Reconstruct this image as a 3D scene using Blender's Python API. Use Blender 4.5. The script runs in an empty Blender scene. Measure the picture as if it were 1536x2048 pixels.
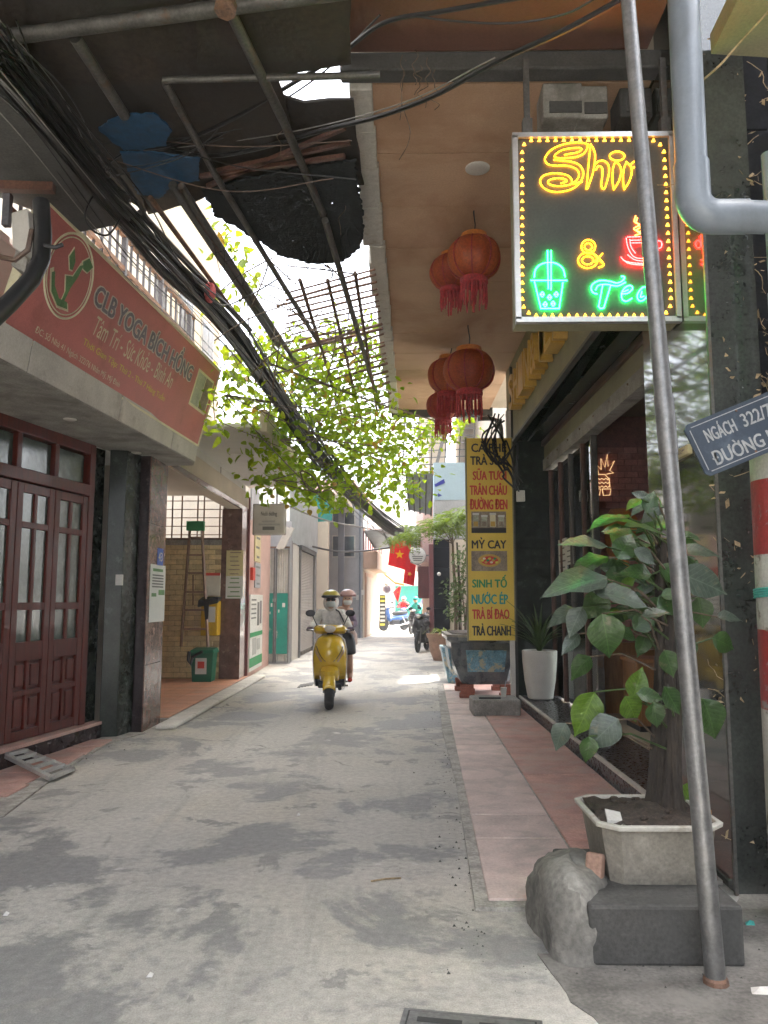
import bpy, math, random
from mathutils import Vector, Matrix
RND = random.Random(11)
sc = bpy.context.scene
COL = sc.collection
V = Vector
# ---------------------------------------------------------------- camera, sky, sun, exposure
FPX, PITCH, YAW, EYE = 1538.0, math.atan(176 / 1538), math.atan(22 / 1538), 1.5
cd = bpy.data.cameras.new('camera')
cam = bpy.data.objects.new('camera', cd)
COL.objects.link(cam)
cam.location = (0, 0, EYE)
cam.rotation_euler = (math.pi / 2 + PITCH, 0, YAW)
cd.sensor_fit = 'VERTICAL'
cd.sensor_height = 36
cd.lens = FPX / 2048 * 36
cd.clip_start, cd.clip_end = 0.05, 600
sc.camera = cam
SUN_EL, SUN_AZ = math.radians(76), math.radians(62)   # azimuth measured from +Y towards +X
world = bpy.data.worlds.new('World')
sc.world = world
world.use_nodes = True
wn = world.node_tree
wn.nodes.clear()
sky = wn.nodes.new('ShaderNodeTexSky')
sky.sky_type = 'NISHITA'
sky.sun_disc = False
sky.sun_elevation = SUN_EL
sky.sun_rotation = SUN_AZ
sky.air_density, sky.dust_density, sky.ozone_density = 1.0, 5.0, 0.6
wb = wn.nodes.new('ShaderNodeBackground')
wb.inputs[1].default_value = 0.15
wo = wn.nodes.new('ShaderNodeOutputWorld')
whs = wn.nodes.new('ShaderNodeHueSaturation')     # hazy tropical sky: paler than clear air
whs.inputs['Saturation'].default_value = 0.35
wn.links.new(sky.outputs[0], whs.inputs['Color'])
wn.links.new(whs.outputs[0], wb.inputs[0])
wn.links.new(wb.outputs[0], wo.inputs[0])
sl = bpy.data.lights.new('sun', 'SUN')
sl.energy, sl.angle, sl.color = 2.0, math.radians(0.6), (1, 0.955, 0.88)
sun = bpy.data.objects.new('sun', sl)
COL.objects.link(sun)
sd = V((math.sin(SUN_AZ) * math.cos(SUN_EL), math.cos(SUN_AZ) * math.cos(SUN_EL), math.sin(SUN_EL)))
sun.rotation_euler = sd.to_track_quat('Z', 'Y').to_euler()
sun.location = (0, 0, 30)
vs = sc.view_settings
vs.view_transform, vs.look, vs.gamma, vs.use_curve_mapping = 'Standard', 'None', 1.0, False
vs.exposure = 3.2
sc.cycles.use_denoising = True
sc.cycles.use_adaptive_sampling = True
sc.cycles.adaptive_threshold = 0.02
sc.cycles.max_bounces = 7
sc.cycles.diffuse_bounces = 4
sc.cycles.glossy_bounces = 3
sc.cycles.transparent_max_bounces = 10
sc.cycles.transmission_bounces = 4
sc.cycles.volume_bounces = 0
sc.cycles.sample_clamp_indirect = 6
sc.cycles.caustics_reflective = sc.cycles.caustics_refractive = False

# ---------------------------------------------------------------- measuring: points of the place from sight lines
def ray(u, v):
    x, y = (u - 768) / FPX, -(v - 1024) / FPX
    fy = math.cos(PITCH) - y * math.sin(PITCH)
    fz = math.sin(PITCH) + y * math.cos(PITCH)
    return V((x * math.cos(YAW) - fy * math.sin(YAW), fy * math.cos(YAW) + x * math.sin(YAW), fz))
def G(u, v, z=0.0):
    r = ray(u, v)
    t = (z - EYE) / r.z
    return V((r.x * t, r.y * t, z))
def AY(u, v, Y):
    r = ray(u, v)
    t = Y / r.y
    return V((r.x * t, Y, EYE + r.z * t))
def AX(u, v, X):
    r = ray(u, v)
    t = X / r.x
    return V((X, r.y * t, EYE + r.z * t))

# ---------------------------------------------------------------- mesh helpers
class Frame:
    def __init__(s, o, ux, uy):
        s.o, s.ux, s.uy = V(o), V(ux), V(uy)
        s.n = s.ux.cross(s.uy).normalized()
    def p(s, a, b, d=0.0):
        return s.o + s.ux * a + s.uy * b + s.n * d
    def hit(s, u, v):
        r = ray(u, v)
        e = V((0, 0, EYE))
        t = (s.o - e).dot(s.n) / r.dot(s.n)
        q = e + r * t - s.o
        a, b, c = s.ux.dot(s.ux), s.ux.dot(s.uy), s.uy.dot(s.uy)
        d1, d2 = q.dot(s.ux), q.dot(s.uy)
        k = a * c - b * b
        return ((d1 * c - d2 * b) / k, (d2 * a - d1 * b) / k)
def FACE_CAM(x, y, z):      # board facing the camera end of the alley
    return Frame((x, y, z), (1, 0, 0), (0, 0, 1))
def FACE_RIGHT(x, y, z):    # board on the left side facing across the alley
    return Frame((x, y, z), (0, 1, 0), (0, 0, 1))
def FACE_LEFT(x, y, z):
    return Frame((x, y, z), (0, -1, 0), (0, 0, 1))

def wloc(o):
    t = V((0, 0, 0))
    while o is not None:
        t += o.location
        o = o.parent
    return t
def props(o, label=None, cat=None, group=None, kind=None):
    for k, x in (('label', label), ('category', cat), ('group', group), ('kind', kind)):
        if x:
            o[k] = x
    return o
def thing(name, label, cat, loc=(0, 0, 0), group=None, rz=0):
    o = bpy.data.objects.new(name, None)
    o.empty_display_size = 0.1
    COL.objects.link(o)
    o.location = loc
    o.rotation_euler = (0, 0, rz)
    return props(o, label, cat, group)
def link(name, mesh, parent, material=None):
    o = bpy.data.objects.new(name, mesh)
    COL.objects.link(o)
    o.parent = parent
    if material is not None and not mesh.materials:
        mesh.materials.append(material)
    return o
class MB:
    def __init__(s):
        s.v, s.f = [], []
    def add(s, vs, fs):
        k = len(s.v)
        s.v += [V(p) for p in vs]
        s.f += [tuple(i + k for i in f) for f in fs]
        return s
    def box(s, x0, x1, y0, y1, z0, z1):
        return s.add([(x0, y0, z0), (x1, y0, z0), (x1, y1, z0), (x0, y1, z0), (x0, y0, z1), (x1, y0, z1), (x1, y1, z1), (x0, y1, z1)],
                     [(0, 3, 2, 1), (4, 5, 6, 7), (0, 1, 5, 4), (1, 2, 6, 5), (2, 3, 7, 6), (3, 0, 4, 7)])
    def fbox(s, F, a0, a1, b0, b1, d0, d1):
        P = [F.p(a, b, d) for d in (d0, d1) for a, b in ((a0, b0), (a1, b0), (a1, b1), (a0, b1))]
        return s.add(P, [(0, 3, 2, 1), (4, 5, 6, 7), (0, 1, 5, 4), (1, 2, 6, 5), (2, 3, 7, 6), (3, 0, 4, 7)])
    def bar(s, p0, p1, w, h=None, up=(0, 0, 1)):
        p0, p1 = V(p0), V(p1)
        h = h or w
        d = (p1 - p0).normalized()
        a = d.cross(V(up))
        if a.length < 1e-3:
            a = d.cross(V((1, 0, 0)))
        a.normalize()
        b = a.cross(d) * (h / 2)
        a = a * (w / 2)
        P = [q + i * a + j * b for q in (p0, p1) for i, j in ((-1, -1), (1, -1), (1, 1), (-1, 1))]
        return s.add(P, [(0, 3, 2, 1), (4, 5, 6, 7), (0, 1, 5, 4), (1, 2, 6, 5), (2, 3, 7, 6), (3, 0, 4, 7)])
    def prism(s, poly, vec):
        vec = V(vec)
        n = len(poly)
        P = [V(p) for p in poly] + [V(p) + vec for p in poly]
        return s.add(P, [tuple(range(n - 1, -1, -1)), tuple(range(n, 2 * n))] + [(i, (i + 1) % n, n + (i + 1) % n, n + i) for i in range(n)])
    def plan(s, poly, z0, z1):
        return s.prism([(x, y, z0) for x, y in poly], (0, 0, z1 - z0))
    def tube(s, pts, r, n=8, cap=True):
        pts = [V(p) for p in pts]
        rs = r if isinstance(r, (list, tuple)) else [r] * len(pts)
        k = len(s.v)
        a = None
        for i, p in enumerate(pts):
            d = (pts[min(i + 1, len(pts) - 1)] - pts[max(i - 1, 0)]).normalized()
            if a is None:
                a = d.cross(V((0, 0, 1)) if abs(d.z) < 0.9 else V((1, 0, 0))).normalized()
            else:
                a = (a - d * a.dot(d)).normalized()
            b = d.cross(a)
            for j in range(n):
                t = 2 * math.pi * j / n
                s.v.append(p + (a * math.cos(t) + b * math.sin(t)) * rs[i])
        for i in range(len(pts) - 1):
            for j in range(n):
                j2 = (j + 1) % n
                s.f.append((k + i * n + j, k + i * n + j2, k + (i + 1) * n + j2, k + (i + 1) * n + j))
        if cap:
            s.f.append(tuple(k + j for j in range(n - 1, -1, -1)))
            s.f.append(tuple(k + (len(pts) - 1) * n + j for j in range(n)))
        return s
    def lathe(s, c, prof, n=20, ax=(0, 0, 1), sq=None):
        c, ax = V(c), V(ax).normalized()
        a = V((1, 0, 0)) if abs(ax.x) < 0.9 else V((0, 1, 0))
        a = (a - ax * a.dot(ax)).normalized()
        b = ax.cross(a)
        k = len(s.v)
        for r, z in prof:
            for j in range(n):
                t = 2 * math.pi * j / n
                m = 1.0
                if sq:
                    m = sq(t)
                s.v.append(c + ax * z + (a * math.cos(t) + b * math.sin(t)) * (r * m))
        for i in range(len(prof) - 1):
            for j in range(n):
                j2 = (j + 1) % n
                s.f.append((k + i * n + j, k + i * n + j2, k + (i + 1) * n + j2, k + (i + 1) * n + j))
        s.f.append(tuple(k + j for j in range(n - 1, -1, -1)))
        s.f.append(tuple(k + (len(prof) - 1) * n + j for j in range(n)))
        return s
    def ball(s, c, rx, ry=None, rz=None, n=12, m=8):
        ry, rz = ry or rx, rz or rx
        c = V(c)
        prof = [(math.sin(math.pi * i / m), -math.cos(math.pi * i / m)) for i in range(1, m)]
        k = len(s.v)
        s.v.append(c + V((0, 0, -rz)))
        for r, z in prof:
            for j in range(n):
                t = 2 * math.pi * j / n
                s.v.append(c + V((rx * r * math.cos(t), ry * r * math.sin(t), rz * z)))
        s.v.append(c + V((0, 0, rz)))
        L = len(prof)
        for j in range(n):
            j2 = (j + 1) % n
            s.f.append((k, k + 1 + j2, k + 1 + j))
            for i in range(L - 1):
                s.f.append((k + 1 + i * n + j, k + 1 + i * n + j2, k + 1 + (i + 1) * n + j2, k + 1 + (i + 1) * n + j))
            s.f.append((k + 1 + (L - 1) * n + j, k + 1 + (L - 1) * n + j2, k + 1 + L * n))
        return s
    def grid(s, rows, thick=None):
        k = len(s.v)
        w = len(rows[0])
        for r in rows:
            s.v += [V(p) for p in r]
        for i in range(len(rows) - 1):
            for j in range(w - 1):
                s.f.append((k + i * w + j, k + i * w + j + 1, k + (i + 1) * w + j + 1, k + (i + 1) * w + j))
        return s
    def build(s, name, material, parent=None, smooth=False, bevel=0.0, solid=0.0, kind=None):
        off = wloc(parent) if parent is not None else V((0, 0, 0))
        m = bpy.data.meshes.new(name)
        m.from_pydata([tuple(p - off) for p in s.v], [], s.f)
        m.update()
        if smooth:
            m.polygons.foreach_set('use_smooth', [True] * len(m.polygons))
            m.set_sharp_from_angle(angle=math.radians(42))
        o = link(name, m, parent, material)
        if solid:
            md = o.modifiers.new('solid', 'SOLIDIFY')
            md.thickness = solid
            md.offset = 0
        if bevel:
            md = o.modifiers.new('bevel', 'BEVEL')
            md.width, md.segments, md.limit_method = bevel, 2, 'ANGLE'
        if kind:
            o['kind'] = kind
        return o
def bx(name, material, parent, *a, bevel=0.0):
    return MB().box(*a).build(name, material, parent, bevel=bevel)
def structure(mb, name, material, **k):
    return props(mb.build(name, material, None, **k), kind='structure')
def copy_tree(o, parent=None):
    c = o.copy()
    COL.objects.link(c)
    c.parent = parent
    for ch in list(o.children):
        copy_tree(ch, c)
    return c
def place(o, dx, dy, dz=0, rz=None):
    o.location = o.location + V((dx, dy, dz))
    if rz is not None:
        o.rotation_euler.z = rz
    return o
HORN = dict(zip('ƠỜỚỠƯỪỨỮơờớỡưừứữ', 'OÒÓÕUÙÚŨoòóõuùúũ'))
def glyphs(body, shear):
    cu = bpy.data.curves.new('t', 'FONT')
    cu.body, cu.shear, cu.resolution_u = body, shear, 3
    ob = bpy.data.objects.new('t', cu)
    COL.objects.link(ob)
    dg = bpy.context.evaluated_depsgraph_get()
    m = bpy.data.meshes.new_from_object(ob.evaluated_get(dg))
    bpy.data.objects.remove(ob)
    return m
def text(body, F, a0, a1, b0, b1, d, material, parent, name='lettering', bold=0.0, extrude=0.0, shear=0.0):
    plain = ''.join(HORN.get(ch, ch) for ch in body)
    m = glyphs(plain, shear)
    extra = []
    for i, ch in enumerate(body):
        if ch in HORN:      # the hook of o-horn and u-horn, set on the plain letter's shoulder
            pm_ = glyphs(plain[:i] + ('O' if HORN[ch] in 'OÒÓÕ' else 'U' if HORN[ch] in 'UÙÚŨ' else 'o' if HORN[ch] in 'oòóõ' else 'u'), shear)
            xr = max(q.co.x for q in pm_.vertices)
            bpy.data.meshes.remove(pm_)
            up = ch.isupper()
            yt = 0.69 if up else 0.50
            ro = HORN[ch] in 'OÒÓÕoòóõ'
            xr -= (0.13 if up else 0.07) if ro else 0.0
            extra.append([(xr - .05, yt - .13), (xr + .05, yt - .09), (xr + .09, yt + .06), (xr + .01, yt + .06), (xr - .02, yt - .02)])
    if extra:
        vv = [tuple(q.co) for q in m.vertices]
        ff = [tuple(p.vertices) for p in m.polygons]
        for poly in extra:
            k0 = len(vv)
            vv += [(x, y, 0.0) for x, y in poly]
            ff.append(tuple(range(k0, k0 + 5)))
        bpy.data.meshes.remove(m)
        m = bpy.data.meshes.new('t')
        m.from_pydata(vv, [], ff)
    xs = [q.co.x for q in m.vertices]
    ys = [q.co.y for q in m.vertices]
    x0, y0 = min(xs), min(ys)
    kx, ky = (a1 - a0) / (max(xs) - x0), (b1 - b0) / (max(ys) - y0)
    off = wloc(parent)
    src = [(a0 + (q.co.x - x0) * kx, b0 + (q.co.y - y0) * ky) for q in m.vertices]
    fcs = [tuple(p.vertices) for p in m.polygons]
    bpy.data.meshes.remove(m)
    hgt = b1 - b0
    sh_ = [(0, 0)] if not bold else [(-bold, 0), (bold, 0), (0, -bold * .7), (0, bold * .7)] + ([(-bold * .8, -bold * .6), (bold * .8, -bold * .6), (-bold * .8, bold * .6), (bold * .8, bold * .6)] if bold > .03 else [])
    vs2, fs2 = [], []
    for i, (ex, ey) in enumerate(sh_):
        k0 = len(vs2)
        vs2 += [F.p(x + ex * hgt, y + ey * hgt, d + i * .0003) - off for x, y in src]
        fs2 += [tuple(j + k0 for j in f) for f in fcs]
    m = bpy.data.meshes.new(name)
    m.from_pydata([tuple(q) for q in vs2], [], fs2)
    m.update()
    o = link(name, m, parent)
    m.materials.clear()
    m.materials.append(material)
    if extrude:
        md = o.modifiers.new('solid', 'SOLIDIFY')
        md.thickness, md.offset = extrude, 0
    return o
def textpx(body, F, box, material, parent, d=0.004, **k):
    """lettering inside the measured box: left-bottom and right-top sight points"""
    (u0, v0), (u1, v1) = box
    a0, b0 = F.hit(u0, v0)
    a1, b1 = F.hit(u1, v1)
    return text(body, F, a0, a1, b0, b1, d, material, parent, **k)

# ---------------------------------------------------------------- materials
def new_mat(name):
    m = bpy.data.materials.new(name)
    m.use_nodes = True
    nt = m.node_tree
    return m, nt, nt.nodes['Principled BSDF'], nt.nodes['Material Output']
def nd(nt, t, **k):
    n = nt.nodes.new(t)
    for a, x in k.items():
        setattr(n, a, x)
    return n
def noise(nt, pos, scale, detail=4, rough=0.55, dist=0.0):
    n = nd(nt, 'ShaderNodeTexNoise')
    n.inputs['Scale'].default_value = scale
    n.inputs['Detail'].default_value = detail
    n.inputs['Roughness'].default_value = rough
    n.inputs['Distortion'].default_value = dist
    nt.links.new(pos, n.inputs['Vector'])
    return n.outputs['Fac']
def ramp(nt, fac, a, b, lo=(0, 0, 0, 1), hi=(1, 1, 1, 1)):
    n = nd(nt, 'ShaderNodeValToRGB')
    n.color_ramp.elements[0].position, n.color_ramp.elements[1].position = a, b
    n.color_ramp.elements[0].color, n.color_ramp.elements[1].color = lo, hi
    nt.links.new(fac, n.inputs[0])
    return n.outputs[0]
def mix(nt, fac, a, b, mode='MIX'):
    n = nd(nt, 'ShaderNodeMix', data_type='RGBA', blend_type=mode)
    for i, x in ((0, fac), (6, a), (7, b)):
        if hasattr(x, 'links'):
            nt.links.new(x, n.inputs[i])
        else:
            n.inputs[i].default_value = x if i == 0 else (*x, 1) if len(x) == 3 else x
    return n.outputs[2]
def bump(nt, h, strength, dist, normal=None):
    b = nd(nt, 'ShaderNodeBump')
    b.inputs['Strength'].default_value, b.inputs['Distance'].default_value = strength, dist
    nt.links.new(h, b.inputs['Height'])
    if normal is not None:
        nt.links.new(normal, b.inputs['Normal'])
    return b.outputs['Normal']
def mat(name, c, rough=0.6, metal=0.0, var=0.18, scale=5.0, bmp=0.25, bscale=60.0, dirt=None, grime=0.0, spec=0.5, coat=0.0, jitter=0.0, rvar=0.12, emit=None, stretch=None):
    """painted, mineral or metal surface: two-scale colour variation, dirt with a shape of its own, fine relief"""
    m, nt, p, out = new_mat(name)
    pos = nd(nt, 'ShaderNodeNewGeometry').outputs['Position']
    if stretch:
        mp = nd(nt, 'ShaderNodeMapping')
        mp.inputs['Scale'].default_value = stretch
        nt.links.new(pos, mp.inputs[0])
        pos = mp.outputs[0]
    n1 = noise(nt, pos, scale, 5, 0.6)
    lo = [max(0, x * (1 - var)) for x in c]
    hi = [min(1, x * (1 + var)) for x in c]
    colr = ramp(nt, n1, 0.32, 0.68, (*lo, 1), (*hi, 1))
    n2 = noise(nt, pos, bscale, 3, 0.6)
    if var > 0.01:
        colr = mix(nt, min(1, var * 0.9), colr, ramp(nt, n2, 0.3, 0.7), 'OVERLAY')
    if dirt:
        dc, ds, t0, t1 = dirt
        colr = mix(nt, ramp(nt, noise(nt, pos, ds, 7, 0.65, 0.4), t0, t1), colr, dc)
    if jitter:
        oi = nd(nt, 'ShaderNodeObjectInfo').outputs['Random']
        hs = nd(nt, 'ShaderNodeHueSaturation')
        mr = nd(nt, 'ShaderNodeMapRange')
        mr.inputs[3].default_value, mr.inputs[4].default_value = 1 - jitter, 1 + jitter
        nt.links.new(oi, mr.inputs[0])
        nt.links.new(mr.outputs[0], hs.inputs['Value'])
        nt.links.new(colr, hs.inputs['Color'])
        colr = hs.outputs[0]
    nt.links.new(colr, p.inputs['Base Color'])
    rr = nd(nt, 'ShaderNodeMapRange')
    rr.inputs[3].default_value, rr.inputs[4].default_value = max(0.03, rough - rvar), min(1, rough + rvar)
    nt.links.new(n1, rr.inputs[0])
    nt.links.new(rr.outputs[0], p.inputs['Roughness'])
    p.inputs['Metallic'].default_value = metal
    p.inputs['Specular IOR Level'].default_value = spec
    p.inputs['Coat Weight'].default_value = coat
    if bmp:
        nt.links.new(bump(nt, n2, bmp, 0.004, bump(nt, n1, bmp * 0.5, 0.02)), p.inputs['Normal'])
    if emit:
        p.inputs['Emission Color'].default_value = (*emit[0], 1)
        p.inputs['Emission Strength'].default_value = emit[1]
    return m
def leaf_mat(name, c1, c2, trans=0.45, rough=0.45, tcol=None, spec=0.5, veins=False):
    m, nt, p, out = new_mat(name)
    pos = nd(nt, 'ShaderNodeNewGeometry').outputs['Position']
    f = noise(nt, pos, 2.6, 3)
    oi = nd(nt, 'ShaderNodeObjectInfo').outputs['Random']
    ad = nd(nt, 'ShaderNodeMath', operation='MULTIPLY_ADD')
    nt.links.new(oi, ad.inputs[0])
    ad.inputs[1].default_value = 0.35
    nt.links.new(f, ad.inputs[2])
    c = ramp(nt, ad.outputs[0], 0.35, 0.85, (*c1, 1), (*c2, 1))
    c = mix(nt, 0.25, c, ramp(nt, noise(nt, pos, 45, 3), 0.3, 0.7), 'OVERLAY')
    if veins:
        oc = nd(nt, 'ShaderNodeTexCoord').outputs['Object']
        sx = nd(nt, 'ShaderNodeSeparateXYZ')
        nt.links.new(oc, sx.inputs[0])
        ay = nd(nt, 'ShaderNodeMath', operation='ABSOLUTE')
        nt.links.new(sx.outputs[1], ay.inputs[0])
        ph = nd(nt, 'ShaderNodeMath', operation='MULTIPLY_ADD')
        nt.links.new(ay.outputs[0], ph.inputs[0])
        ph.inputs[1].default_value = -0.75
        nt.links.new(sx.outputs[0], ph.inputs[2])
        sn = nd(nt, 'ShaderNodeMath', operation='PINGPONG')
        nt.links.new(ph.outputs[0], sn.inputs[0])
        sn.inputs[1].default_value = 0.055
        side = ramp(nt, sn.outputs[0], 0.0, 0.010, (1, 1, 1, 1), (0, 0, 0, 1))
        midr = ramp(nt, ay.outputs[0], 0.006, 0.016, (1, 1, 1, 1), (0, 0, 0, 1))
        vm = nd(nt, 'ShaderNodeMath', operation='MAXIMUM')
        nt.links.new(side, vm.inputs[0])
        nt.links.new(midr, vm.inputs[1])
        vs_ = nd(nt, 'ShaderNodeMath', operation='MULTIPLY')
        nt.links.new(vm.outputs[0], vs_.inputs[0])
        vs_.inputs[1].default_value = 0.45
        c = mix(nt, vs_.outputs[0], c, [min(1, x * 1.9 + 0.02) for x in c2])
        c = mix(nt, ramp(nt, noise(nt, pos, 16, 6, 0.7), 0.6, 0.72), c, (0.16, 0.145, 0.09))
        nt.links.new(bump(nt, sn.outputs[0], 0.7, 0.012, bump(nt, noise(nt, pos, 30, 4), 0.5, 0.01)), p.inputs['Normal'])
    nt.links.new(c, p.inputs['Base Color'])
    p.inputs['Roughness'].default_value = rough
    p.inputs['Specular IOR Level'].default_value = spec
    t = nd(nt, 'ShaderNodeBsdfTranslucent')
    nt.links.new(mix(nt, 1.0, c, tcol or (1.0, 1.0, 0.55), 'MULTIPLY'), t.inputs[0])
    ms = nd(nt, 'ShaderNodeMixShader')
    ms.inputs[0].default_value = trans
    nt.links.new(p.outputs[0], ms.inputs[1])
    nt.links.new(t.outputs[0], ms.inputs[2])
    nt.links.new(ms.outputs[0], out.inputs[0])
    return m
def glass_mat(name, tint=(0.8, 0.85, 0.82), refl=1.0, rough=0.03):
    m, nt, p, out = new_mat(name)
    nt.nodes.remove(p)
    tr = nd(nt, 'ShaderNodeBsdfTransparent')
    tr.inputs[0].default_value = (*tint, 1)
    gl = nd(nt, 'ShaderNodeBsdfGlossy')
    gl.inputs['Roughness'].default_value = rough
    fr = nd(nt, 'ShaderNodeFresnel')
    fr.inputs[0].default_value = 1.6
    mu = nd(nt, 'ShaderNodeMath', operation='MULTIPLY')
    mu.inputs[1].default_value = refl
    mu.use_clamp = True
    nt.links.new(fr.outputs[0], mu.inputs[0])
    ms = nd(nt, 'ShaderNodeMixShader')
    nt.links.new(mu.outputs[0], ms.inputs[0])
    nt.links.new(tr.outputs[0], ms.inputs[1])
    nt.links.new(gl.outputs[0], ms.inputs[2])
    nt.links.new(ms.outputs[0], out.inputs[0])
    return m
def emit_mat(name, c, strength):
    m, nt, p, out = new_mat(name)
    p.inputs['Base Color'].default_value = (*[x * 0.6 for x in c], 1)
    p.inputs['Emission Color'].default_value = (*c, 1)
    p.inputs['Emission Strength'].default_value = strength
    return m
def cloth_mat(name, c, tr=0.3, var=0.1, scale=14, spec=0.2):
    m = mat(name, c, 0.85, var=var, scale=scale, bmp=0.3, bscale=120, spec=spec)
    nt = m.node_tree
    p, out = nt.nodes['Principled BSDF'], nt.nodes['Material Output']
    if tr:
        t = nd(nt, 'ShaderNodeBsdfTranslucent')
        t.inputs[0].default_value = (*c, 1)
        ms = nd(nt, 'ShaderNodeMixShader')
        ms.inputs[0].default_value = tr
        nt.links.new(p.outputs[0], ms.inputs[1])
        nt.links.new(t.outputs[0], ms.inputs[2])
        nt.links.new(ms.outputs[0], out.inputs[0])
    return m
def ground_mat():
    m, nt, p, out = new_mat('worn_concrete_road')
    pos = nd(nt, 'ShaderNodeNewGeometry').outputs['Position']
    base = ramp(nt, noise(nt, pos, 0.7, 6, 0.6), 0.3, 0.72, (0.365, 0.35, 0.315, 1), (0.485, 0.46, 0.41, 1))
    warm = ramp(nt, noise(nt, pos, 0.35, 4, 0.6, 0.6), 0.52, 0.7)
    base = mix(nt, warm, base, (0.47, 0.43, 0.35))
    pm = noise(nt, pos, 0.8, 11, 0.655, 0.3)
    pmask = ramp(nt, pm, 0.515, 0.555)
    base = mix(nt, pmask, base, (0.245, 0.24, 0.228))
    pm2 = ramp(nt, noise(nt, pos, 2.1, 8, 0.65, 0.5), 0.60, 0.63)
    base = mix(nt, pm2, base, (0.27, 0.262, 0.24))
    pm3 = ramp(nt, noise(nt, pos, 3.4, 8, 0.6, 0.2), 0.66, 0.70)
    base = mix(nt, pm3, base, (0.52, 0.50, 0.47))
    mpg = nd(nt, 'ShaderNodeMapping')
    mpg.inputs['Scale'].default_value = (2.2, 0.16, 1)
    nt.links.new(pos, mpg.inputs[0])
    trk = ramp(nt, noise(nt, mpg.outputs[0], 1.3, 6, 0.65, 0.3), 0.55, 0.72)
    base = mix(nt, trk, base, (0.30, 0.29, 0.265))
    oil = ramp(nt, noise(nt, pos, 5.5, 6, 0.6), 0.70, 0.73)
    base = mix(nt, oil, base, (0.13, 0.125, 0.115))
    fine = noise(nt, pos, 140, 3, 0.7)
    base = mix(nt, 0.28, base, ramp(nt, fine, 0.25, 0.75), 'OVERLAY')
    mid = noise(nt, pos, 22, 5, 0.7)
    base = mix(nt, 0.2, base, ramp(nt, mid, 0.3, 0.7), 'OVERLAY')
    vo = nd(nt, 'ShaderNodeTexVoronoi', feature='DISTANCE_TO_EDGE')
    vo.inputs['Scale'].default_value = 0.55
    ws = nd(nt, 'ShaderNodeMix', data_type='RGBA')
    nz = nd(nt, 'ShaderNodeTexNoise')
    nz.inputs['Scale'].default_value = 3.0
    nz.inputs['Detail'].default_value = 6
    nt.links.new(pos, nz.inputs['Vector'])
    ws.inputs[0].default_value = 0.22
    nt.links.new(pos, ws.inputs[6])
    nt.links.new(nz.outputs['Color'], ws.inputs[7])
    nt.links.new(ws.outputs[2], vo.inputs['Vector'])
    crack = ramp(nt, vo.outputs['Distance'], 0.0, 0.006, (1, 1, 1, 1), (0, 0, 0, 1))
    cm = nd(nt, 'ShaderNodeMath', operation='MULTIPLY')
    nt.links.new(crack, cm.inputs[0])
    nt.links.new(ramp(nt, noise(nt, pos, 0.5, 2), 0.57, 0.64), cm.inputs[1])
    base = mix(nt, cm.outputs[0], base, (0.09, 0.088, 0.08))
    nt.links.new(base, p.inputs['Base Color'])
    rr = nd(nt, 'ShaderNodeMapRange')
    rr.inputs[3].default_value, rr.inputs[4].default_value = 0.78, 0.6
    nt.links.new(pmask, rr.inputs[0])
    nt.links.new(rr.outputs[0], p.inputs['Roughness'])
    nt.links.new(bump(nt, fine, 0.5, 0.004, bump(nt, mid, 0.5, 0.012, bump(nt, pmask, 0.3, 0.006))), p.inputs['Normal'])
    return m
M = {}
M['ground'] = ground_mat()
def D(k, *a, **q):
    M[k] = mat(k, *a, **q)
D('pinktile', (0.60, 0.48, 0.43), 0.75, var=0.16, scale=4, dirt=((0.36, 0.32, 0.28), 3, 0.5, 0.75), jitter=0.07)
D('redtile', (0.50, 0.29, 0.24), 0.75, var=0.2, scale=4, dirt=((0.46, 0.36, 0.31), 3, 0.42, 0.75), jitter=0.08)
D('mortar', (0.36, 0.34, 0.30), 0.9, var=0.3, scale=9, bmp=0.6, dirt=((0.2, 0.19, 0.17), 3, 0.5, 0.7))
D('concrete', (0.30, 0.285, 0.255), 0.85, var=0.25, scale=4, bmp=0.5, dirt=((0.14, 0.13, 0.11), 2.2, 0.5, 0.72))
D('concrete_light', (0.58, 0.55, 0.49), 0.8, var=0.15, scale=3, bmp=0.3, dirt=((0.27, 0.24, 0.19), 2.5, 0.55, 0.75))
D('concrete_dark', (0.065, 0.063, 0.058), 0.85, var=0.3, scale=5, bmp=0.5, dirt=((0.07, 0.07, 0.065), 3, 0.45, 0.7))
D('cream', (0.50, 0.43, 0.34), 0.8, var=0.08, scale=2, bmp=0.15, dirt=((0.45, 0.38, 0.28), 1.6, 0.6, 0.85))
D('offwhite', (0.58, 0.56, 0.52), 0.8, var=0.07, scale=2, bmp=0.12, dirt=((0.46, 0.43, 0.38), 1.4, 0.6, 0.85))
D('peach', (0.52, 0.35, 0.25), 0.8, var=0.1, scale=2, bmp=0.12)
D('pinkwall', (0.60, 0.40, 0.35), 0.8, var=0.1, scale=2, bmp=0.12)
D('greywall', (0.37, 0.375, 0.39), 0.85, var=0.14, scale=1.4, bmp=0.2, dirt=((0.24, 0.24, 0.25), 1.1, 0.5, 0.8))
D('slatecol', (0.13, 0.13, 0.15), 0.7, var=0.2, scale=2)
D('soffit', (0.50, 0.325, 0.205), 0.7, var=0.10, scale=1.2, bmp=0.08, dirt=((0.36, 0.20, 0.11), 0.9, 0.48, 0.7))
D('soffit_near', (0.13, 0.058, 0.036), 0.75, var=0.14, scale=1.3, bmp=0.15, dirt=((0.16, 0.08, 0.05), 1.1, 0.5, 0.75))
D('olivewall', (0.25, 0.23, 0.13), 0.7, var=0.15, scale=3)
D('darkgranite', (0.035, 0.036, 0.038), 0.28, var=0.5, scale=30, bmp=0.06, dirt=((0.10, 0.095, 0.085), 4, 0.55, 0.8))
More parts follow.
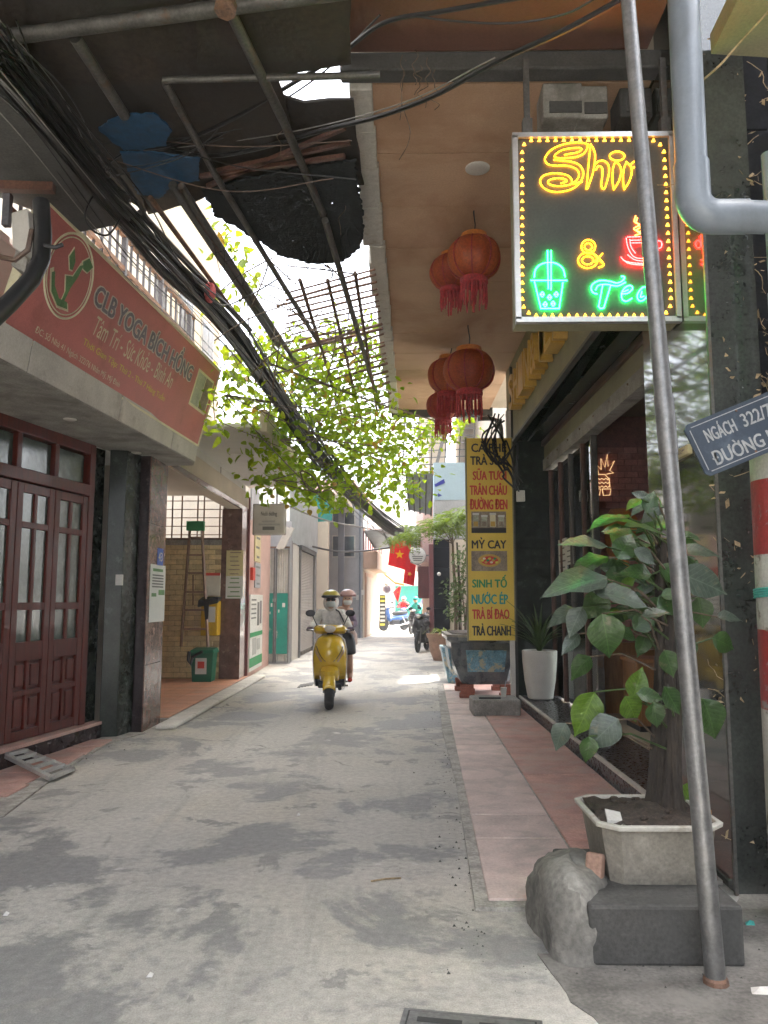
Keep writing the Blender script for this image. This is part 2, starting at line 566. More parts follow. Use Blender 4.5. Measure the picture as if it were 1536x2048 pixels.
D('polished', (0.045, 0.05, 0.045), 0.07, var=0.3, scale=3, bmp=0.0, spec=0.8, rvar=0.03, coat=0.35)
M['polished'].node_tree.nodes['Principled BSDF'].inputs['IOR'].default_value = 1.55
D('navytile', (0.008, 0.009, 0.012), 0.7, spec=0.06, var=0.4, scale=5, bmp=0.2, dirt=((0.016, 0.015, 0.012), 4, 0.55, 0.75), jitter=0.3)
D('greenstone', (0.022, 0.028, 0.022), 0.24, var=0.4, scale=7, bmp=0.03, spec=0.3)
D('brownmarble', (0.155, 0.088, 0.07), 0.2, var=0.35, scale=9, bmp=0.03, coat=0.3, dirt=((0.30, 0.22, 0.18), 6, 0.62, 0.68))
D('darkmarble', (0.032, 0.022, 0.023), 0.24, var=0.35, scale=9, bmp=0.03, spec=0.3, dirt=((0.09, 0.06, 0.06), 6, 0.62, 0.68))
D('woodred', (0.095, 0.014, 0.008), 0.42, var=0.35, scale=3, bmp=0.12, coat=0.08, spec=0.3, stretch=(9, 9, 1))
D('woodbeam', (0.10, 0.045, 0.03), 0.5, var=0.3, scale=6)
D('doorglass', (0.055, 0.075, 0.058), 0.14, var=0.25, scale=9, bmp=0.15, bscale=25, spec=0.8)
D('rust', (0.14, 0.08, 0.055), 0.8, var=0.4, scale=9, bmp=0.5, dirt=((0.24, 0.11, 0.05), 6, 0.5, 0.7))
D('galv', (0.19, 0.19, 0.19), 0.45, metal=0.7, var=0.2, scale=14, bmp=0.15, dirt=((0.26, 0.25, 0.24), 9, 0.5, 0.75))
D('steel', (0.11, 0.105, 0.095), 0.6, metal=0.6, var=0.25, scale=9, bmp=0.2, dirt=((0.13, 0.085, 0.055), 6, 0.55, 0.7))
D('alu', (0.62, 0.62, 0.60), 0.4, metal=0.85, var=0.1, scale=9, bmp=0.05)
D('pvc', (0.19, 0.22, 0.255), 0.35, var=0.06, scale=3, bmp=0.04, dirt=((0.14, 0.155, 0.17), 3, 0.5, 0.8))
D('black', (0.018, 0.018, 0.019), 0.45, var=0.2, scale=9, bmp=0.1)
D('cable', (0.014, 0.0135, 0.013), 0.42, var=0.2, scale=9, bmp=0.05)
D('cable_brown', (0.11, 0.07, 0.05), 0.55, var=0.2, scale=9, bmp=0.05)
D('cable_grey', (0.20, 0.19, 0.175), 0.55, var=0.2, scale=9, bmp=0.05)
D('board', (0.034, 0.024, 0.016), 0.95, var=0.35, scale=2.4, bmp=0.7, bscale=26, dirt=((0.035, 0.03, 0.025), 1.6, 0.46, 0.66))
D('bluetarp', (0.010, 0.055, 0.12), 0.6, var=0.2, scale=5, bmp=0.35, bscale=20, dirt=((0.02, 0.04, 0.07), 6, 0.55, 0.7))
D('net', (0.010, 0.013, 0.014), 0.95, var=0.4, scale=16, bmp=0.8, bscale=60)
D('yogared', (0.55, 0.175, 0.155), 0.55, var=0.09, scale=2.5, bmp=0.08, dirt=((0.28, 0.07, 0.05), 2.2, 0.55, 0.85))
D('whiteprint', (0.70, 0.66, 0.56), 0.7, var=0.08, bmp=0)
D('creamprint', (0.74, 0.69, 0.48), 0.7, var=0.12, bmp=0)
D('greyprint', (0.20, 0.18, 0.20), 0.7, var=0.25, scale=20, bmp=0)
D('yellowprint', (0.66, 0.62, 0.09), 0.7, var=0.1, bmp=0)
D('greenprint', (0.13, 0.26, 0.10), 0.7, var=0.2, bmp=0)
D('paleprint', (0.42, 0.44, 0.33), 0.6, var=0.25, scale=6, bmp=0)
D('brownprint', (0.28, 0.22, 0.16), 0.6, var=0.3, scale=12, bmp=0)
D('blackprint', (0.025, 0.022, 0.02), 0.6, var=0.1, bmp=0)
D('redprint', (0.62, 0.06, 0.035), 0.6, var=0.1, bmp=0)
D('tealprint', (0.02, 0.30, 0.26), 0.6, var=0.1, bmp=0)
D('forestprint', (0.03, 0.28, 0.10), 0.6, var=0.1, bmp=0)
D('faintprint', (0.42, 0.42, 0.40), 0.7, var=0.1, bmp=0)
D('darkfaint', (0.16, 0.16, 0.15), 0.7, var=0.1, bmp=0)
D('menuyellow', (0.76, 0.54, 0.075), 0.45, var=0.05, scale=2, bmp=0.03)
D('bluesign', (0.034, 0.050, 0.074), 0.5, var=0.12, scale=5, bmp=0.1, dirt=((0.11, 0.15, 0.20), 4, 0.55, 0.75))
D('signtext', (0.34, 0.35, 0.35), 0.6, var=0.2, scale=40, bmp=0, dirt=((0.28, 0.30, 0.34), 60, 0.55, 0.65))
D('polered', (0.26, 0.02, 0.02), 0.6, var=0.2, scale=5, bmp=0.3, dirt=((0.22, 0.20, 0.19), 7, 0.57, 0.63))
D('polewhite', (0.38, 0.365, 0.33), 0.7, var=0.15, scale=5, bmp=0.3, dirt=((0.13, 0.10, 0.08), 8, 0.56, 0.64))
D('neonpanel', (0.045, 0.052, 0.042), 0.6, var=0.2, scale=5, bmp=0.06)
D('lantern', (0.26, 0.032, 0.022), 0.6, var=0.25, scale=6, bmp=0.2, dirt=((0.42, 0.14, 0.03), 3, 0.5, 0.7))
D('lanterngold', (0.50, 0.17, 0.03), 0.5, var=0.2, scale=9, bmp=0.1)
D('tassel', (0.33, 0.03, 0.035), 0.8, var=0.3, scale=30)
D('goldletter', (0.58, 0.36, 0.07), 0.35, var=0.12, scale=6, bmp=0.03)
D('letterside', (0.55, 0.52, 0.44), 0.5, var=0.12, bmp=0.03)
D('brickred', (0.34, 0.14, 0.125), 0.8, var=0.18, scale=12, bmp=0.4, jitter=0.16)
D('brickjoint', (0.22, 0.095, 0.085), 0.9, var=0.2, scale=12, bmp=0.4)
D('brickyellow', (0.68, 0.54, 0.30), 0.8, var=0.14, scale=12, bmp=0.35, jitter=0.1)
D('jointyellow', (0.44, 0.34, 0.19), 0.9, var=0.2, scale=12, bmp=0.4)
D('orangefloor', (0.62, 0.31, 0.19), 0.5, var=0.14, scale=4, bmp=0.15, dirt=((0.48, 0.36, 0.28), 3, 0.55, 0.8), jitter=0.08)
D('interiorfloor', (0.48, 0.42, 0.31), 0.4, var=0.12, scale=4, bmp=0.05)
D('interior', (0.16, 0.10, 0.075), 0.8, var=0.2, scale=3)
D('cabinet', (0.28, 0.13, 0.045), 0.45, var=0.25, scale=5, bmp=0.1, stretch=(6, 6, 1))
D('potwhite', (0.60, 0.575, 0.53), 0.45, var=0.07, scale=4, bmp=0.05, dirt=((0.42, 0.38, 0.31), 4, 0.55, 0.8))
D('potgrey', (0.25, 0.228, 0.19), 0.8, var=0.2, scale=8, bmp=0.4, dirt=((0.17, 0.155, 0.13), 4, 0.48, 0.7))
D('potrim', (0.50, 0.48, 0.43), 0.65, var=0.12, scale=9, bmp=0.2, dirt=((0.35, 0.31, 0.25), 9, 0.52, 0.7))
D('glaze', (0.10, 0.115, 0.13), 0.28, var=0.3, scale=4, bmp=0.1, coat=0.4, dirt=((0.20, 0.20, 0.19), 4, 0.5, 0.75))
D('glazepanel', (0.15, 0.30, 0.40), 0.3, var=0.35, scale=12, bmp=0.1, dirt=((0.45, 0.42, 0.30), 9, 0.52, 0.58))
D('terracotta', (0.36, 0.22, 0.16), 0.8, var=0.2, scale=8, bmp=0.3)
D('soil', (0.055, 0.04, 0.03), 1.0, var=0.5, scale=25, bmp=1.0, bscale=90)
D('bark', (0.036, 0.028, 0.021), 0.95, var=0.45, scale=10, bmp=1.0, bscale=45, stretch=(2.2, 2.2, 0.5))
D('twig', (0.13, 0.095, 0.065), 0.9, var=0.3, scale=10, bmp=0.3)
D('drytwig', (0.34, 0.25, 0.14), 0.9, var=0.35, scale=10, bmp=0.3)
D('brick', (0.30, 0.11, 0.075), 0.9, var=0.3, scale=9, bmp=0.5)
D('brickgrey', (0.25, 0.235, 0.21), 0.9, var=0.3, scale=7, bmp=0.5)
D('tealgate', (0.015, 0.26, 0.20), 0.5, var=0.15, scale=3, bmp=0.08, dirt=((0.42, 0.44, 0.40), 2.2, 0.62, 0.68))
D('gategrey', (0.48, 0.47, 0.43), 0.5, var=0.14, scale=4, bmp=0.1, dirt=((0.34, 0.27, 0.20), 2.5, 0.58, 0.75))
D('shutter', (0.50, 0.47, 0.44), 0.5, var=0.12, scale=3, bmp=0.06)
D('corrug', (0.42, 0.45, 0.47), 0.5, metal=0.2, var=0.12, scale=3, bmp=0.06)
D('tealtarp', (0.02, 0.28, 0.25), 0.6, var=0.2, scale=4)
D('poster', (0.66, 0.66, 0.62), 0.6, var=0.05, bmp=0)
D('posteryellow', (0.60, 0.52, 0.27), 0.6, var=0.1, bmp=0)
D('posterblue', (0.02, 0.10, 0.48), 0.5, var=0.1, bmp=0)
D('flagred', (0.62, 0.02, 0.02), 0.7, var=0.08, bmp=0.1)
M['flag'] = cloth_mat('flag_cloth', (0.62, 0.018, 0.02), 0.45)
M['star'] = cloth_mat('flag_star', (0.75, 0.55, 0.02), 0.45)
D('awning', (0.30, 0.32, 0.33), 0.5, metal=0.3, var=0.15, scale=3)
D('skyblue', (0.36, 0.48, 0.55), 0.7, var=0.06, scale=2, bmp=0.05)
D('navyprint', (0.03, 0.04, 0.28), 0.6, var=0.1, bmp=0)
D('scootyellow', (0.62, 0.40, 0.018), 0.22, var=0.05, scale=6, bmp=0.0, coat=0.9)
D('rubber', (0.022, 0.022, 0.023), 0.8, var=0.25, scale=20, bmp=0.3, dirt=((0.09, 0.085, 0.08), 14, 0.5, 0.75))
D('chrome', (0.7, 0.7, 0.7), 0.16, metal=1.0, var=0.05, bmp=0)
D('plastic_dark', (0.03, 0.03, 0.033), 0.4, var=0.15, bmp=0.05)
D('plastic_grey', (0.30, 0.31, 0.33), 0.4, var=0.1, bmp=0.03)
D('lens', (0.55, 0.50, 0.42), 0.12, var=0.1, bmp=0.0, coat=0.8)
D('lens_amber', (0.42, 0.27, 0.14), 0.15, var=0.15, bmp=0.0, coat=0.8)
D('skin', (0.52, 0.32, 0.23), 0.6, var=0.06, bmp=0.05)
D('jacket', (0.68, 0.65, 0.60), 0.9, var=0.2, scale=18, bmp=0.25)
D('blouse', (0.58, 0.44, 0.40), 0.9, var=0.2, scale=16, bmp=0.25)
D('trousers', (0.20, 0.17, 0.17), 0.9, var=0.2, scale=12, bmp=0.2)
D('mauve', (0.20, 0.15, 0.20), 0.9, var=0.2, scale=12, bmp=0.2)
D('mask', (0.48, 0.52, 0.49), 0.9, var=0.08, bmp=0.1)
D('helmetyellow', (0.55, 0.47, 0.08), 0.3, var=0.08, bmp=0.0, coat=0.6)
D('helmetpink', (0.60, 0.36, 0.33), 0.35, var=0.08, bmp=0.0, coat=0.6)
D('bikeblack', (0.02, 0.02, 0.024), 0.3, var=0.2, bmp=0.0, coat=0.5)
D('bikeblue', (0.03, 0.11, 0.36), 0.3, var=0.2, bmp=0.0, coat=0.5)
D('raincoat', (0.03, 0.40, 0.34), 0.5, var=0.12, scale=8, bmp=0.2)
D('bluecloth', (0.06, 0.08, 0.30), 0.85, var=0.15, scale=8, bmp=0.2)
D('maroon', (0.17, 0.055, 0.055), 0.6, var=0.2, scale=3)
D('binyellow', (0.62, 0.38, 0.02), 0.5, var=0.1, bmp=0.05)
D('bingreen', (0.015, 0.14, 0.075), 0.5, var=0.1, bmp=0.05)
D('laddergreen', (0.03, 0.26, 0.10), 0.5, var=0.1, bmp=0.05)
D('ladderbrown', (0.27, 0.17, 0.12), 0.5, var=0.25, scale=9, bmp=0.1, metal=0.3)
D('litter', (0.60, 0.58, 0.54), 0.8, var=0.15, bmp=0.1)
D('litter_orange', (0.62, 0.28, 0.02), 0.6, var=0.15, bmp=0.1)
D('tealrope', (0.05, 0.32, 0.28), 0.8, var=0.2, bmp=0.2)
D('pinkwrap', (0.55, 0.12, 0.12), 0.8, var=0.25, scale=30, bmp=0.3)
D('windowglass', (0.05, 0.06, 0.07), 0.12, var=0.2, scale=3, bmp=0.02)
D('sheetwhite', (0.60, 0.58, 0.53), 0.7, var=0.08, bmp=0.05)
M['glass'] = glass_mat('shop_glass')
M['vine'] = leaf_mat('vine_leaf', (0.17, 0.30, 0.010), (0.44, 0.54, 0.04), 0.76)
M['vine_old'] = leaf_mat('vine_leaf_yellowing', (0.32, 0.22, 0.02), (0.42, 0.24, 0.04), 0.45)
M['plantleaf'] = leaf_mat('broad_leaf', (0.018, 0.05, 0.012), (0.042, 0.095, 0.02), 0.22, 0.32, spec=0.6, veins=True)
M['plantleaf_bright'] = leaf_mat('young_broad_leaf', (0.055, 0.13, 0.010), (0.095, 0.18, 0.016), 0.4, 0.35, veins=True)
M['plantleaf_pale'] = leaf_mat('sheen_broad_leaf', (0.042, 0.066, 0.046), (0.075, 0.098, 0.075), 0.15, 0.38, spec=0.6, veins=True)  # grey sheen of the leaf tops painted into the leaf colour
M['feather'] = leaf_mat('feathery_leaf', (0.15, 0.23, 0.035), (0.28, 0.36, 0.07), 0.5)
M['shrub'] = leaf_mat('shrub_leaf', (0.06, 0.11, 0.03), (0.13, 0.18, 0.06), 0.35)
M['strap'] = leaf_mat('strap_leaf', (0.04, 0.075, 0.025), (0.075, 0.12, 0.04), 0.2)
M['led_amber'] = emit_mat('led_amber', (1.0, 0.34, 0.02), 1.6)
M['led_yellow'] = emit_mat('led_yellow', (1.0, 0.36, 0.004), 4.2)
M['led_red'] = emit_mat('led_red', (1.0, 0.010, 0.010), 16.0)
M['led_redgold'] = emit_mat('led_red_gold', (1.0, 0.16, 0.02), 4.0)
M['led_green'] = emit_mat('led_green', (0.008, 1.0, 0.17), 13.0)
M['neon_warm'] = emit_mat('neon_warm', (1.0, 0.62, 0.30), 0.12)

M['lantern'] = leaf_mat('lantern_silk', (0.32, 0.035, 0.02), (0.50, 0.13, 0.03), 0.45, 0.5, tcol=(1.0, 0.75, 0.45))
def net_mat():
    m = mat('torn_shade_net', (0.010, 0.013, 0.014), 0.95, var=0.4, scale=16, bmp=0.8, bscale=60)
    nt = m.node_tree
    p, out = nt.nodes['Principled BSDF'], nt.nodes['Material Output']
    pos = nd(nt, 'ShaderNodeNewGeometry').outputs['Position']
    a = ramp(nt, noise(nt, pos, 34, 2, 0.5), 0.63, 0.66)
    b = ramp(nt, noise(nt, pos, 2.4, 3, 0.6), 0.52, 0.62)
    k = nd(nt, 'ShaderNodeMath', operation='MULTIPLY')
    nt.links.new(a, k.inputs[0])
    nt.links.new(b, k.inputs[1])
    tr = nd(nt, 'ShaderNodeBsdfTransparent')
    ms = nd(nt, 'ShaderNodeMixShader')
    nt.links.new(k.outputs[0], ms.inputs[0])
    nt.links.new(p.outputs[0], ms.inputs[1])
    nt.links.new(tr.outputs[0], ms.inputs[2])
    nt.links.new(ms.outputs[0], out.inputs[0])
    return m
M['net'] = net_mat()
# ================================================================ THE SETTING
structure(MB().grid([[(-70, -30, 0), (70, -30, 0)], [(-70, 140, 0), (70, 140, 0)]]), 'road', M['ground'])
# right-hand pavement: two rows of tiles on a mortar bed
def pav_left(y):
    return 0.44 + 0.0394 * (y - 4.01)
def pav_seam(y):
    return 1.04 + 0.0206 * (y - 4.82)
bed = structure(MB().plan([(pav_left(3.95) - 0.05, 3.93), (1.16, 3.93), (1.16, 4.3), (1.735, 4.3), (1.735, 13.9), (pav_left(13.9) - 0.08, 13.9), (pav_left(9) - 0.1, 9.0), (pav_left(6.4) - 0.04, 6.4)], -0.02, 0.022), 'pavement', M['mortar'])
def tile(name, poly, z0, z1, m, parent):
    return MB().plan(poly, z0, z1).build(name, m, parent, bevel=0.006)
y = 4.0
while y < 13.6:
    L = 0.52 if y > 4.4 else 0.98
    y2 = y + L
    z = 0.034 + RND.uniform(-0.004, 0.004)
    tile('paving_tile', [(pav_left(y) + 0.02, y + 0.006), (pav_seam(y) - 0.008, y + 0.006), (pav_seam(y2) - 0.008, y2 - 0.006), (pav_left(y2) + 0.02, y2 - 0.006)], 0.0, z, M['pinktile'], bed)
    y = y2
y = 4.32
while y < 13.6:
    y2 = y + 0.6
    z = 0.038 + RND.uniform(-0.004, 0.004)
    tile('paving_tile', [(pav_seam(y) + 0.008, y + 0.005), (1.72, y + 0.005), (1.72, y2 - 0.005), (pav_seam(y2) + 0.008, y2 - 0.005)], 0.0, z, M['redtile'], bed)
    y = y2
# left-hand strip of old red pavement in front of the wooden doors
lp = structure(MB().plan([(-3.6, 4.4), (-2.72, 5.5), (-2.93, 7.0), (-3.0, 8.2), (-2.84, 8.9), (-3.2, 8.9), (-3.6, 6.5)], -0.02, 0.012), 'side_pavement', M['mortar'])
yy = 5.6
while yy < 8.2:
    a, b = -3.56 + 0.15 * (yy - 6.2), -3.02 + 0.02 * (8 - yy)
    tile('paving_tile', [(a, yy + .004), (b + RND.uniform(-.03, .03), yy + .004), (b + RND.uniform(-.03, .03), yy + .39), (a + .05, yy + .39)], 0.0, 0.022 + RND.uniform(-.003, .003), M['redtile'], lp)
    yy += 0.4

def ragged_poly(pts, amp, seg=0.07):
    out = []
    for p, q in zip(pts, pts[1:] + pts[:1]):
        n_ = max(1, int((q - p).length / seg))
        out += [p.lerp(q, i / n_) + V((RND.uniform(-amp, amp), RND.uniform(-amp, amp), 0)) for i in range(n_)]
    return out
structure(MB().prism(ragged_poly([G(u, v, 0.0) for u, v in ((1075, 1905), (1200, 1925), (1470, 1925), (1475, 1778), (1800, 1778), (1900, 1980), (1560, 2200), (1250, 2080), (1150, 2010), (1110, 1965))], 0.02), (0, 0, 0.004)), 'dark_ground_patch', mat('dark_ground', (0.15, 0.142, 0.128), 0.9, var=0.3, scale=7, bmp=0.6, dirt=((0.20, 0.19, 0.17), 3.5, 0.5, 0.7)))  # thin ragged sheet, darker than the road around it
# ================================================================ RIGHT: tea shop
shop = thing('tea_shop', 'tea shop with brown overhanging upper floor, dark polished front and tall glass panes', 'building', (3, 8, 0))
# upper floor and soffit
SZ = 5.0
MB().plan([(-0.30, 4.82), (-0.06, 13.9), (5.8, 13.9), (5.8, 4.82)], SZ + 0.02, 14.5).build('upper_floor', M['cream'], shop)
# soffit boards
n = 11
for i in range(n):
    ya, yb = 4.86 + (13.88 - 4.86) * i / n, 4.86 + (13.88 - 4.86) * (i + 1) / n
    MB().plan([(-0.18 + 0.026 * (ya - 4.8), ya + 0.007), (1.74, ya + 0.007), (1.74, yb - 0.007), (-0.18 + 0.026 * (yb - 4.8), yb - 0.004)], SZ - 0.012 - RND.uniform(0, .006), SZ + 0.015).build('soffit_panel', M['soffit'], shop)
# rough cement edge along the alley side of the soffit, in uneven lengths
y = 4.84
while y < 13.8:
    L = RND.uniform(0.35, 0.8)
    xx = -0.30 + 0.026 * (y - 4.8)
    MB().box(xx - RND.uniform(0.0, 0.05), xx + 0.15, y, min(13.9, y + L), SZ - 0.06 - RND.uniform(0, 0.03), SZ + 0.16).build('cement_edge', M['potrim'], shop, bevel=0.01)
    y += L
MB().box(-0.06, 1.8, 13.86, 13.98, SZ - 0.14, SZ + 0.3).build('end_beam', M['concrete_dark'], shop, bevel=0.01)
MB().box(-0.36, 2.4, 4.70, 4.84, SZ - 0.03, SZ + 0.10).build('front_beam', M['concrete_dark'], shop, bevel=0.015)
dl = MB().lathe(V((G(955, 332, SZ).x, G(955, 332, SZ).y, SZ - 0.03)), [(0.085, 0), (0.10, 0.006), (0.10, 0.02)], 20).build('downlight', M['potwhite'], shop, smooth=True)
# fascia wall with the gold letters, its dark underside and the bands over the glass
MB().box(1.72, 1.95, 5.3, 11.6, 3.8, SZ - 0.013).build('fascia', M['olivewall'], shop)
MB().box(1.70, 1.76, 5.3, 11.6, 3.775, 3.81).build('fascia_trim', M['steel'], shop)
MB().box(1.76, 2.15, 5.3, 11.3, 3.80, 3.86).build('fascia_underside', M['greenstone'], shop)
MB().box(2.13, 2.19, 5.3, 11.3, 3.72, 3.798).build('moulding', M['woodbeam'], shop, bevel=0.01)
MB().box(2.17, 2.3, 5.3, 11.3, 3.52, 3.74).build('header', M['olivewall'], shop)
hb = MB().box(2.15, 2.3, 5.3, 11.3, 3.36, 3.52).build('header_rail', M['concrete'], shop)
for i in range(9):
    MB().ball((2.148, 5.7 + 0.62 * i, 3.475), 0.012, n=8, m=5).build('screw', M['rust'], hb)
# polished side panel that mirrors the alley
MB().box(1.75, 2.02, 4.16, 5.28, 0.0, SZ + 0.3).build('mirror_panel', M['polished'], shop)
MB().box(1.735, 1.752, 4.145, 4.165, 0.0, SZ + 0.3).build('panel_edge', M['steel'], shop)
# end pillar
MB().box(1.73, 2.34, 11.05, 11.5, 0.0, 3.8).build('end_pillar', M['greenstone'], shop, bevel=0.004)
MB().box(1.69, 1.73, 11.0, 11.06, 0.0, 4.9).build('corner_post', M['concrete_dark'], shop)
# step
st = MB().box(1.74, 5.6, 5.3, 11.3, 0.0, 0.165).build('step', M['darkgranite'], shop)
MB().box(1.725, 1.76, 5.28, 11.3, 0.150, 0.172).build('nosing', M['concrete_light'], st)
MB().box(2.27, 5.6, 5.3, 9.5, 0.165, 0.171).build('inside_floor', M['interiorfloor'], shop)
# glass front: posts, panes
posts = [5.34, 6.62, 8.62, 9.1, 9.75, 10.35, 11.0]
for i, yp in enumerate(posts):
    MB().box(2.22, 2.29, yp - 0.03, yp + 0.03, 0.171, 3.36).build('door_post', M['steel' if i in (1, 2, 4) else 'woodbeam'], shop, bevel=0.004)
for a, b in zip(posts[2:-1], posts[3:]):
    MB().box(2.25, 2.258, a + 0.03, b - 0.03, 0.19, 3.34).build('glass_pane', M['glass'], shop)
MB().box(2.25, 2.258, posts[0] + 0.03, posts[1] - 0.03, 0.19, 3.34).build('glass_pane', M['glass'], shop)
MB().box(2.22, 2.28, 9.13, 9.72, 0.2, 1.05).build('lower_panel', M['greenstone'], shop)
# inside
MB().box(5.5, 5.6, 5.3, 9.6, 0.17, 3.8).build('inside_wall', M['interior'], shop)
MB().box(2.3, 5.5, 5.3, 9.6, 3.76, 3.80).build('inside_ceiling', M['interior'], shop)
MB().box(2.03, 5.8, 4.7, 5.29, 0.0, 3.8).build('side_wall', M['interior'], shop)
bw = MB().box(2.3, 5.5, 9.38, 9.5, 0.171, 3.76).build('brick_wall', M['brickjoint'], shop)
bm = None
r = 0
z = 1.02
while z < 3.35:
    x = 2.34 - (0.08 if r % 2 else 0)
    while x < 3.5:
        if bm is None:
            o = MB().box(0, 0.152, 0, 0.03, 0, 0.066).build('brick', M['brickred'], None)
            o.parent = bw
            bm = o.data
        else:
            o = link('brick', bm, bw)
        o.location = V((x, 9.36 + RND.uniform(-0.004, 0.004), z)) - wloc(bw)
        x += 0.162
    z += 0.076
    r += 1
MB().box(2.3, 3.6, 9.3, 9.378, 0.172, 1.0).build('dado', M['cabinet'], bw)
# things inside the shop
PF = FACE_CAM(0, 9.33, 0)
neon = thing('neon_pineapple', 'yellow line neon of a pineapple wearing glasses on the brick wall', 'neon sign', AY(1203, 950, 9.33))
def zz(x, y):      # coordinates read in the enlarged view of the shop window
    a = AY(860 + x / 3.102, 820 + y / 3.102, 9.33)
    return a
def neon_tube(name, pts, m, par, r=0.006):
    return MB().tube(pts, r, 6).build(name, m, par, smooth=True)
body = [zz(*p) for p in ((1012, 520), (1008, 470), (1015, 430), (1045, 400), (1085, 400), (1112, 430), (1116, 480))]
neon_tube('body_outline', body, M['neon_warm'], neon)
for yy in (428, 452, 476):
    neon_tube('band', [zz(1018 + i * 12, yy + (5 if i % 2 else -5)) for i in range(9)], M['neon_warm'], neon)
neon_tube('crown', [zz(*p) for p in ((1045, 395), (1035, 340), (1062, 370), (1060, 300), (1085, 355), (1100, 275), (1105, 350), (1145, 315), (1115, 375), (1140, 390), (1095, 398))], M['neon_warm'], neon)
for x0, x1 in ((1008, 1058), (1068, 1122)):
    neon_tube('spectacle', [zz(*p) for p in ((x0, 490), (x1, 490), (x1 - 6, 528), (x0 + 8, 530), (x0, 490))], M['neon_warm'], neon)
dp = thing('wall_decoration', 'flat orange cutout shape fixed to the brick wall behind the glass', 'decoration', AY(1235, 1060, 9.3))
MB().prism([AY(u, v, 9.3) for u, v in ((1208, 1040), (1222, 1018), (1252, 1016), (1275, 1036), (1272, 1080), (1255, 1110), (1262, 1140), (1225, 1135), (1212, 1095))], (0, 0.03, 0)).build('cutout', M['lanterngold'], dp)
cab = thing('cabinet', 'low brown wooden cabinet standing inside the glass front', 'cabinet', (2.75, 8.2, 0.171))
MB().box(2.46, 3.1, 8.0, 8.5, 0.23, 0.86).build('carcass', M['cabinet'], cab, bevel=0.01)
MB().box(2.44, 3.12, 7.98, 8.52, 0.86, 0.90).build('top', M['cabinet'], cab, bevel=0.008)
MB().box(2.49, 2.77, 7.985, 8.0, 0.26, 0.83).build('door', M['cabinet'], cab)
MB().box(2.79, 3.07, 7.985, 8.0, 0.26, 0.83).build('door', M['cabinet'], cab)
MB().box(2.48, 3.08, 8.02, 8.48, 0.172, 0.23).build('plinth', M['black'], cab)
def paper(name, label, F, box, m, cat='notice', lines=0, lm=None, depth=0.004, group=None, bars=None):
    (u0, v0), (u1, v1) = box
    a0, b0 = F.hit(u0, v0)
    a1, b1 = F.hit(u1, v1)
    t = thing(name, label, cat, F.p((a0 + a1) / 2, b0), group)
    MB().fbox(F, a0, a1, b0, b1, 0.001, depth).build('sheet', m, t)
    h = (b1 - b0) / max(1, lines)
    for i in range(lines):
        w = RND.uniform(0.45, 0.8) * (a1 - a0)
        am = (a0 + a1) / 2 + RND.uniform(-.05, .05) * (a1 - a0)
        MB().fbox(F, am - w / 2, am + w / 2, b1 - h * (i + 0.62), b1 - h * (i + 0.38), depth + 0.0005, depth + 0.0015).build('print_line', lm or M['darkfaint'], t)
    for (f0, f1, g0, g1, mm) in (bars or ()):
        MB().fbox(F, a0 + f0 * (a1 - a0), a0 + f1 * (a1 - a0), b0 + g0 * (b1 - b0), b0 + g1 * (b1 - b0), depth + 0.001, depth + 0.003).build('print_block', M[mm], t)
    return t
GF = FACE_LEFT(2.245, 0, 0)
paper('notice', 'long white paper notice taped inside the shop glass', GF, ((1119, 1155), (1133, 1075)), M['poster'], lines=6)
paper('notice', 'short white paper notice beside a longer one on the shop glass', GF, ((1133, 1130), (1146, 1083)), M['poster'], lines=4)
# gold letters on the fascia
gl = thing('fascia_lettering', 'row of thick gold letters with pale sides on the olive fascia', 'lettering', (1.7, 9, 4.1))
FL = FACE_LEFT(1.718, 10.5, 4.08)
for i, ch in enumerate('SHIN&TEA'):
    a0 = 0.1 + i * 0.42
    o = text(ch, FL, a0, a0 + 0.34, 0, 0.46, 0.075, M['goldletter'], gl, name='letter', bold=0.02)
    md = o.modifiers.new('solid', 'SOLIDIFY')
    md.thickness, md.offset = 0.145, 0
# near upper ceiling over the pavement (brown), and near-right wall
nb = thing('corner_building', 'dark corner building with brown ceiling and navy tiled wall overgrown with dead vines', 'building', (3.4, 4.4, 0))
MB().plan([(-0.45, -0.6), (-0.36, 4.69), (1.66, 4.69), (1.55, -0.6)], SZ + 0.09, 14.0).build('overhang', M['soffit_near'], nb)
MB().box(1.67, 6.0, 4.3, 4.69, 5.3, 12.0).build('upper_wall', M['concrete_dark'], nb)
wb_ = MB().box(2.03, 6.0, 4.23, 4.6, 0.0, 5.3).build('wall', M['concrete_dark'], nb)
for i in range(5):
    for j in range(14):
        x0, z0 = 1.765 + i * 0.42, j * 0.6
        MB().box(x0, x0 + 0.412, 4.195 + RND.uniform(0, .006), 4.225, z0 + 0.004, z0 + 0.596).build('wall_tile', M['navytile'], nb, bevel=0.004)
sg = V(G(1425, 105, 4.6))
MB().prism([G(1422, 108, 4.6), G(1536, 115, 4.6), V((3.2, 3.0, 4.6)), V((3.0, 2.0, 4.6)), G(1490, -30, 4.6)], (0, 0, 0.12)).build('side_canopy', M['olivewall'], nb)
MB().box(2.6, 6.5, -7.0, 3.2, 0, 5).build('side_wall', M['concrete_dark'], nb)
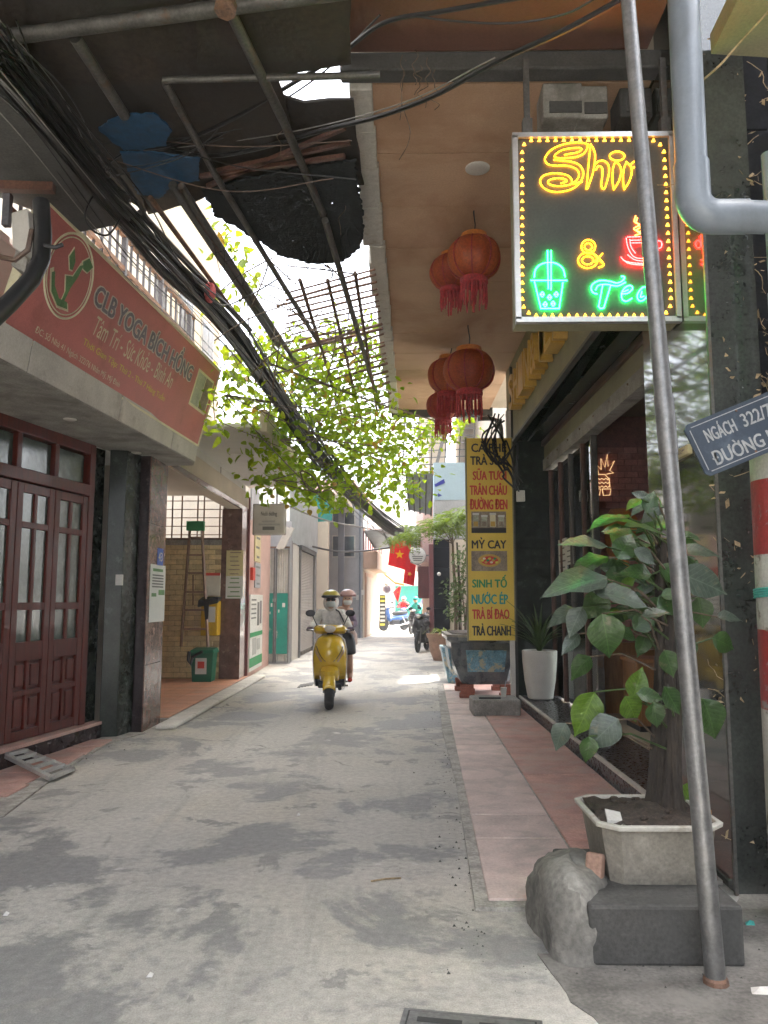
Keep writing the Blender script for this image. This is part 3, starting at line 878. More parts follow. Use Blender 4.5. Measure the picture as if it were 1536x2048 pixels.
# right-hand garden wall, house and roofs further on
gw = thing('garden_wall', 'pale plaster wall behind the potted plants', 'wall', (2.3, 18, 0))
MB().box(2.35, 2.6, 14.0, 23.4, 0, 2.6).build('wall', M['cream'], gw)
MB().box(2.3, 2.65, 14.0, 23.4, 2.6, 2.7).build('coping', M['concrete_light'], gw)
rh = thing('stone_pillar_house', 'house with black stone pillar and maroon shutters beside the parked motorbike', 'building', (2.6, 26, 0))
for k in range(6):
    MB().box(1.20, 1.66, 23.5, 24.1, 0.62 * k + (0.0 if k == 0 else 0.006), 0.62 * (k + 1)).build('pillar_stone', M['navytile'], rh, bevel=0.012)
MB().box(1.66, 6.0, 23.6, 33, 0, 5.2).build('wall', M['cream'], rh)
MB().box(1.05, 1.18, 23.6, 24.0, 0, 3.2).build('timber_post', M['maroon'], rh)
MB().box(0.72, 1.6, 24.2, 24.35, 1.55, 2.55).build('shutter_box', M['maroon'], rh)
for k in range(5):
    MB().box(0.74, 1.58, 24.17, 24.195, 1.6 + k * 0.19, 1.75 + k * 0.19).build('louvre', M['maroon'], rh)
MB().box(0.9, 1.6, 24.36, 33, 2.7, 5.2).build('upper_storey', M['pinkwall'], rh)
MB().box(1.15, 1.62, 24.4, 33, 0, 2.7).build('side_front', M['peach'], rh)
MB().box(1.1, 1.64, 24.4, 34, 5.2, 13).build('top_storey', M['cream'], rh)
bs = thing('blue_sign_house', 'tall narrow house front painted pale blue with two dark blue arrows', 'building', (2.2, 21, 2.7))
BF = FACE_CAM(0, 20.0, 0)
q0, q1 = BF.hit(868, 1000), BF.hit(945, 925)
MB().fbox(BF, q0[0], q1[0] + 1.6, q0[1], q1[1], -0.5, 0).build('front', M['skyblue'], bs)
MB().fbox(BF, q0[0], q1[0] + 1.6, q0[1] - 1.0, q0[1], -0.5, -0.01).build('plinth_wall', M['greywall'], bs)
for pts in (((869, 969), (888, 958), (890, 966), (871, 974)), ((868, 989), (876, 989), (876, 986), (884, 991), (876, 994), (876, 991), (868, 991))):
    MB().prism([BF.p(*BF.hit(*p), 0.004) for p in pts], (0, -0.01, 0)).build('arrow', M['navyprint'], bs)
for ya, yb, za, zb in ((14.0, 15.5, 2.7, 31), (17.0, 34, 2.7, 31), (15.5, 17.0, 2.7, 8.6), (15.5, 17.0, 13.2, 31)):  # added tall wall, shades the road; its slot lets a sun patch through
    MB().box(2.72, 3.0, ya, yb, za, zb).build('rear_wall', M['cream'], bs)
# awnings of thin metal sheet
def awning(name, label, pts, parent_loc, m='awning', thick=0.03, ribs=4):
    t = thing(name, label, 'awning', parent_loc)
    P = [V(p) for p in pts]
    MB().prism(P, (0, 0, thick)).build('sheet', M[m], t)
    for i in range(ribs + 1):
        f = i / ribs
        MB().bar(P[0].lerp(P[1], f) - V((0, 0, 0.03)), P[3].lerp(P[2], f) - V((0, 0, 0.03)), 0.04).build('purlin', M['steel'], t)
    return t
awning('metal_awning', 'steep grey sheet metal awning hung below the rooftop cage', [AY(812, 948, 21.5), AY(866, 948, 21.5), AY(862, 1030, 22.6), AY(818, 1020, 22.6)], AY(840, 948, 21.5))
awning('metal_awning', 'dark grey metal awning above the red flags', [AY(730, 1062, 29), AY(872, 1050, 29), AY(872, 1092, 31.5), AY(752, 1100, 31.5)], AY(800, 1060, 29))
cg = thing('rooftop_cage', 'rooftop steel cage of thin rails on the house beyond the shop', 'railing', AY(850, 945, 21.4))
for i in range(9):
    MB().bar(AY(800, 945 - i * 14, 21.4), AY(950, 940 - i * 14, 21.4), 0.025).build('rail', M['galv'], cg)
for i in range(6):
    MB().bar(AY(805 + i * 28, 948, 21.4), AY(805 + i * 28 + 6, 820, 21.4), 0.035).build('upright', M['steel'], cg)
MB().bar(AY(868, 950, 21.2), AY(893, 850, 21.2), 0.09).build('brace', M['galv'], cg)

# ================================================================ LEFT: house with wooden doors
hd = thing('wooden_door_house', 'house with red wooden panel doors under a concrete canopy slab', 'building', (-4, 7.5, 0))
def dx(y):
    return -3.62 + 0.185 * (y - 6.87)
MB().plan([(-4.6, -7), (dx(2.0), 2.0), (dx(9.6), 9.6), (-8, 9.6), (-8, -7)], 3.2, 9.0).build('upper_wall', M['offwhite'], hd)
MB().plan([(-4.7, -7.0), (dx(2.0) - 0.12, 2.0), (dx(5.95) - 0.12, 5.95), (-8, 5.95), (-8, -7.0)], 0, 3.2).build('side_wall', M['darkmarble'], hd)
MB().plan([(dx(5.9) - 0.3, 5.9), (dx(8.6) - 0.3, 8.6), (-8, 8.6), (-8, 5.9)], 0, 3.2).build('door_back', M['black'], hd)
ux = V((0.185, 1, 0)).normalized()
def DF(y, z, d=0.0):
    return Frame((dx(y) + d, y, z), ux, (0, 0, 1))
# step with red tile top
sp = MB().plan([(-3.62, 5.4), (-3.46 - 0.02, 6.9), (-3.21, 8.56), (-3.5, 8.6), (-3.75, 7), (-4.0, 5.4)], 0.0, 0.15).build('step', M['darkmarble'], hd)
MB().plan([(-3.63, 5.4), (-3.475, 6.9), (-3.205, 8.57), (-3.5, 8.6), (-3.75, 7), (-4.0, 5.4)], 0.15, 0.185).build('step_tile', M['redtile'], sp, bevel=0.004)
# door frame
fr = DF(8.27, 0.185)
MB().fbox(fr, 0.0, 0.10, 0, 3.02, -0.12, 0.03).build('door_jamb', M['woodred'], hd, bevel=0.006)
MB().fbox(fr, 0.10, 0.36, 0, 3.02, -0.14, -0.02).build('recess_wall', M['greenstone'], hd)
MB().fbox(fr, -2.5, 0.0, 2.44, 2.56, -0.10, 0.05).build('transom_bar', M['woodred'], hd, bevel=0.008)
MB().fbox(fr, -2.5, 0.0, 2.90, 3.02, -0.10, 0.03).build('door_head', M['woodred'], hd, bevel=0.006)
for i in range(4):
    a = -0.58 * (i + 1)
    tl = MB().fbox(fr, a + 0.04, a + 0.54, 2.58, 2.88, -0.05, -0.03).build('transom_pane', M['doorglass'], hd)
    MB().fbox(fr, a - 0.035, a + 0.035, 2.56, 2.90, -0.08, 0.02).build('transom_post', M['woodred'], hd, bevel=0.005)
def leafdoor(a0, handle=False):
    W, H = 0.572, 2.43
    m = MB()
    st_, t0, t1 = 0.085, -0.03, 0.02
    xs = [0, st_, W / 2 - 0.022, W / 2 + 0.022, W - st_, W]
    m.fbox(fr, a0, a0 + st_, 0.01, H, t0, t1).fbox(fr, a0 + W - st_, a0 + W, 0.01, H, t0, t1)
    rows = [(0.01, 0.10), (0.42, 0.47), (0.74, 0.92), (1.22, 1.29), (2.0, 2.06), (2.34, H)]
    for b0, b1 in rows:
        m.fbox(fr, a0 + st_, a0 + W - st_, b0, b1, t0, t1 - 0.002)
    m.fbox(fr, a0 + xs[2], a0 + xs[3], 0.10, 2.34, t0, t1 - 0.004)
    lf = m.build('door_leaf', M['woodred'], hd, bevel=0.006)
    for c0, c1 in ((xs[1], xs[2]), (xs[3], xs[4])):
        for b0, b1 in ((0.92, 1.22), (1.29, 2.0), (2.06, 2.34)):
            MB().fbox(fr, a0 + c0 - .005, a0 + c1 + .005, b0 - .005, b1 + .005, -0.012, -0.006).build('pane', M['doorglass'], lf)
        for b0, b1 in ((0.10, 0.42), (0.47, 0.74)):
            MB().fbox(fr, a0 + c0, a0 + c1, b0, b1, -0.028, -0.015).build('panel_back', M['woodred'], lf)
            MB().fbox(fr, a0 + c0 + 0.025, a0 + c1 - 0.025, b0 + 0.03, b1 - 0.03, -0.015, 0.012).build('raised_panel', M['woodred'], lf, bevel=0.012)
    if handle:
        MB().fbox(fr, a0 + 0.03, a0 + 0.06, 1.02, 1.2, t1, t1 + 0.012).fbox(fr, a0 + 0.035, a0 + 0.16, 1.10, 1.125, t1 + 0.012, t1 + 0.05).build('handle', M['chrome'], lf, bevel=0.004)
for i in range(4):
    leafdoor(-0.58 * (i + 1) + 0.004, i == 2)
# green post and dark marble pillar
MB().plan([(-3.24, 8.58), (-3.06, 8.62), (-3.0, 8.93), (-3.3, 8.93)], 0, 3.2).build('door_post', M['greenstone'], hd, bevel=0.006)
pl = MB().box(-3.32, -2.9, 8.96, 9.62, 0, 3.2).build('corner_pillar', M['darkmarble'], hd, bevel=0.004)
for k, (za, zb) in enumerate(((0, 0.75), (0.755, 1.5), (1.505, 2.4), (2.405, 3.195))):
    MB().box(-2.9, -2.885, 8.962, 9.62, za, zb).build('marble_slab', M['brownmarble'], pl, bevel=0.003)
# switch boxes
for u in (236, 243):
    p = AY(u, 1160, 8.57)
    MB().box(p.x - 0.02, p.x + 0.02, p.y - 0.03, p.y, p.z - 0.06, p.z + 0.06).build('switch', M['potwhite'], hd, bevel=0.004)
# concrete canopy slab
sl_ = [(-2.95, 3.4), (-2.81, 5.28), (-2.49, 9.4), (-2.56, 9.62), (-3.0, 9.66), (dx(9.5), 9.5), (dx(3.4) + 0.0, 3.4)]
MB().plan(sl_, 3.2, 3.44).build('canopy_slab', M['concrete'], hd, bevel=0.012)
for (ya, yb) in ((3.5, 5.6), (5.62, 7.18), (7.2, 8.55), (8.57, 9.38)):
    xa, xb = -2.95 + (ya - 3.4) * 0.0745 if ya < 5.28 else -2.81 + (ya - 5.28) * 0.0777, -2.81 + (yb - 5.28) * 0.0777
    MB().prism([(xa + .002, ya, 3.21), (xb + .002, yb, 3.21), (xb + 0.035, yb, 3.46), (xa + 0.035, ya, 3.46)], (0.012, 0, 0)).build('edge_panel', M['concrete_light'], hd, bevel=0.004)
for u, v in ((140, 838), (272, 905)):
    p = G(u, v, 3.2)
    MB().lathe((p.x, p.y, 3.188), [(0.05, 0), (0.06, 0.004), (0.06, 0.014)], 16).build('downlight', M['concrete_light'], hd, smooth=True)
# balcony above
MB().plan([(-2.95, 3.4), (-2.6, 9.6), (dx(9.6), 9.6), (dx(3.4), 3.4)], 4.1, 4.16).build('balcony_floor', M['offwhite'], hd)
for i in range(26):
    f = i / 25
    p = V((-2.78 + 0.2 * f, 5.2 + 4.3 * f, 4.16))
    MB().bar(p, p + V((0, 0, 0.95)), 0.05 if i % 6 == 0 else 0.022).build('baluster', M['slatecol'], hd)
for z in (4.3, 4.75, 5.1):
    MB().bar((-2.78, 5.2, z), (-2.58, 9.5, z), 0.045).build('hand_rail', M['rust'], hd)
# yoga club sign
yo = thing('shop_sign', 'long faded red club sign leaning out above the concrete canopy', 'sign', (-2.6, 7.3, 3.46))
A, B, T = V((-2.80, 5.28, 3.47)), V((-2.44, 9.32, 3.41)), V((0.25, 0, 0.92))
YF = Frame(A, (B - A).normalized(), T.normalized())
YW, YH = (B - A).length, T.length
MB().fbox(YF, 0, YW, 0, YH, -0.05, 0).build('panel', M['yogared'], yo)
for a0, a1, b0, b1 in ((-0.02, YW + 0.02, -0.02, 0.0), (-0.02, YW + 0.02, YH, YH + 0.03), (-0.02, 0, 0, YH), (YW, YW + 0.02, 0, YH)):
    MB().fbox(YF, a0, a1, b0, b1, -0.06, 0.012).build('edge_strip', M['creamprint'], yo)
def yrow(body, ua, va, ub, vb, h, m, **k):
    (a0, b0), (a1, b1) = YF.hit(ua, va), YF.hit(ub, vb)
    return text(body, Frame(YF.p(a0, b0), (YF.p(a1, b1) - YF.p(a0, b0)).normalized(), YF.uy), 0, (YF.p(a1, b1) - YF.p(a0, b0)).length, 0, h, k.pop('d', 0.004), m, yo, **k)
yrow('CLB YOGA BÍCH HỒNG', 185, 606, 379, 763, 0.27, M['whiteprint'], bold=0.075, d=0.001)
yrow('CLB YOGA BÍCH HỒNG', 185, 606, 379, 763, 0.27, M['greyprint'], bold=0.028, d=0.005)
yrow('Tâm Trí - Sức Khỏe - Bình An', 183, 668, 340, 778, 0.19, M['creamprint'], shear=0.2)
yrow('Thời Gian Tập: Thứ 2 - Thứ 7 Hàng Tuần', 163, 692, 326, 806, 0.095, M['yellowprint'])['kind'] = 'stuff'
yrow('ĐC: Số Nhà 41 Ngách 322/76 Nhân Mỹ, Mỹ Đình', 67, 668, 236, 778, 0.085, M['creamprint'])['kind'] = 'stuff'
c = YF.hit(139, 553)
def yell(ra, rb, r, m, d):
    pts = [YF.p(c[0] + ra * math.cos(t), c[1] + rb * math.sin(t), d) for t in [2 * math.pi * i / 48 for i in range(49)]]
    MB().tube(pts, r, 4, cap=False).build('emblem_ring', m, yo)
yell(0.325, 0.335, 0.010, M['creamprint'], 0.002)
yell(0.295, 0.305, 0.005, M['creamprint'], 0.002)
def ypoly(pts, m, name, d=0.004):
    MB().prism([YF.p(c[0] + x * .76, c[1] + y * .8, d) for x, y in pts], YF.n * 0.003).build(name, m, yo)
for k, mm, d in ((1.18, 'creamprint', 0.002), (1.0, 'greenprint', 0.006)):
    def sc_(pts):
        cx, cy = sum(p[0] for p in pts) / len(pts), sum(p[1] for p in pts) / len(pts)
        return [(cx + (x - cx) * k, cy + (y - cy) * k) for x, y in pts]
    ypoly(sc_([(-0.02, -0.30), (0.0, -0.15), (-0.07, -0.02), (0.04, 0.02), (0.10, 0.16), (0.16, 0.20), (0.13, 0.06), (0.06, -0.10), (0.02, -0.30)]), M[mm], 'emblem_stem', d)
    ypoly(sc_([(-0.05, 0.06), (-0.12, 0.16), (-0.08, 0.26), (0.0, 0.16), (0.0, 0.07)]), M[mm], 'emblem_leaf', d)
    ypoly(sc_([(0.13, 0.22), (0.22, 0.30), (0.33, 0.25), (0.26, 0.16), (0.17, 0.16)]), M[mm], 'emblem_leaf', d)
    ypoly(sc_([(-0.27, -0.06), (-0.20, -0.18), (-0.07, -0.26), (0.08, -0.24), (0.12, -0.30), (-0.06, -0.33), (-0.22, -0.25), (-0.31, -0.09)]), M[mm], 'emblem_ribbon', d)
h0, h1 = YF.hit(366, 790), YF.hit(418, 790)
MB().fbox(YF, 3.44, 3.98, 0.36, 0.80, 0.001, 0.004).build('photo_border', M['creamprint'], yo)
MB().fbox(YF, 3.47, 3.71, 0.39, 0.77, 0.004, 0.006).build('photo', M['paleprint'], yo)
MB().fbox(YF, 3.73, 3.95, 0.39, 0.77, 0.004, 0.006).build('photo', M['brownprint'], yo)
# loose ramp grate on the ground by the step
gr = thing('ramp_grate', 'loose grey metal ramp grate propped from the step to the road', 'grate', (-3.1, 6.7, 0))
ga, gb, gc, gd_ = G(14, 1512, 0.17), G(52, 1503, 0.17), G(145, 1540, 0.03), G(104, 1557, 0.03)
MB().bar(ga, gd_, 0.05, 0.03).build('side_bar', M['alu'], gr)
MB().bar(gb, gc, 0.05, 0.03).build('side_bar', M['alu'], gr)
for i in range(6):
    f = i / 5
    MB().bar(ga.lerp(gd_, f) + V((0, 0, .012)), gb.lerp(gc, f) + V((0, 0, .012)), 0.05 if i in (0, 5) else 0.03, 0.03).build('rung', M['alu'], gr)

# ================================================================ LEFT: open garage house
gh = thing('garage_house', 'cream house with an open tiled garage and yellow brick inner wall', 'building', (-4.5, 12, 0))
MB().box(-6.5, -2.95, 9.64, 15.0, 3.6, 4.4).build('upper_wall', M['offwhite'], gh)
MB().box(-6.5, -3.4, 9.64, 14.4, 4.4, 8.6).build('upper_storey', M['cream'], gh)
MB().box(-3.15, -2.90, 9.64, 15.1, 3.2, 3.6).build('lintel', M['cream'], gh, bevel=0.01)
MB().box(-2.9, -2.86, 9.64, 15.1, 3.2, 3.27).build('lintel_strip', M['brownmarble'], gh)
MB().plan([(-2.95, 9.7), (-1.75, 9.9), (-1.75, 15.0), (-2.95, 15.4)], 3.75, 3.80).build('canopy_soffit', M['offwhite'], gh)
MB().plan([(-1.78, 9.9), (-1.68, 9.9), (-1.68, 15.0), (-1.78, 15.0)], 3.70, 4.0).build('canopy_edge', M['cream'], gh, bevel=0.01)
for u, v in ((467, 908), (505, 942)):
    p = G(u, v, 3.75)
    MB().lathe((p.x, p.y, 3.738), [(0.06, 0), (0.075, 0.004), (0.075, 0.014)], 16).build('downlight', M['potwhite'], gh, smooth=True)
MB().box(-2.95, -2.94, 10.8, 10.82, 3.28, 3.74).box(-2.95, -2.94, 12.8, 12.82, 3.28, 3.74).build('wall_joint', M['concrete'], gh)
pi2 = MB().box(-3.24, -2.86, 14.3, 14.9, 0.06, 3.2).build('pillar', M['brownmarble'], gh, bevel=0.006)
MB().box(-2.86, -2.83, 14.88, 14.95, 0.06, 3.5).build('corner_trim', M['maroon'], gh)
MB().box(-6.5, -6.4, 9.7, 14.4, 0, 3.6).build('rear_wall', M['cream'], gh)
MB().box(-6.5, -2.92, 9.63, 9.7, 0, 3.6).build('near_wall', M['cream'], gh)
MB().box(-6.4, -3.0, 9.7, 14.3, 3.45, 3.6).build('ceiling', M['cream'], gh)
fl = MB().box(-6.4, -2.78, 9.66, 14.95, 0.0, 0.05).build('garage_floor', M['mortar'], gh)
tm = None
for i in range(8):
    for j in range(13):
        if tm is None:
            o = MB().box(0, 0.392, 0, 0.392, 0, 0.012).build('floor_tile', M['orangefloor'], None)
            o.parent = fl
            tm = o.data
        else:
            o = link('floor_tile', tm, fl)
        o.location = V((-6.0 + i * 0.4, 9.72 + j * 0.4, 0.05)) - wloc(fl)
MB().prism([(-2.80, 9.1, 0.0), (-2.56, 9.15, 0.0), (-2.52, 15.2, 0.0), (-2.80, 15.2, 0.0)], (0, 0, 0.055)).build('kerb_ramp', M['concrete_light'], gh, bevel=0.03)
# far inner wall: yellow bricks below, window grille above
yb = MB().box(-6.4, -3.2, 14.32, 14.5, 0.05, 2.56).build('brick_wall', M['jointyellow'], gh)
tb = None
r = 0
z = 0.09
while z < 2.5:
    x = -4.55 - (0.12 if r % 2 else 0)
    while x < -3.46:
        if tb is None:
            o = MB().box(0, 0.228, 0, 0.03, 0, 0.084).build('brick', M['brickyellow'], None, bevel=0.006)
            o.parent = yb
            tb = o.data
        else:
            o = link('brick', tb, yb)
            md = o.modifiers.new('bevel', 'BEVEL'); md.width = 0.006
        o.location = V((x, 14.298 + RND.uniform(-.004, .004), z)) - wloc(yb)
        x += 0.24
    z += 0.094
    r += 1
MB().box(-6.4, -3.24, 14.26, 14.5, 2.52, 2.62).build('sill', M['concrete'], yb, bevel=0.006)
gg = MB().box(-4.6, -3.24, 14.36, 14.39, 2.62, 2.66).build('window_grille', M['rust'], gh)
for x in (-4.45, -4.2, -4.02, -3.72, -3.6, -3.3):
    MB().bar((x, 14.37, 2.62), (x, 14.37, 3.6), 0.022).build('grille_bar', M['rust'], gg)
for k in range(6):
    MB().bar((-4.6, 14.37, 2.72 + k * 0.16), (-3.26, 14.37, 2.72 + k * 0.16), 0.016).build('grille_bar', M['rust'], gg)
MB().box(-3.27, -3.25, 14.5, 16.5, 2.62, 3.5).build('window_reveal', M['peach'], gg)
MB().box(-5.5, -3.14, 16.4, 16.5, 2.0, 4.6).build('light_well', M['offwhite'], gg)
# ladder, bins, notices
ld = thing('step_ladder', 'brown folding ladder leaning on the yellow brick wall with green top cap', 'ladder', (-3.75, 14.0, 0.06))
LF = FACE_CAM(0, 14.18, 0)
def lp_(u, v, y=14.18):
    return AY(u, v, y)
for a, b in (((381, 1045), (362, 1293)), ((403, 1045), (416, 1293))):
    mb = MB()
    p, q = lp_(*a), lp_(*b, 13.95)
    mb.bar(p, q, 0.035, 0.05).build('stile', M['ladderbrown'], ld)
for i, v in enumerate((1075, 1110, 1146, 1184, 1220, 1258)):
    f = (v - 1045) / 248
    y = 14.18 - 0.23 * f
    MB().bar(lp_(381 - 19 * f, v, y), lp_(403 + 13 * f, v, y), 0.05, 0.03).build('tread', M['ladderbrown'], ld)
a, b = lp_(375, 1062), lp_(410, 1043)
MB().box(a.x, b.x, 14.08, 14.2, a.z, b.z).build('top_cap', M['laddergreen'], ld, bevel=0.01)
MB().bar(lp_(386, 1150, 14.1), lp_(386, 1210, 14.02), 0.02).build('brace', M['rust'], ld)
def wheelie(name, label, x0, x1, y0, y1, z0, z1, m):
    t = thing(name, label, 'bin', ((x0 + x1) / 2, (y0 + y1) / 2, z0))
    k = 0.03
    P = [(x0 + k, y0 + k, z0), (x1 - k, y0 + k, z0), (x1 - k, y1 - k, z0), (x0 + k, y1 - k, z0)]
    Q = [(x0, y0, z1), (x1, y0, z1), (x1, y1, z1), (x0, y1, z1)]
    MB().add(P + Q, [(0, 3, 2, 1), (0, 1, 5, 4), (1, 2, 6, 5), (2, 3, 7, 6), (3, 0, 4, 7), (4, 5, 6, 7)]).build('body', m, t, bevel=0.01)
    MB().add([(x0 - .03, y0 - .05, z1), (x1 + .03, y0 - .05, z1), (x1 + .03, y1 + .02, z1), (x0 - .03, y1 + .02, z1), (x0, y0, z1 + .06), (x1, y0, z1 + .06), (x1, y1, z1 + .09), (x0, y1, z1 + .09)],
             [(0, 3, 2, 1), (4, 5, 6, 7), (0, 1, 5, 4), (1, 2, 6, 5), (2, 3, 7, 6), (3, 0, 4, 7)]).build('lid', m, t, bevel=0.015)
    return t
wg = wheelie('waste_bin', 'dark green lidded waste bin on the orange garage floor', -3.62, -3.22, 13.75, 14.1, 0.062, 0.56, M['bingreen'])
F_ = FACE_CAM(0, 13.752, 0)
MB().fbox(F_, -3.53, -3.33, 0.2, 0.48, 0.0, 0.004).build('label_sheet', M['poster'], wg)
MB().fbox(F_, -3.49, -3.37, 0.3, 0.42, 0.004, 0.006).build('label_mark', M['redprint'], wg)
MB().tube([(-3.63, 13.70, 0.60), (-3.64, 13.69, 0.45), (-3.60, 13.70, 0.36), (-3.58, 13.72, 0.50), (-3.4, 13.70, 0.60)], 0.03, 6).build('liner_bag', M['black'], wg, smooth=True)
wy = thing('wall_bin', 'yellow wall bin with black liner hanging above the green bin', 'bin', (-3.35, 14.2, 0.9))
MB().box(-3.52, -3.22, 14.02, 14.29, 0.86, 1.48).build('body', M['binyellow'], wy, bevel=0.01)
MB().add([(-3.58, 13.96, 1.36), (-3.2, 13.96, 1.44), (-3.2, 14.28, 1.52), (-3.58, 14.28, 1.52), (-3.57, 13.98, 1.5), (-3.2, 13.98, 1.54), (-3.2, 14.28, 1.56), (-3.57, 14.28, 1.56)],
         [(0, 3, 2, 1), (4, 5, 6, 7), (0, 1, 5, 4), (1, 2, 6, 5), (2, 3, 7, 6), (3, 0, 4, 7)]).build('liner_bag', M['black'], wy, bevel=0.02)
MB().prism([(-3.46, 13.955, 1.44), (-3.36, 13.955, 1.44), (-3.38, 13.99, 1.16), (-3.43, 13.99, 1.14)], (0, -0.02, 0)).build('liner_tail', M['black'], wy)
MB().box(-3.42, -3.26, 14.012, 14.02, 1.1, 1.38).build('label_sheet', M['poster'], wy)
MB().box(-3.52, -3.24, 14.25, 14.29, 1.58, 2.0).build('backboard', M['whiteprint'], wy)
MB().box(-3.52, -3.24, 14.24, 14.25, 1.95, 2.0).build('red_strip', M['redprint'], wy)
NP = FACE_CAM(0, 14.298, 0)
paper('notice', 'yellow printed notice pasted on the brown marble garage pillar', NP, ((452, 1152), (487, 1101)), M['posteryellow'], lines=6, lm=M['brownprint'])
paper('notice', 'white and green printed notice under the yellow one on the pillar', NP, ((451, 1197), (486, 1152)), M['poster'], lines=5, lm=M['greenprint'])
MF = FACE_RIGHT(-2.884, 0, 0)
paper('notice', 'tall white poster with green leaf print on the marble pillar by the doors', MF, ((297, 1245), (331, 1132)), M['poster'], lines=0,
      bars=[(0.15, .8, .88, .93, 'greenprint')] + [(0.12, .85, .80 - .05 * i, .825 - .05 * i, 'darkfaint') for i in range(5)] + [(0.1, .4, .44, .50, 'greenprint'), (0.55, .95, .47, .56, 'greenprint')])
bp = paper('number_plate', 'small blue house plate on the marble pillar', MF, ((314, 1131), (326, 1098)), M['posterblue'], cat='sign')
a0, b0 = MF.hit(316, 1122)
a1, b1 = MF.hit(324, 1106)
text('43', MF, a0, a1, b0, b1, 0.007, M['whiteprint'], bp, bold=0.02)
# wall with advertising boards beyond the garage
ah = thing('poster_wall', 'narrow brown wall covered with small notices beside the garage', 'wall', (-2.95, 16.5, 0))
MB().plan([(-3.1, 15.0), (-2.87, 15.02), (-2.95, 18.15), (-3.2, 18.15)], 0, 3.1).build('wall', M['pinkwall'], ah)
MB().plan([(-6, 16.6), (-3.12, 16.6), (-3.2, 18.0), (-6, 18.0)], 0, 4.4).build('rear_wall', M['greywall'], ah)
AF = Frame((-2.865, 15.02, 0), V((-0.08, 3.13, 0)).normalized(), (0, 0, 1))
def abox(name, label, u0, v0, u1, v1, m, **k):
    return paper(name, label, AF, ((u0, v0), (u1, v1)), M[m], **k)
ab = abox('advert_board', 'tall white and green advertising board standing against the brown wall', 495, 1345, 523, 1190, 'poster', cat='board', depth=0.03,
     bars=[(0, 1, .44, .50, 'forestprint'), (0, 1, .05, .17, 'forestprint')] + [(.08, .45, .92 - .06 * i, .94 - .06 * i, 'darkfaint') for i in range(5)] + [(.55, .70, .58, .9, 'darkfaint'), (.76, .9, .6, .92, 'greyprint'), (.55, .8, .25, .4, 'faintprint'), (.2, .5, .2, .42, 'faintprint')])
abox('notice', 'cream plaque high on the brown wall beside the garage', 508, 1122, 520, 1070, 'posteryellow', lines=3, depth=.02)
abox('notice', 'mauve plaque below the cream plaque on the brown wall', 508, 1175, 520, 1128, 'greywall', lines=3, depth=.02)
abox('alarm_box', 'small red box on the brown wall', 500, 1160, 505, 1136, 'redprint', cat='box', depth=.06)
hs = thing('hanging_sign', 'white rounded sign hanging from the cream canopy on two rods', 'sign', AY(538, 1008, 14.6))
HF = FACE_CAM(0, 14.6, 0)
(ha0, hb0), (ha1, hb1) = HF.hit(505, 1069), HF.hit(571, 1008)
MB().fbox(HF, ha0, ha1, hb0, hb1, -0.1, 0).build('panel', M['offwhite'], hs, bevel=0.03)
MB().fbox(HF, ha0 - .012, ha1 + .012, hb0 - .012, hb1 + .012, -0.08, -0.03).build('rim', M['concrete'], hs, bevel=0.03)
for u in (524, 553):
    p = HF.hit(u, 1008)
    MB().bar(HF.p(p[0], hb1, -0.05), HF.p(p[0], hb1 + 0.22, -0.05), 0.025).build('hanger_rod', M['black'], hs)
textpx('Nuôi dưỡng', HF, ((522, 1034), (554, 1023)), M['darkfaint'], hs, bold=0.02)
for u0, u1, v in ((524, 550, 1043), (517, 560, 1049)):
    (x0, z0), (x1, z1) = HF.hit(u0, v + 2), HF.hit(u1, v - 2)
    MB().fbox(HF, x0, x1, z0, z1, 0.001, 0.003).build('print_line', M['faintprint'], hs)
(x0, z0), (x1, z1) = HF.hit(525, 1060), HF.hit(549, 1053)
MB().fbox(HF, x0, x1, z0, z1, 0.001, 0.004).build('print_block', M['darkfaint'], hs)
# corrugated gate, shutter shop
gt = thing('metal_gate', 'weathered corrugated gate with teal lower half beside the advertising board', 'gate', (-2.8, 18.2, 0))
GT = FACE_CAM(0, 18.2, 0)
def corr(F, a0, a1, b0, b1, step, amp, d=0.0):
    n = max(2, int((a1 - a0) / step)) * 2
    rows = [[F.p(a0 + (a1 - a0) * i / n, b, d + (amp if i % 2 else 0)) for i in range(n + 1)] for b in (b0, b1)]
    return MB().grid(rows)
x0, x1 = GT.hit(526, 1300)[0], GT.hit(577, 1300)[0]
xm = GT.hit(549, 1300)[0]
for xa, xb in ((x0, xm - 0.01), (xm + 0.01, x1)):
    corr(GT, xa, xb, 0.08, 2.7, 0.05, 0.014).build('leaf_sheet', M['gategrey'], gt, solid=0.004)
    lf = MB().fbox(GT, xa + 0.02, xb - 0.02, 0.25, 1.66, 0.016, 0.03).build('teal_panel', M['tealgate'], gt, bevel=0.004)
    for sx in (xa, xb - 0.03):
        MB().fbox(GT, sx, sx + 0.03, 0.05, 2.74, 0.016, 0.045).build('stile', M['galv'], gt)
MB().fbox(GT, x0, x1, 2.72, 2.76, 0.0, 0.05).build('top_rail', M['rust'], gt)
for k in range(5):
    xs_, zs_ = RND.uniform(x0 + .05, x1 - .1), RND.uniform(1.1, 1.55)
    MB().fbox(GT, xs_, xs_ + RND.uniform(.03, .09), zs_, zs_ + RND.uniform(.04, .1), 0.03, 0.033).build('sticker', M['poster'], gt)
MB().box(-6, -2.5, 18.5, 18.6, 0, 3.4).build('backing_wall', M['greywall'], gt)
for k in range(2):
    MB().bar(AY(556 + 8 * k, 1098, 18.1), AY(577 + 8 * k, 1055, 18.1), 0.09).build('leaning_board', M['sheetwhite'], gt)
sh = thing('shutter_shop', 'grey corrugated metal shop with roller shutter pulled down', 'building', (-3, 21.5, 0))
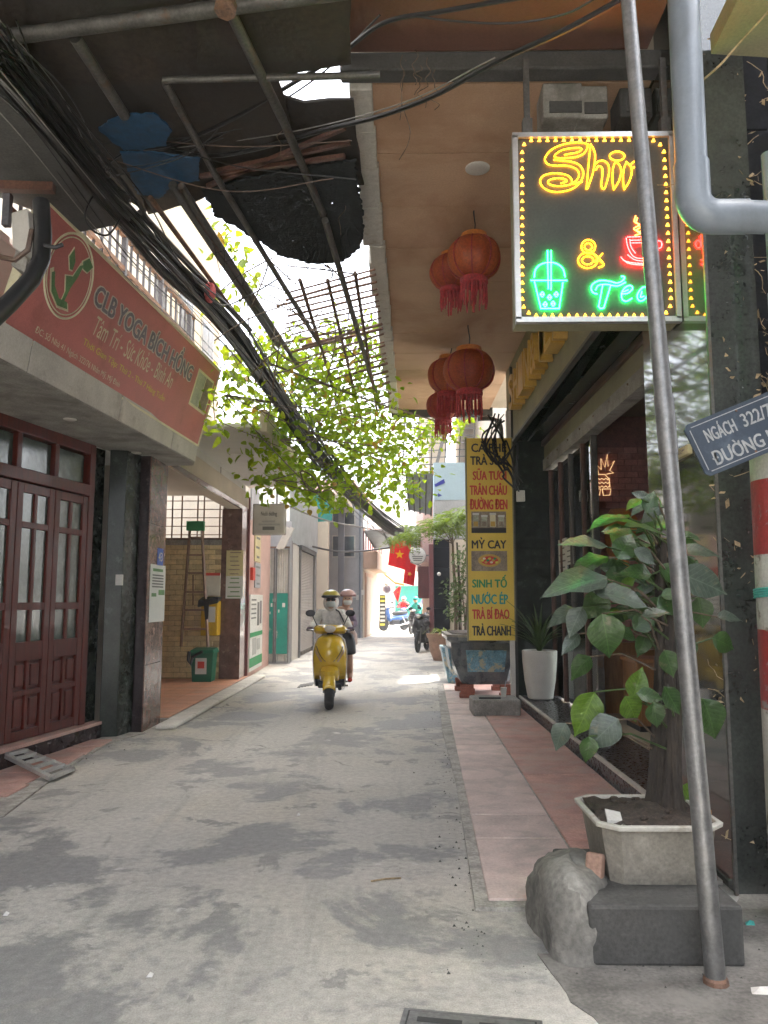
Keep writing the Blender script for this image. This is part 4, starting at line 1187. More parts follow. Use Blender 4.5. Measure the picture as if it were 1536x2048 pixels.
MB().plan([(-2.62, 18.75), (-2.5, 24.0), (-6, 24.0), (-6, 18.75)], 0, 2.96).build('wall', M['concrete'], sh)
SF = Frame((-2.62, 18.75, 0), V((0.12, 5.25, 0)).normalized(), (0, 0, 1))
corr(SF, -0.1, 5.3, 2.94, 4.4, 0.12, 0.03, 0.05).build('metal_cladding', M['corrug'], sh, solid=0.004)
n = 62
rows = []
for i in range(n * 2 + 1):
    b = 0.12 + 2.7 * i / (2 * n)
    rows.append([SF.p(1.75, b, 0.02 + (0.03 if i % 2 else 0)), SF.p(4.55, b, 0.02 + (0.03 if i % 2 else 0))])
MB().grid(rows).build('slat_curtain', M['shutter'], sh, kind='stuff', solid=0.004)
for a in (0.12, 1.62, 4.58):
    MB().fbox(SF, a, a + 0.12, 0, 2.95, 0.0, 0.09).build('guide_post', M['galv'], sh)
MB().fbox(SF, 0.25, 1.6, 0.0, 2.9, 0.0, 0.04).build('side_panel', M['offwhite'], sh)
MB().fbox(SF, 4.72, 5.25, 0, 2.9, 0.0, 0.05).build('end_panel', M['slatecol'], sh)
MB().fbox(SF, 1.6, 4.7, 2.82, 2.95, 0.0, 0.12).build('shutter_housing', M['concrete_dark'], sh)
tt = thing('teal_tarp', 'bright teal awning cloth under the vine leaves', 'awning', AY(640, 1000, 24))
MB().prism([AY(618, 992, 24), AY(668, 985, 24), AY(664, 1042, 24.8), AY(632, 1044, 24.8)], (0, 0, 0.03)).build('cloth', M['tealtarp'], tt)
# far left houses
f1 = thing('grey_block_house', 'pale grey plaster house side wall with pasted papers behind the riders', 'building', (-2, 31, 0))
MB().box(-6, -1.30, 31.0, 40, 0, 5.4).build('wall', M['greywall'], f1)
MB().box(-6, -3.3, 24.1, 31, 0, 6.0).build('recess_wall', M['offwhite'], f1)
MB().box(-3.3, -2.86, 26.5, 27.0, 0, 4.6).build('dark_door', M['slatecol'], f1)
MB().box(-2.86, -2.35, 27.0, 27.4, 0, 5.0).build('pale_pier', M['cream'], f1)
MB().box(-2.15, -1.93, 29.0, 29.3, 0, 5.2).build('dark_column', M['slatecol'], f1)
MB().tube([(-2.98, 25.5, 0), (-2.98, 25.5, 4.2)], 0.06, 8).build('downpipe', M['pvc'], f1, smooth=True)
MB().box(-6, -1.7, 27.0, 33, 5.0, 5.25).build('roof_slab', M['cream'], f1)
for k, (u, v) in enumerate(((702, 1195), (712, 1200), (718, 1190))):
    p = AY(u, v, 30.98)
    MB().box(p.x, p.x + 0.22, 30.97, 30.99, p.z, p.z + 0.2).build('pasted_paper', M['poster'], f1)
f2 = thing('cream_gate_house', 'sunlit cream house with tall pale doors and a jutting ledge', 'building', (-1, 35, 0))
c0, c1 = V((-1.27, 31.02, 0)), V((-0.55, 41.0, 0))
CF = Frame(c0, (c1 - c0).normalized(), (0, 0, 1))
MB().fbox(CF, 0, 10, 0, 3.4, -3.5, 0).build('wall', M['cream'], f2)
MB().fbox(CF, 0, 10, 3.4, 6.4, -3.5, -0.4).build('upper_storey', M['pinkwall'], f2)
MB().fbox(CF, -0.1, 6.0, 2.75, 3.45, 0.0, 0.55).build('ledge', M['peach'], f2, bevel=0.03)
MB().fbox(CF, 0.4, 3.4, 0, 2.6, 0.0, 0.06).build('door_frame', M['peach'], f2)
for k in range(2):
    MB().fbox(CF, 0.6 + 1.32 * k, 1.88 + 1.32 * k, 0.05, 2.45, 0.05, 0.09).build('door_leaf', M['cream'], f2, bevel=0.01)
for k in range(10):
    MB().fbox(CF, 0.2 + k * .9, 0.27 + k * .9, 3.4, 4.3, -0.05, 0.0).build('balcony_bar', M['maroon'], f2)
MB().fbox(CF, 0, 9.5, 4.3, 4.4, -0.08, 0.02).build('balcony_rail', M['peach'], f2)
for k in range(3):
    w_ = MB().fbox(CF, 1.0 + 3 * k, 2.2 + 3 * k, 4.6, 5.9, -0.4, -0.36).build('window', M['gategrey'], f2)
    MB().fbox(CF, 1.08 + 3 * k, 1.56 + 3 * k, 4.68, 5.82, -0.36, -0.35).build('pane', M['windowglass'], w_)
    MB().fbox(CF, 1.62 + 3 * k, 2.12 + 3 * k, 4.68, 5.82, -0.36, -0.35).build('pane', M['windowglass'], w_)
MB().prism([AY(766, 1148, 40), AY(812, 1158, 40), AY(808, 1172, 38.5), AY(790, 1168, 38.5)], (0, 0, 0.1)).build('orange_awning', M['lanterngold'], f2)
vb = thing('vertical_banner', 'narrow black and yellow vertical banner by the cream doors', 'banner', AY(765, 1255, 36.5))
VF = FACE_CAM(0, 36.5, 0)
(x0, z0), (x1, z1) = VF.hit(759, 1253), VF.hit(771, 1190)
MB().fbox(VF, x0, x1, z0, z1, -0.05, 0).build('panel', M['black'], vb)
for k in range(8):
    zz_ = z0 + (z1 - z0) * (k + 0.5) / 8
    MB().fbox(VF, x0 + 0.03, x1 - 0.03, zz_ - 0.05, zz_ + 0.05, 0.0, 0.01).build('print_block', M['yellowprint' if k in (0, 6, 7) else 'poster'], vb)
f3 = thing('teal_gate_house', 'white framed house with a wide teal gate closing the far end of the alley', 'building', (1.2, 47, 0))
MB().box(-3.5, 6, 47.2, 52, 0, 2.9).build('wall', M['offwhite'], f3)
MB().box(0.05, 2.0, 47.0, 47.2, 0, 2.35).build('gate', M['tealgate'], f3)
MB().box(-0.15, 2.2, 46.8, 47.2, 2.35, 2.75).build('gate_lintel', M['offwhite'], f3)
for x in (0.05, 0.7, 1.35, 2.0):
    MB().box(x - .03, x + .03, 46.95, 47.0, 0, 2.35).build('gate_rib', M['tealgate'], f3)
MB().box(-3.5, 6, 48.0, 52, 2.9, 5.5).build('upper_storey', M['cream'], f3)
bk = thing('far_house', 'pale tall house rising above the far roofs', 'building', (0, 58, 0))
MB().box(-12, 12, 56, 66, 0, 9).build('wall', M['offwhite'], bk)

# air conditioners, windows and pipes on the houses further on
def aircon(label, c, F='r'):
    t = thing('air_conditioner', label, 'air conditioner', c)
    x, y, z = c
    MB().box(x - .14, x + .14, y - .38, y + .38, z, z + .52).build('casing', M['offwhite'], t, bevel=.02)
    for k in range(2):
        MB().lathe((x + (.142 if F == 'r' else -.142), y + .08, z + .26), [(.20, 0), (.19, .012), (.05, .014)], 20, (1 if F == 'r' else -1, 0, 0)).build('fan_guard', M['greyprint'], t) if k == 0 else MB().bar((x, y - .3, z - .03), (x, y + .3, z - .03), .05).build('bracket', M['steel'], t)
    return t
aircon('white air conditioner high on the wall beyond the roller shutter', (-3.1, 25.2, 3.3))
aircon('white air conditioner above the cream doors', (-.75, 37.5, 4.9))
aircon('white air conditioner on the pink upper storey over the maroon shutters', (.74, 27.0, 3.5), 'l')
for k in range(3):
    w_ = MB().box(-3.41, -3.385, 10.1 + k * 1.45, 11.0 + k * 1.45, 5.1, 6.5).build('window', M['gategrey'], gh)
    MB().box(-3.385, -3.38, 10.16 + k * 1.45, 10.53 + k * 1.45, 5.16, 6.44).build('pane', M['windowglass'], w_)
    MB().box(-3.385, -3.38, 10.57 + k * 1.45, 10.94 + k * 1.45, 5.16, 6.44).build('pane', M['windowglass'], w_)
for k in range(2):
    w_ = MB().box(-2.55 + k * .0, -1.6, 30.94, 31.0, 3.2 + k * 1.3, 4.1 + k * 1.3).build('window', M['gategrey'], f1)
    MB().box(-2.5, -2.1, 30.93, 30.94, 3.25 + k * 1.3, 4.05 + k * 1.3).build('pane', M['windowglass'], w_)
    MB().box(-2.05, -1.65, 30.93, 30.94, 3.25 + k * 1.3, 4.05 + k * 1.3).build('pane', M['windowglass'], w_)
MB().tube([(-1.4, 30.9, 0), (-1.4, 30.9, 5.2)], .05, 8).build('downpipe', M['pvc'], f1, smooth=True)
for k in range(4):
    w_ = MB().box(-7 + k * 3.6, -5.2 + k * 3.6, 55.94, 56, 4.2, 6.4).build('window', M['gategrey'], bk)
    MB().box(-6.9 + k * 3.6, -5.3 + k * 3.6, 55.92, 55.94, 4.3, 6.3).build('pane', M['windowglass'], w_)
for k in range(2):
    w_ = MB().box(.2 + k * 1.1, 1.0 + k * 1.1, 47.94, 48.0, 3.4, 4.7).build('window', M['gategrey'], f3)
    MB().box(.26 + k * 1.1, .94 + k * 1.1, 47.92, 47.94, 3.46, 4.64).build('pane', M['windowglass'], w_)
# ================================================================ OVERHEAD: patched canopy, trellis, vine, cables
ca = thing('patched_canopy', 'dark patched board canopy on rusty pipes over the near alley', 'canopy', (-1.5, 4.5, 4.7))
CZ = 4.76
def ragged(pts, amp, seg=0.12):
    out = []
    for p, q in zip(pts, pts[1:] + pts[:1]):
        p, q = V(p), V(q)
        n = max(1, int((q - p).length / seg))
        for i in range(n):
            a = p.lerp(q, i / n)
            out.append(a + V((RND.uniform(-amp, amp), RND.uniform(-amp, amp), 0)))
    return out
for k, (pts, z) in enumerate(((((-400, -250), (60, -250), (50, 165), (-150, 170)), 0.0), (((35, -250), (420, -250), (420, 170), (26, 170)), 0.025), (((395, -250), (690, -250), (704, 128), (540, 158), (395, 165)), -0.025),
                (((-100, 150), (215, 150), (255, 330), (295, 425), (140, 330)), 0.05), (((190, 150), (420, 150), (445, 385), (300, 430), (228, 330)), 0.075),
                (((395, 150), (556, 150), (572, 205), (600, 375), (420, 400)), 0.05), (((555, 190), (610, 206), (706, 200), (728, 370), (580, 385)), 0.075))):
    MB().prism(ragged([G(u, v, CZ + z) for u, v in pts], 0.012, 0.15), (0, 0, 0.02)).build('roof_board', M['board'], ca)
MB().box(-5.5, -0.5, 0.5, G(300, -250, CZ).y, CZ, CZ + .03).build('roof_board', M['board'], ca)
MB().prism(ragged([G(u, v, 4.70) for u, v in ((195, 258), (225, 240), (255, 230), (310, 228), (345, 262), (330, 292), (285, 300), (245, 300))], 0.010, 0.03), (0, 0, 0.012)).build('blue_patch', M['bluetarp'], ca)
MB().prism(ragged([G(u, v, 4.69) for u, v in ((240, 306), (300, 305), (400, 318), (398, 362), (345, 372), (318, 398), (275, 388))], 0.010, 0.03), (0, 0, 0.012)).build('blue_patch', M['bluetarp'], ca)
MB().prism(ragged([G(u, v, 4.715) for u, v in ((405, 380), (590, 338), (708, 322), (728, 440), (720, 496), (688, 524), (620, 528), (560, 512), (510, 478), (430, 432))], 0.018, 0.035), (0, 0, 0.02)).build('shade_net', M['net'], ca)
for i in range(40):
    f = i / 40
    p = G(415 + 300 * f, 400 + 125 * math.sin(math.pi * (0.15 + 0.75 * f)), 4.70)
    MB().tube([p, p + V((RND.uniform(-.1, .1), RND.uniform(.05, .25), RND.uniform(-.12, .02))), p + V((RND.uniform(-.2, .2), RND.uniform(.1, .4), RND.uniform(-.3, .0)))], 0.003, 3).build('net_thread', M['net'], ca)
for a, b, r in (((-40, 82), (720, -22), 0.042), ((326, 160), (760, 150), 0.022), ((150, 75), (250, 232), 0.035), ((455, 12), (566, 240), 0.032), ((566, 240), (646, 428), 0.03), ((330, 165), (432, 352), 0.025), ((432, 352), (640, 690), 0.025), ((650, 440), (760, 815), 0.03)):
    MB().tube([G(*a, 4.66), G(*b, 4.66)], r, 10).build('pipe', M['steel'], ca, smooth=True)
MB().tube([G(450, 20, 4.60), G(456, -10, 4.72)], 0.06, 8).build('clamp', M['rust'], ca)
for a, b in (((400, 352), (690, 312)), ((415, 372), (690, 255)), ((420, 345), (700, 285))):
    MB().bar(G(*a, 4.72), G(*b, 4.72), 0.03).build('lath', M['woodbeam'], ca)
cs = thing('concrete_ledge', 'dark stained concrete ledge of the near left house under the canopy', 'ledge', (-2.6, 4.6, 4.4))
MB().prism([G(u, v, 4.40) for u, v in ((-260, 20), (-40, 150), (262, 446), (205, 458), (152, 468), (110, 455), (62, 422), (0, 398), (-200, 400))], (0, 0, 0.2)).build('slab', M['concrete_dark'], cs, bevel=0.02)
MB().bar(G(-30, 372, 4.33), G(108, 376, 4.33), 0.06).build('timber', M['woodbeam'], cs)
bd = thing('downpipe', 'black bent drainpipe with pale rim hanging beside the red sign', 'pipe', AY(80, 420, 4.4))
MB().tube([AY(82, 405, 4.35), AY(86, 470, 4.3), AY(82, 520, 4.25), AY(62, 560, 4.15), AY(20, 605, 4.0), AY(-60, 680, 3.8)], 0.050, 12).build('tube', M['black'], bd, smooth=True)
MB().tube([AY(64, 460, 4.28), AY(56, 500, 4.25), AY(30, 520, 4.25), AY(-10, 512, 4.3)], 0.016, 6).build('hanging_wire', M['cable_brown'], bd, smooth=True)
MB().tube([AY(88, 490, 4.2), AY(110, 495, 4.2), AY(126, 489, 4.2)], 0.012, 6).build('clamp', M['black'], bd, smooth=True)
ub = thing('wall_lamp_box', 'pale broken meter box hanging beneath the concrete ledge', 'box', AY(40, 470, 4.9))
MB().prism([AY(u, v, 4.9) for u, v in ((22, 425), (55, 415), (60, 470), (52, 512), (24, 494))], (0, 0.2, 0)).build('casing', M['potwhite'], ub, bevel=0.01)
MB().prism([AY(u, v, 4.85) for u, v in ((32, 500), (54, 518), (50, 545), (22, 530))], (0, 0.15, 0)).build('flap', M['concrete'], ub)

tr = thing('trellis', 'rusty trellis of bars and rails bridging the gap beside the brown soffit', 'trellis', (-1.0, 10, 4.7))
for i in range(24):
    MB().tube([G(560 + 3.4 * i + RND.uniform(-15, 15), 588 + i * 11.8 + RND.uniform(-3, 3), 4.82), G(750 + i * 1.5, 540 + i * 11.8 + RND.uniform(-3, 3), 4.82)], RND.choice((.010, .014, .02)), 7).build('cross_bar', M['rust'], tr, smooth=True)
for a, b, r in (((345, 370), (556, 690), 0.036), ((362, 372), (640, 800), 0.03), ((300, 395), (480, 640), 0.022), ((280, 425), (500, 660), 0.03), ((395, 430), (520, 620), 0.02), ((600, 560), (690, 850), 0.02), ((655, 560), (725, 850), 0.018), ((710, 545), (755, 830), 0.018)):
    MB().tube([G(*a, 4.64), G(*b, 4.64)], r, 8).build('rail', M['steel' if r > 0.025 else 'rust'], tr, smooth=True)
# --- vine
vi = thing('climbing_vine', 'climbing vine with bright green leaves spilling from the trellis over the alley', 'vine', (-1.2, 10, 4.4))
def leaf_mesh(name, w=0.42, fold=0.10, droop=0.12, n=4):
    rows = []
    prof = [0.0, 0.72, 1.0, 0.78, 0.0] if n == 4 else [0.0, 0.5, 0.85, 1.0, 0.95, 0.7, 0.35, 0.0]
    k = len(prof) - 1
    vs, fs = [], []
    for i, h in enumerate(prof):
        x = i / k
        z = -droop * x * x
        vs += [(x, -h * w / 2, z + fold * h), (x, 0, z), (x, h * w / 2, z + fold * h)]
    for i in range(k):
        a = i * 3
        fs += [(a, a + 1, a + 4, a + 3), (a + 1, a + 2, a + 5, a + 4)]
    m = bpy.data.meshes.new(name)
    m.from_pydata(vs, [], fs)
    m.update()
    m.polygons.foreach_set('use_smooth', [True] * len(m.polygons))
    return m
def rot_for(d, nrm):
    d = V(d).normalized()
    nrm = V(nrm)
    nrm = (nrm - d * nrm.dot(d)).normalized()
    y = nrm.cross(d)
    return Matrix((d, y, nrm)).transposed().to_4x4()
vmesh = leaf_mesh('leaf', 0.62)
vmesh.materials.append(M['vine'])
vmesh2 = leaf_mesh('leaf', 0.62)
vmesh2.materials.append(M['vine_old'])
clusters = [(455, 470, 28, 42, 7.6, 26), (490, 560, 26, 40, 8.2, 22), (440, 600, 16, 26, 8.0, 8), (500, 735, 44, 30, 8.8, 60), (545, 690, 40, 34, 9.3, 70), (620, 720, 55, 42, 9.8, 140), (700, 660, 42, 34, 10.2, 70), (735, 690, 22, 34, 10.6, 50), (690, 770, 62, 42, 10.8, 170), (575, 800, 62, 46, 9.8, 140), (640, 850, 70, 40, 10.6, 170), (730, 850, 50, 44, 11.8, 170), (560, 880, 52, 40, 9.8, 80), (600, 940, 62, 40, 10.4, 130), (690, 930, 62, 46, 11.5, 190), (780, 900, 46, 50, 12.8, 150), (640, 985, 56, 26, 10.6, 70), (545, 960, 26, 36, 10.2, 28), (750, 975, 44, 30, 12.5, 60), (820, 940, 26, 40, 13.8, 50), (850, 860, 38, 26, 15.0, 90), (900, 850, 26, 22, 15.2, 40), (450, 790, 30, 30, 8.4, 26), (430, 840, 22, 30, 8.4, 14), (470, 700, 20, 16, 8.6, 10), (660, 1010, 30, 12, 11, 18), (800, 985, 26, 26, 13, 22), (520, 830, 40, 40, 9.2, 40)]
pts = []
for u, v, ru, rv, Y, n in clusters:
    for i in range(int(n * 2.0)):
        a = RND.gauss(0, 0.85), RND.gauss(0, 0.66)
        pts.append((AY(u + a[0] * ru, v + a[1] * rv, Y + RND.uniform(-0.7, 0.7) + 0.7), RND.random()))
RND.shuffle(pts)
def leaf_orient():
    d = V((RND.uniform(-1, 1), RND.uniform(-1, 1), RND.uniform(-1.0, 0.15)))
    return rot_for(d, (RND.uniform(-.8, .8), RND.uniform(-.9, .3), RND.uniform(0.2, 1)))
order = sorted(range(len(pts)), key=lambda i: pts[i][0].y + RND.uniform(0, 2.5))
big = set(order[:300])
lv, lf2 = [], []
vo_ = wloc(vi)
mv = [V(x.co) for x in vmesh.vertices]
mf = [tuple(p.vertices) for p in vmesh.polygons]
lv_old, lf_old = [], []
for i, (p, q) in enumerate(pts):
    s = RND.uniform(0.075, 0.165)
    R_ = leaf_orient()
    old = q < 0.05
    if i in big:
        o = link('leaf', vmesh2 if old else vmesh, vi)
        o.matrix_local = Matrix.Translation(p - vo_) @ R_ @ Matrix.Scale(s, 4)
    else:
        L, FF = (lv_old, lf_old) if old else (lv, lf2)
        k = len(L)
        L += [p + (R_ @ (x * s)) for x in mv]
        FF += [tuple(a + k for a in f) for f in mf]
for L, FF, m in ((lv, lf2, 'vine'), (lv_old, lf_old, 'vine_old')):
    b = MB()
    b.v, b.f = L, FF
    b.build('leaf_mass', M[m], vi, smooth=True, kind='stuff')
# stems
for i in range(46):
    a = clusters[RND.randrange(3, 24)]
    b = clusters[min(27, max(0, clusters.index(a) + RND.choice((-2, -1, 1, 2, 3))))]
    p, q = AY(a[0], a[1], a[4]), AY(b[0], b[1], b[4])
    m_ = p.lerp(q, 0.5) + V((RND.uniform(-.2, .2), 0, RND.uniform(-.25, .1)))
    c_ = [p.lerp(m_, t).lerp(m_.lerp(q, t), t) for t in [j / 8 for j in range(9)]]
    MB().tube(c_, RND.choice((.005, .007, .012)), 5).build('stem', M['twig'], vi, smooth=True)
dt = thing('dry_tendrils', 'tangle of bare dry tendrils under the torn shade net', 'vine', AY(620, 540, 8.0))
for i in range(46):
    u, v = RND.uniform(500, 750), RND.uniform(500, 690)
    p = AY(u, v, RND.uniform(7.2, 9.2))
    a = V((RND.uniform(-.35, .35), RND.uniform(-.3, .3), RND.uniform(-.35, .15)))
    b = a * 1.6 + V((RND.uniform(-.3, .3), RND.uniform(-.3, .3), RND.uniform(-.45, .1)))
    cpt = [p, p + a]
    MB().tube([p + a * (2 * t * (1 - t)) + b * (t * t) for t in [j / 7 for j in range(8)]], RND.choice((0.003, 0.004, 0.007)), 4).build('tendril', M['twig'], dt, smooth=True)
def catmull(P, n=10):
    P = [V(p) for p in P]
    P = [P[0] * 2 - P[1]] + P + [P[-1] * 2 - P[-2]]
    out = []
    for i in range(1, len(P) - 2):
        for j in range(n):
            t = j / n
            a, b, c, d = P[i - 1:i + 3]
            out.append(0.5 * ((2 * b) + (c - a) * t + (2 * a - 5 * b + 4 * c - d) * t * t + (3 * b - a - 3 * c + d) * t ** 3))
    return out + [P[-2]]
cb = thing('cable_bundle', 'thick sagging bundle of black cables running down the alley past the red sign', 'cables', (-1.9, 8, 4.3))
main = [(-60, 70, 3.7), (60, 200, 4.3), (230, 405, 5.5), (335, 525, 6.6), (455, 655, 8.0), (560, 800, 9.6), (650, 925, 11.5), (722, 1005, 15), (790, 1060, 21), (850, 1088, 31)]
MP = [AY(*p) for p in main]
for i in range(46):
    core = i < 34
    s = 0.06 if core else 0.16
    off = V((RND.gauss(0, s), RND.gauss(0, s), RND.gauss(0, s * (1 if core else 1.2)) + (0 if core else -0.05)))
    C = [p + off * RND.uniform(0.5, 1.3) * (0.8 + 0.03 * j) + V((RND.gauss(0, .02), 0, RND.gauss(0, .02))) for j, p in enumerate(MP)]
    MB().tube(catmull(C, 7), RND.choice((0.008, 0.012, 0.016, 0.02)) if core else RND.choice((0.004, 0.006)), 5).build('cable', M[RND.choice(('cable', 'cable', 'cable', 'cable', 'cable_grey' if not core else 'cable', 'cable_brown' if i % 7 == 0 else 'cable'))], cb, smooth=True)
fan = [(-20, 60), (20, 90), (0, 40)]
for i in range(9):
    C = [AY(RND.uniform(-30, 40), RND.uniform(20, 110), 3.6), AY(RND.uniform(60, 150), RND.uniform(180, 260), 4.6), AY(240 + RND.uniform(-30, 30), 400 + RND.uniform(-40, 20), 5.5)]
    MB().tube(catmull(C, 8), RND.choice((0.004, 0.006)), 4).build('cable', M[RND.choice(('cable', 'cable_grey', 'cable_brown'))], cb, smooth=True)
for P_ in ([(225, 330, 5.3), (170, 430, 5.2), (215, 470, 5.4), (260, 400, 5.6)], [(255, 300, 5.3), (215, 330, 5.2), (205, 360, 5.3), (260, 390, 5.5)], [(390, 560, 7.2), (440, 610, 7.3), (500, 590, 7.5), (560, 555, 7.6)]):
    MB().tube(catmull([AY(*p) for p in P_], 10), 0.008, 5).build('loose_loop', M['cable'], cb, smooth=True)
MB().ball(AY(420, 585, 7.3), 0.06, 0.06, 0.11, 10, 8).build('joint_wrap', M['pinkwrap'], cb, smooth=True)
def cable(label, P_, r, m='cable', n=10):
    t = thing('cable', label, 'cable', AY(*P_[0]))
    MB().tube(catmull([AY(*p) for p in P_], n), r, 7).build('wire', M[m], t, smooth=True)
    return t
cable('thick black cable swooping from the leaning pole to the blue patch', [(1262, -12, 3.4), (1130, 60, 3.6), (1000, 120, 3.9), (870, 190, 4.3), (760, 232, 4.6), (640, 262, 4.9), (520, 296, 5.2), (420, 312, 5.3), (320, 300, 5.4), (240, 298, 5.4)], 0.016)
cable('black cable running just above the thickest one across the canopy', [(1240, -40, 3.5), (900, 20, 3.9), (770, 45, 4.1), (680, 108, 4.4), (560, 182, 4.7), (450, 246, 5.0), (340, 290, 5.3), (250, 300, 5.4)], 0.014)
cable('thin black cable crossing under the torn gap in the canopy', [(760, 30, 4.1), (640, 150, 4.6), (500, 240, 5.0), (380, 300, 5.3)], 0.006)
cable('thin dark cable looping across the brown near ceiling', [(820, 32, 3.9), (930, 44, 3.8), (1030, 46, 3.7), (1130, 28, 3.6), (1200, -8, 3.5)], 0.006)
cable('thin straight wire over the front beam of the soffit', [(990, 115, 4.0), (800, 208, 4.5), (560, 268, 5.1), (300, 302, 5.4)], 0.004, 'cable_grey')
cable('ochre wire drooping across the navy tiled wall', [(1400, 165, 3.9), (1440, 130, 3.8), (1480, 85, 3.7), (1540, 20, 3.5)], 0.006, 'drytwig')
cable('slender cable slung across the far alley', [(590, 1085, 22), (680, 1103, 24), (760, 1098, 26), (860, 1080, 28)], 0.03)
cable('frayed cable sagging below the far end of the vine', [(560, 1005, 17), (650, 1040, 19), (740, 1058, 23), (830, 1080, 30)], 0.02, 'cable_grey')

hs_ = thing('hanging_roots', 'thin dry roots and threads dangling under the brown soffit front', 'vine', AY(820, 180, 4.6))
for u, v, L, Y in ((805, 110, 130, 4.6), (812, 120, 200, 4.7), (840, 130, 60, 4.6), (855, 115, 100, 4.5), (870, 140, 80, 4.6), (830, 100, 70, 4.4), (690, 350, 120, 6.0), (700, 360, 60, 6.1), (560, 215, 100, 5.0)):
    p = AY(u, v, Y)
    P = [p]
    for j in range(7):
        q = AY(u + RND.gauss(0, 7), v + L * (j + 1) / 7, Y + RND.uniform(-.05, .05))
        P.append(q)
    MB().tube(catmull(P, 3), 0.003, 4).build('root', M['twig'], hs_, smooth=True)
WL = ['thin wire strung from the cable bundle below the %s' % w for w in ('blue patch', 'bamboo laths', 'cross pipe', 'torn net', 'roof boards', 'ledge', 'rusty clamp')]
for i, lab in enumerate(WL):
    a, b = RND.uniform(180, 300), RND.uniform(230, 360)
    c_, d_ = RND.uniform(420, 720), RND.uniform(150, 360)
    cable(lab, [(a, b, 5.2), ((a + c_) / 2 + RND.uniform(-40, 40), (b + d_) / 2 + RND.uniform(10, 50), 5.1), (c_, d_, 5.0)], RND.choice((.003, .004)), RND.choice(('cable', 'cable_brown', 'cable')))
# ================================================================ RIGHT FOREGROUND
# neon sign
NY = 4.55
NF = FACE_CAM(0, NY, 0)
ns = thing('neon_sign', 'lit LED sign box with yellow script and green cup beside the pole', 'sign', AY(1192, 655, NY))
(na0, nb0), (na1, nb1) = NF.hit(1038, 640), NF.hit(1346, 272)
na1 = min(na1, 1.735)
MB().fbox(NF, na0, na1, nb0, nb1, -0.16, 0).build('panel', M['neonpanel'], ns)
MB().fbox(NF, na0 - .012, na1 + .005, nb0 - .012, nb1 + .012, -0.17, -0.01).build('casing', M['olivewall'], ns)
for a0, a1, b0, b1 in ((na0 - .02, na1 + .01, nb0 - .02, nb0 + .012), (na0 - .02, na1 + .01, nb1 - .012, nb1 + .02), (na0 - .02, na0 + .012, nb0, nb1), (na1 - .02, na1 + .01, nb0, nb1)):
    MB().fbox(NF, a0, a1, b0, b1, -0.02, 0.022).build('frame_bar', M['alu'], ns)
for u in (1057, 1335):
    p = NF.hit(u, 270)
    MB().bar(NF.p(p[0], nb1, -0.04), NF.p(p[0], nb1 + 0.55, -0.04), 0.035).build('hanger', M['steel'], ns)
    MB().fbox(NF, p[0] - .03, p[0] + .03, nb1, nb1 + 0.14, -0.07, -0.015).build('bracket', M['steel'], ns)
def nz(x, y):
    return NF.hit(1020 + x / 3.746, 260 + y / 3.746)
def resample(P, step):
    out = []
    carry = 0.0
    for (x0, y0), (x1, y1) in zip(P, P[1:]):
        L = math.hypot(x1 - x0, y1 - y0)
        t = carry
        while t < L:
            out.append((x0 + (x1 - x0) * t / L, y0 + (y1 - y0) * t / L))
            t += step
        carry = t - L
    return out
def smooth2(P, n=6):
    C = catmull([V((x, y, 0)) for x, y in P], n)
    return [(c.x, c.y) for c in C]
def leds(name, strokes, m, step=11.5, r=0.0044, curved=True):
    b = MB()
    for P in strokes:
        for x, y in resample(smooth2(P) if curved and len(P) > 2 else P, step):
            a, c_ = nz(x, y)
            k = NF.p(a, c_, 0.007)
            b.add([k + V((r, 0, 0)), k + V((0, 0, r)), k + V((-r, 0, 0)), k + V((0, 0, -r)), k + V((0, -r * 1.6, 0)), k + V((0, r * 1.2, 0))],
                  [(0, 1, 4), (1, 2, 4), (2, 3, 4), (3, 0, 4), (1, 0, 5), (2, 1, 5), (3, 2, 5), (0, 3, 5)])
    return b.build(name, m, ns, kind='stuff')
leds('led_letter_s', [[(580, 110), (520, 98), (440, 104), (360, 125), (300, 160), (265, 205), (262, 235), (285, 262), (340, 272), (400, 270), (460, 280), (500, 302), (515, 335), (505, 370), (470, 402), (420, 420), (350, 424), (300, 414), (282, 395), (300, 376), (350, 366), (400, 370), (425, 388), (380, 404)],
     [(580, 110), (575, 145), (545, 185), (490, 208), (420, 214), (360, 214), (332, 205), (345, 182), (390, 155), (450, 142), (520, 138), (535, 150), (505, 172), (450, 182), (405, 192)],
     [(330, 228), (400, 235), (470, 245), (520, 270), (545, 310), (545, 352), (520, 400), (470, 442), (400, 464), (330, 468), (270, 450), (232, 415), (226, 375), (252, 346), (310, 330), (370, 330), (430, 345), (460, 375), (468, 408), (545, 390)]], M['led_yellow'])
leds('led_letter_h', [[(602, 112), (592, 200), (585, 280), (570, 450)], [(602, 112), (625, 150), (636, 210), (618, 330), (575, 450)], [(642, 255), (665, 238), (700, 236), (733, 262), (740, 320), (722, 400), (702, 445), (682, 420), (690, 340), (688, 290), (662, 275), (642, 300)]], M['led_yellow'])
leds('led_letter_i', [[(790, 235), (770, 290), (765, 380), (775, 450)], [(790, 235), (822, 275), (830, 325), (812, 390), (775, 450)], [(800 + 55 * math.cos(t), 200 + 34 * math.sin(t)) for t in [i * 0.5 for i in range(14)]]], M['led_yellow'])
leds('led_letter_n', [[(870, 245), (850, 300), (845, 380), (852, 450)], [(870, 245), (905, 280), (908, 335), (885, 400), (852, 450)], [(895, 268), (930, 240), (975, 232), (1015, 250), (1030, 300), (1028, 370), (1010, 450), (980, 440), (990, 360), (988, 300), (958, 272), (915, 290)]], M['led_yellow'])
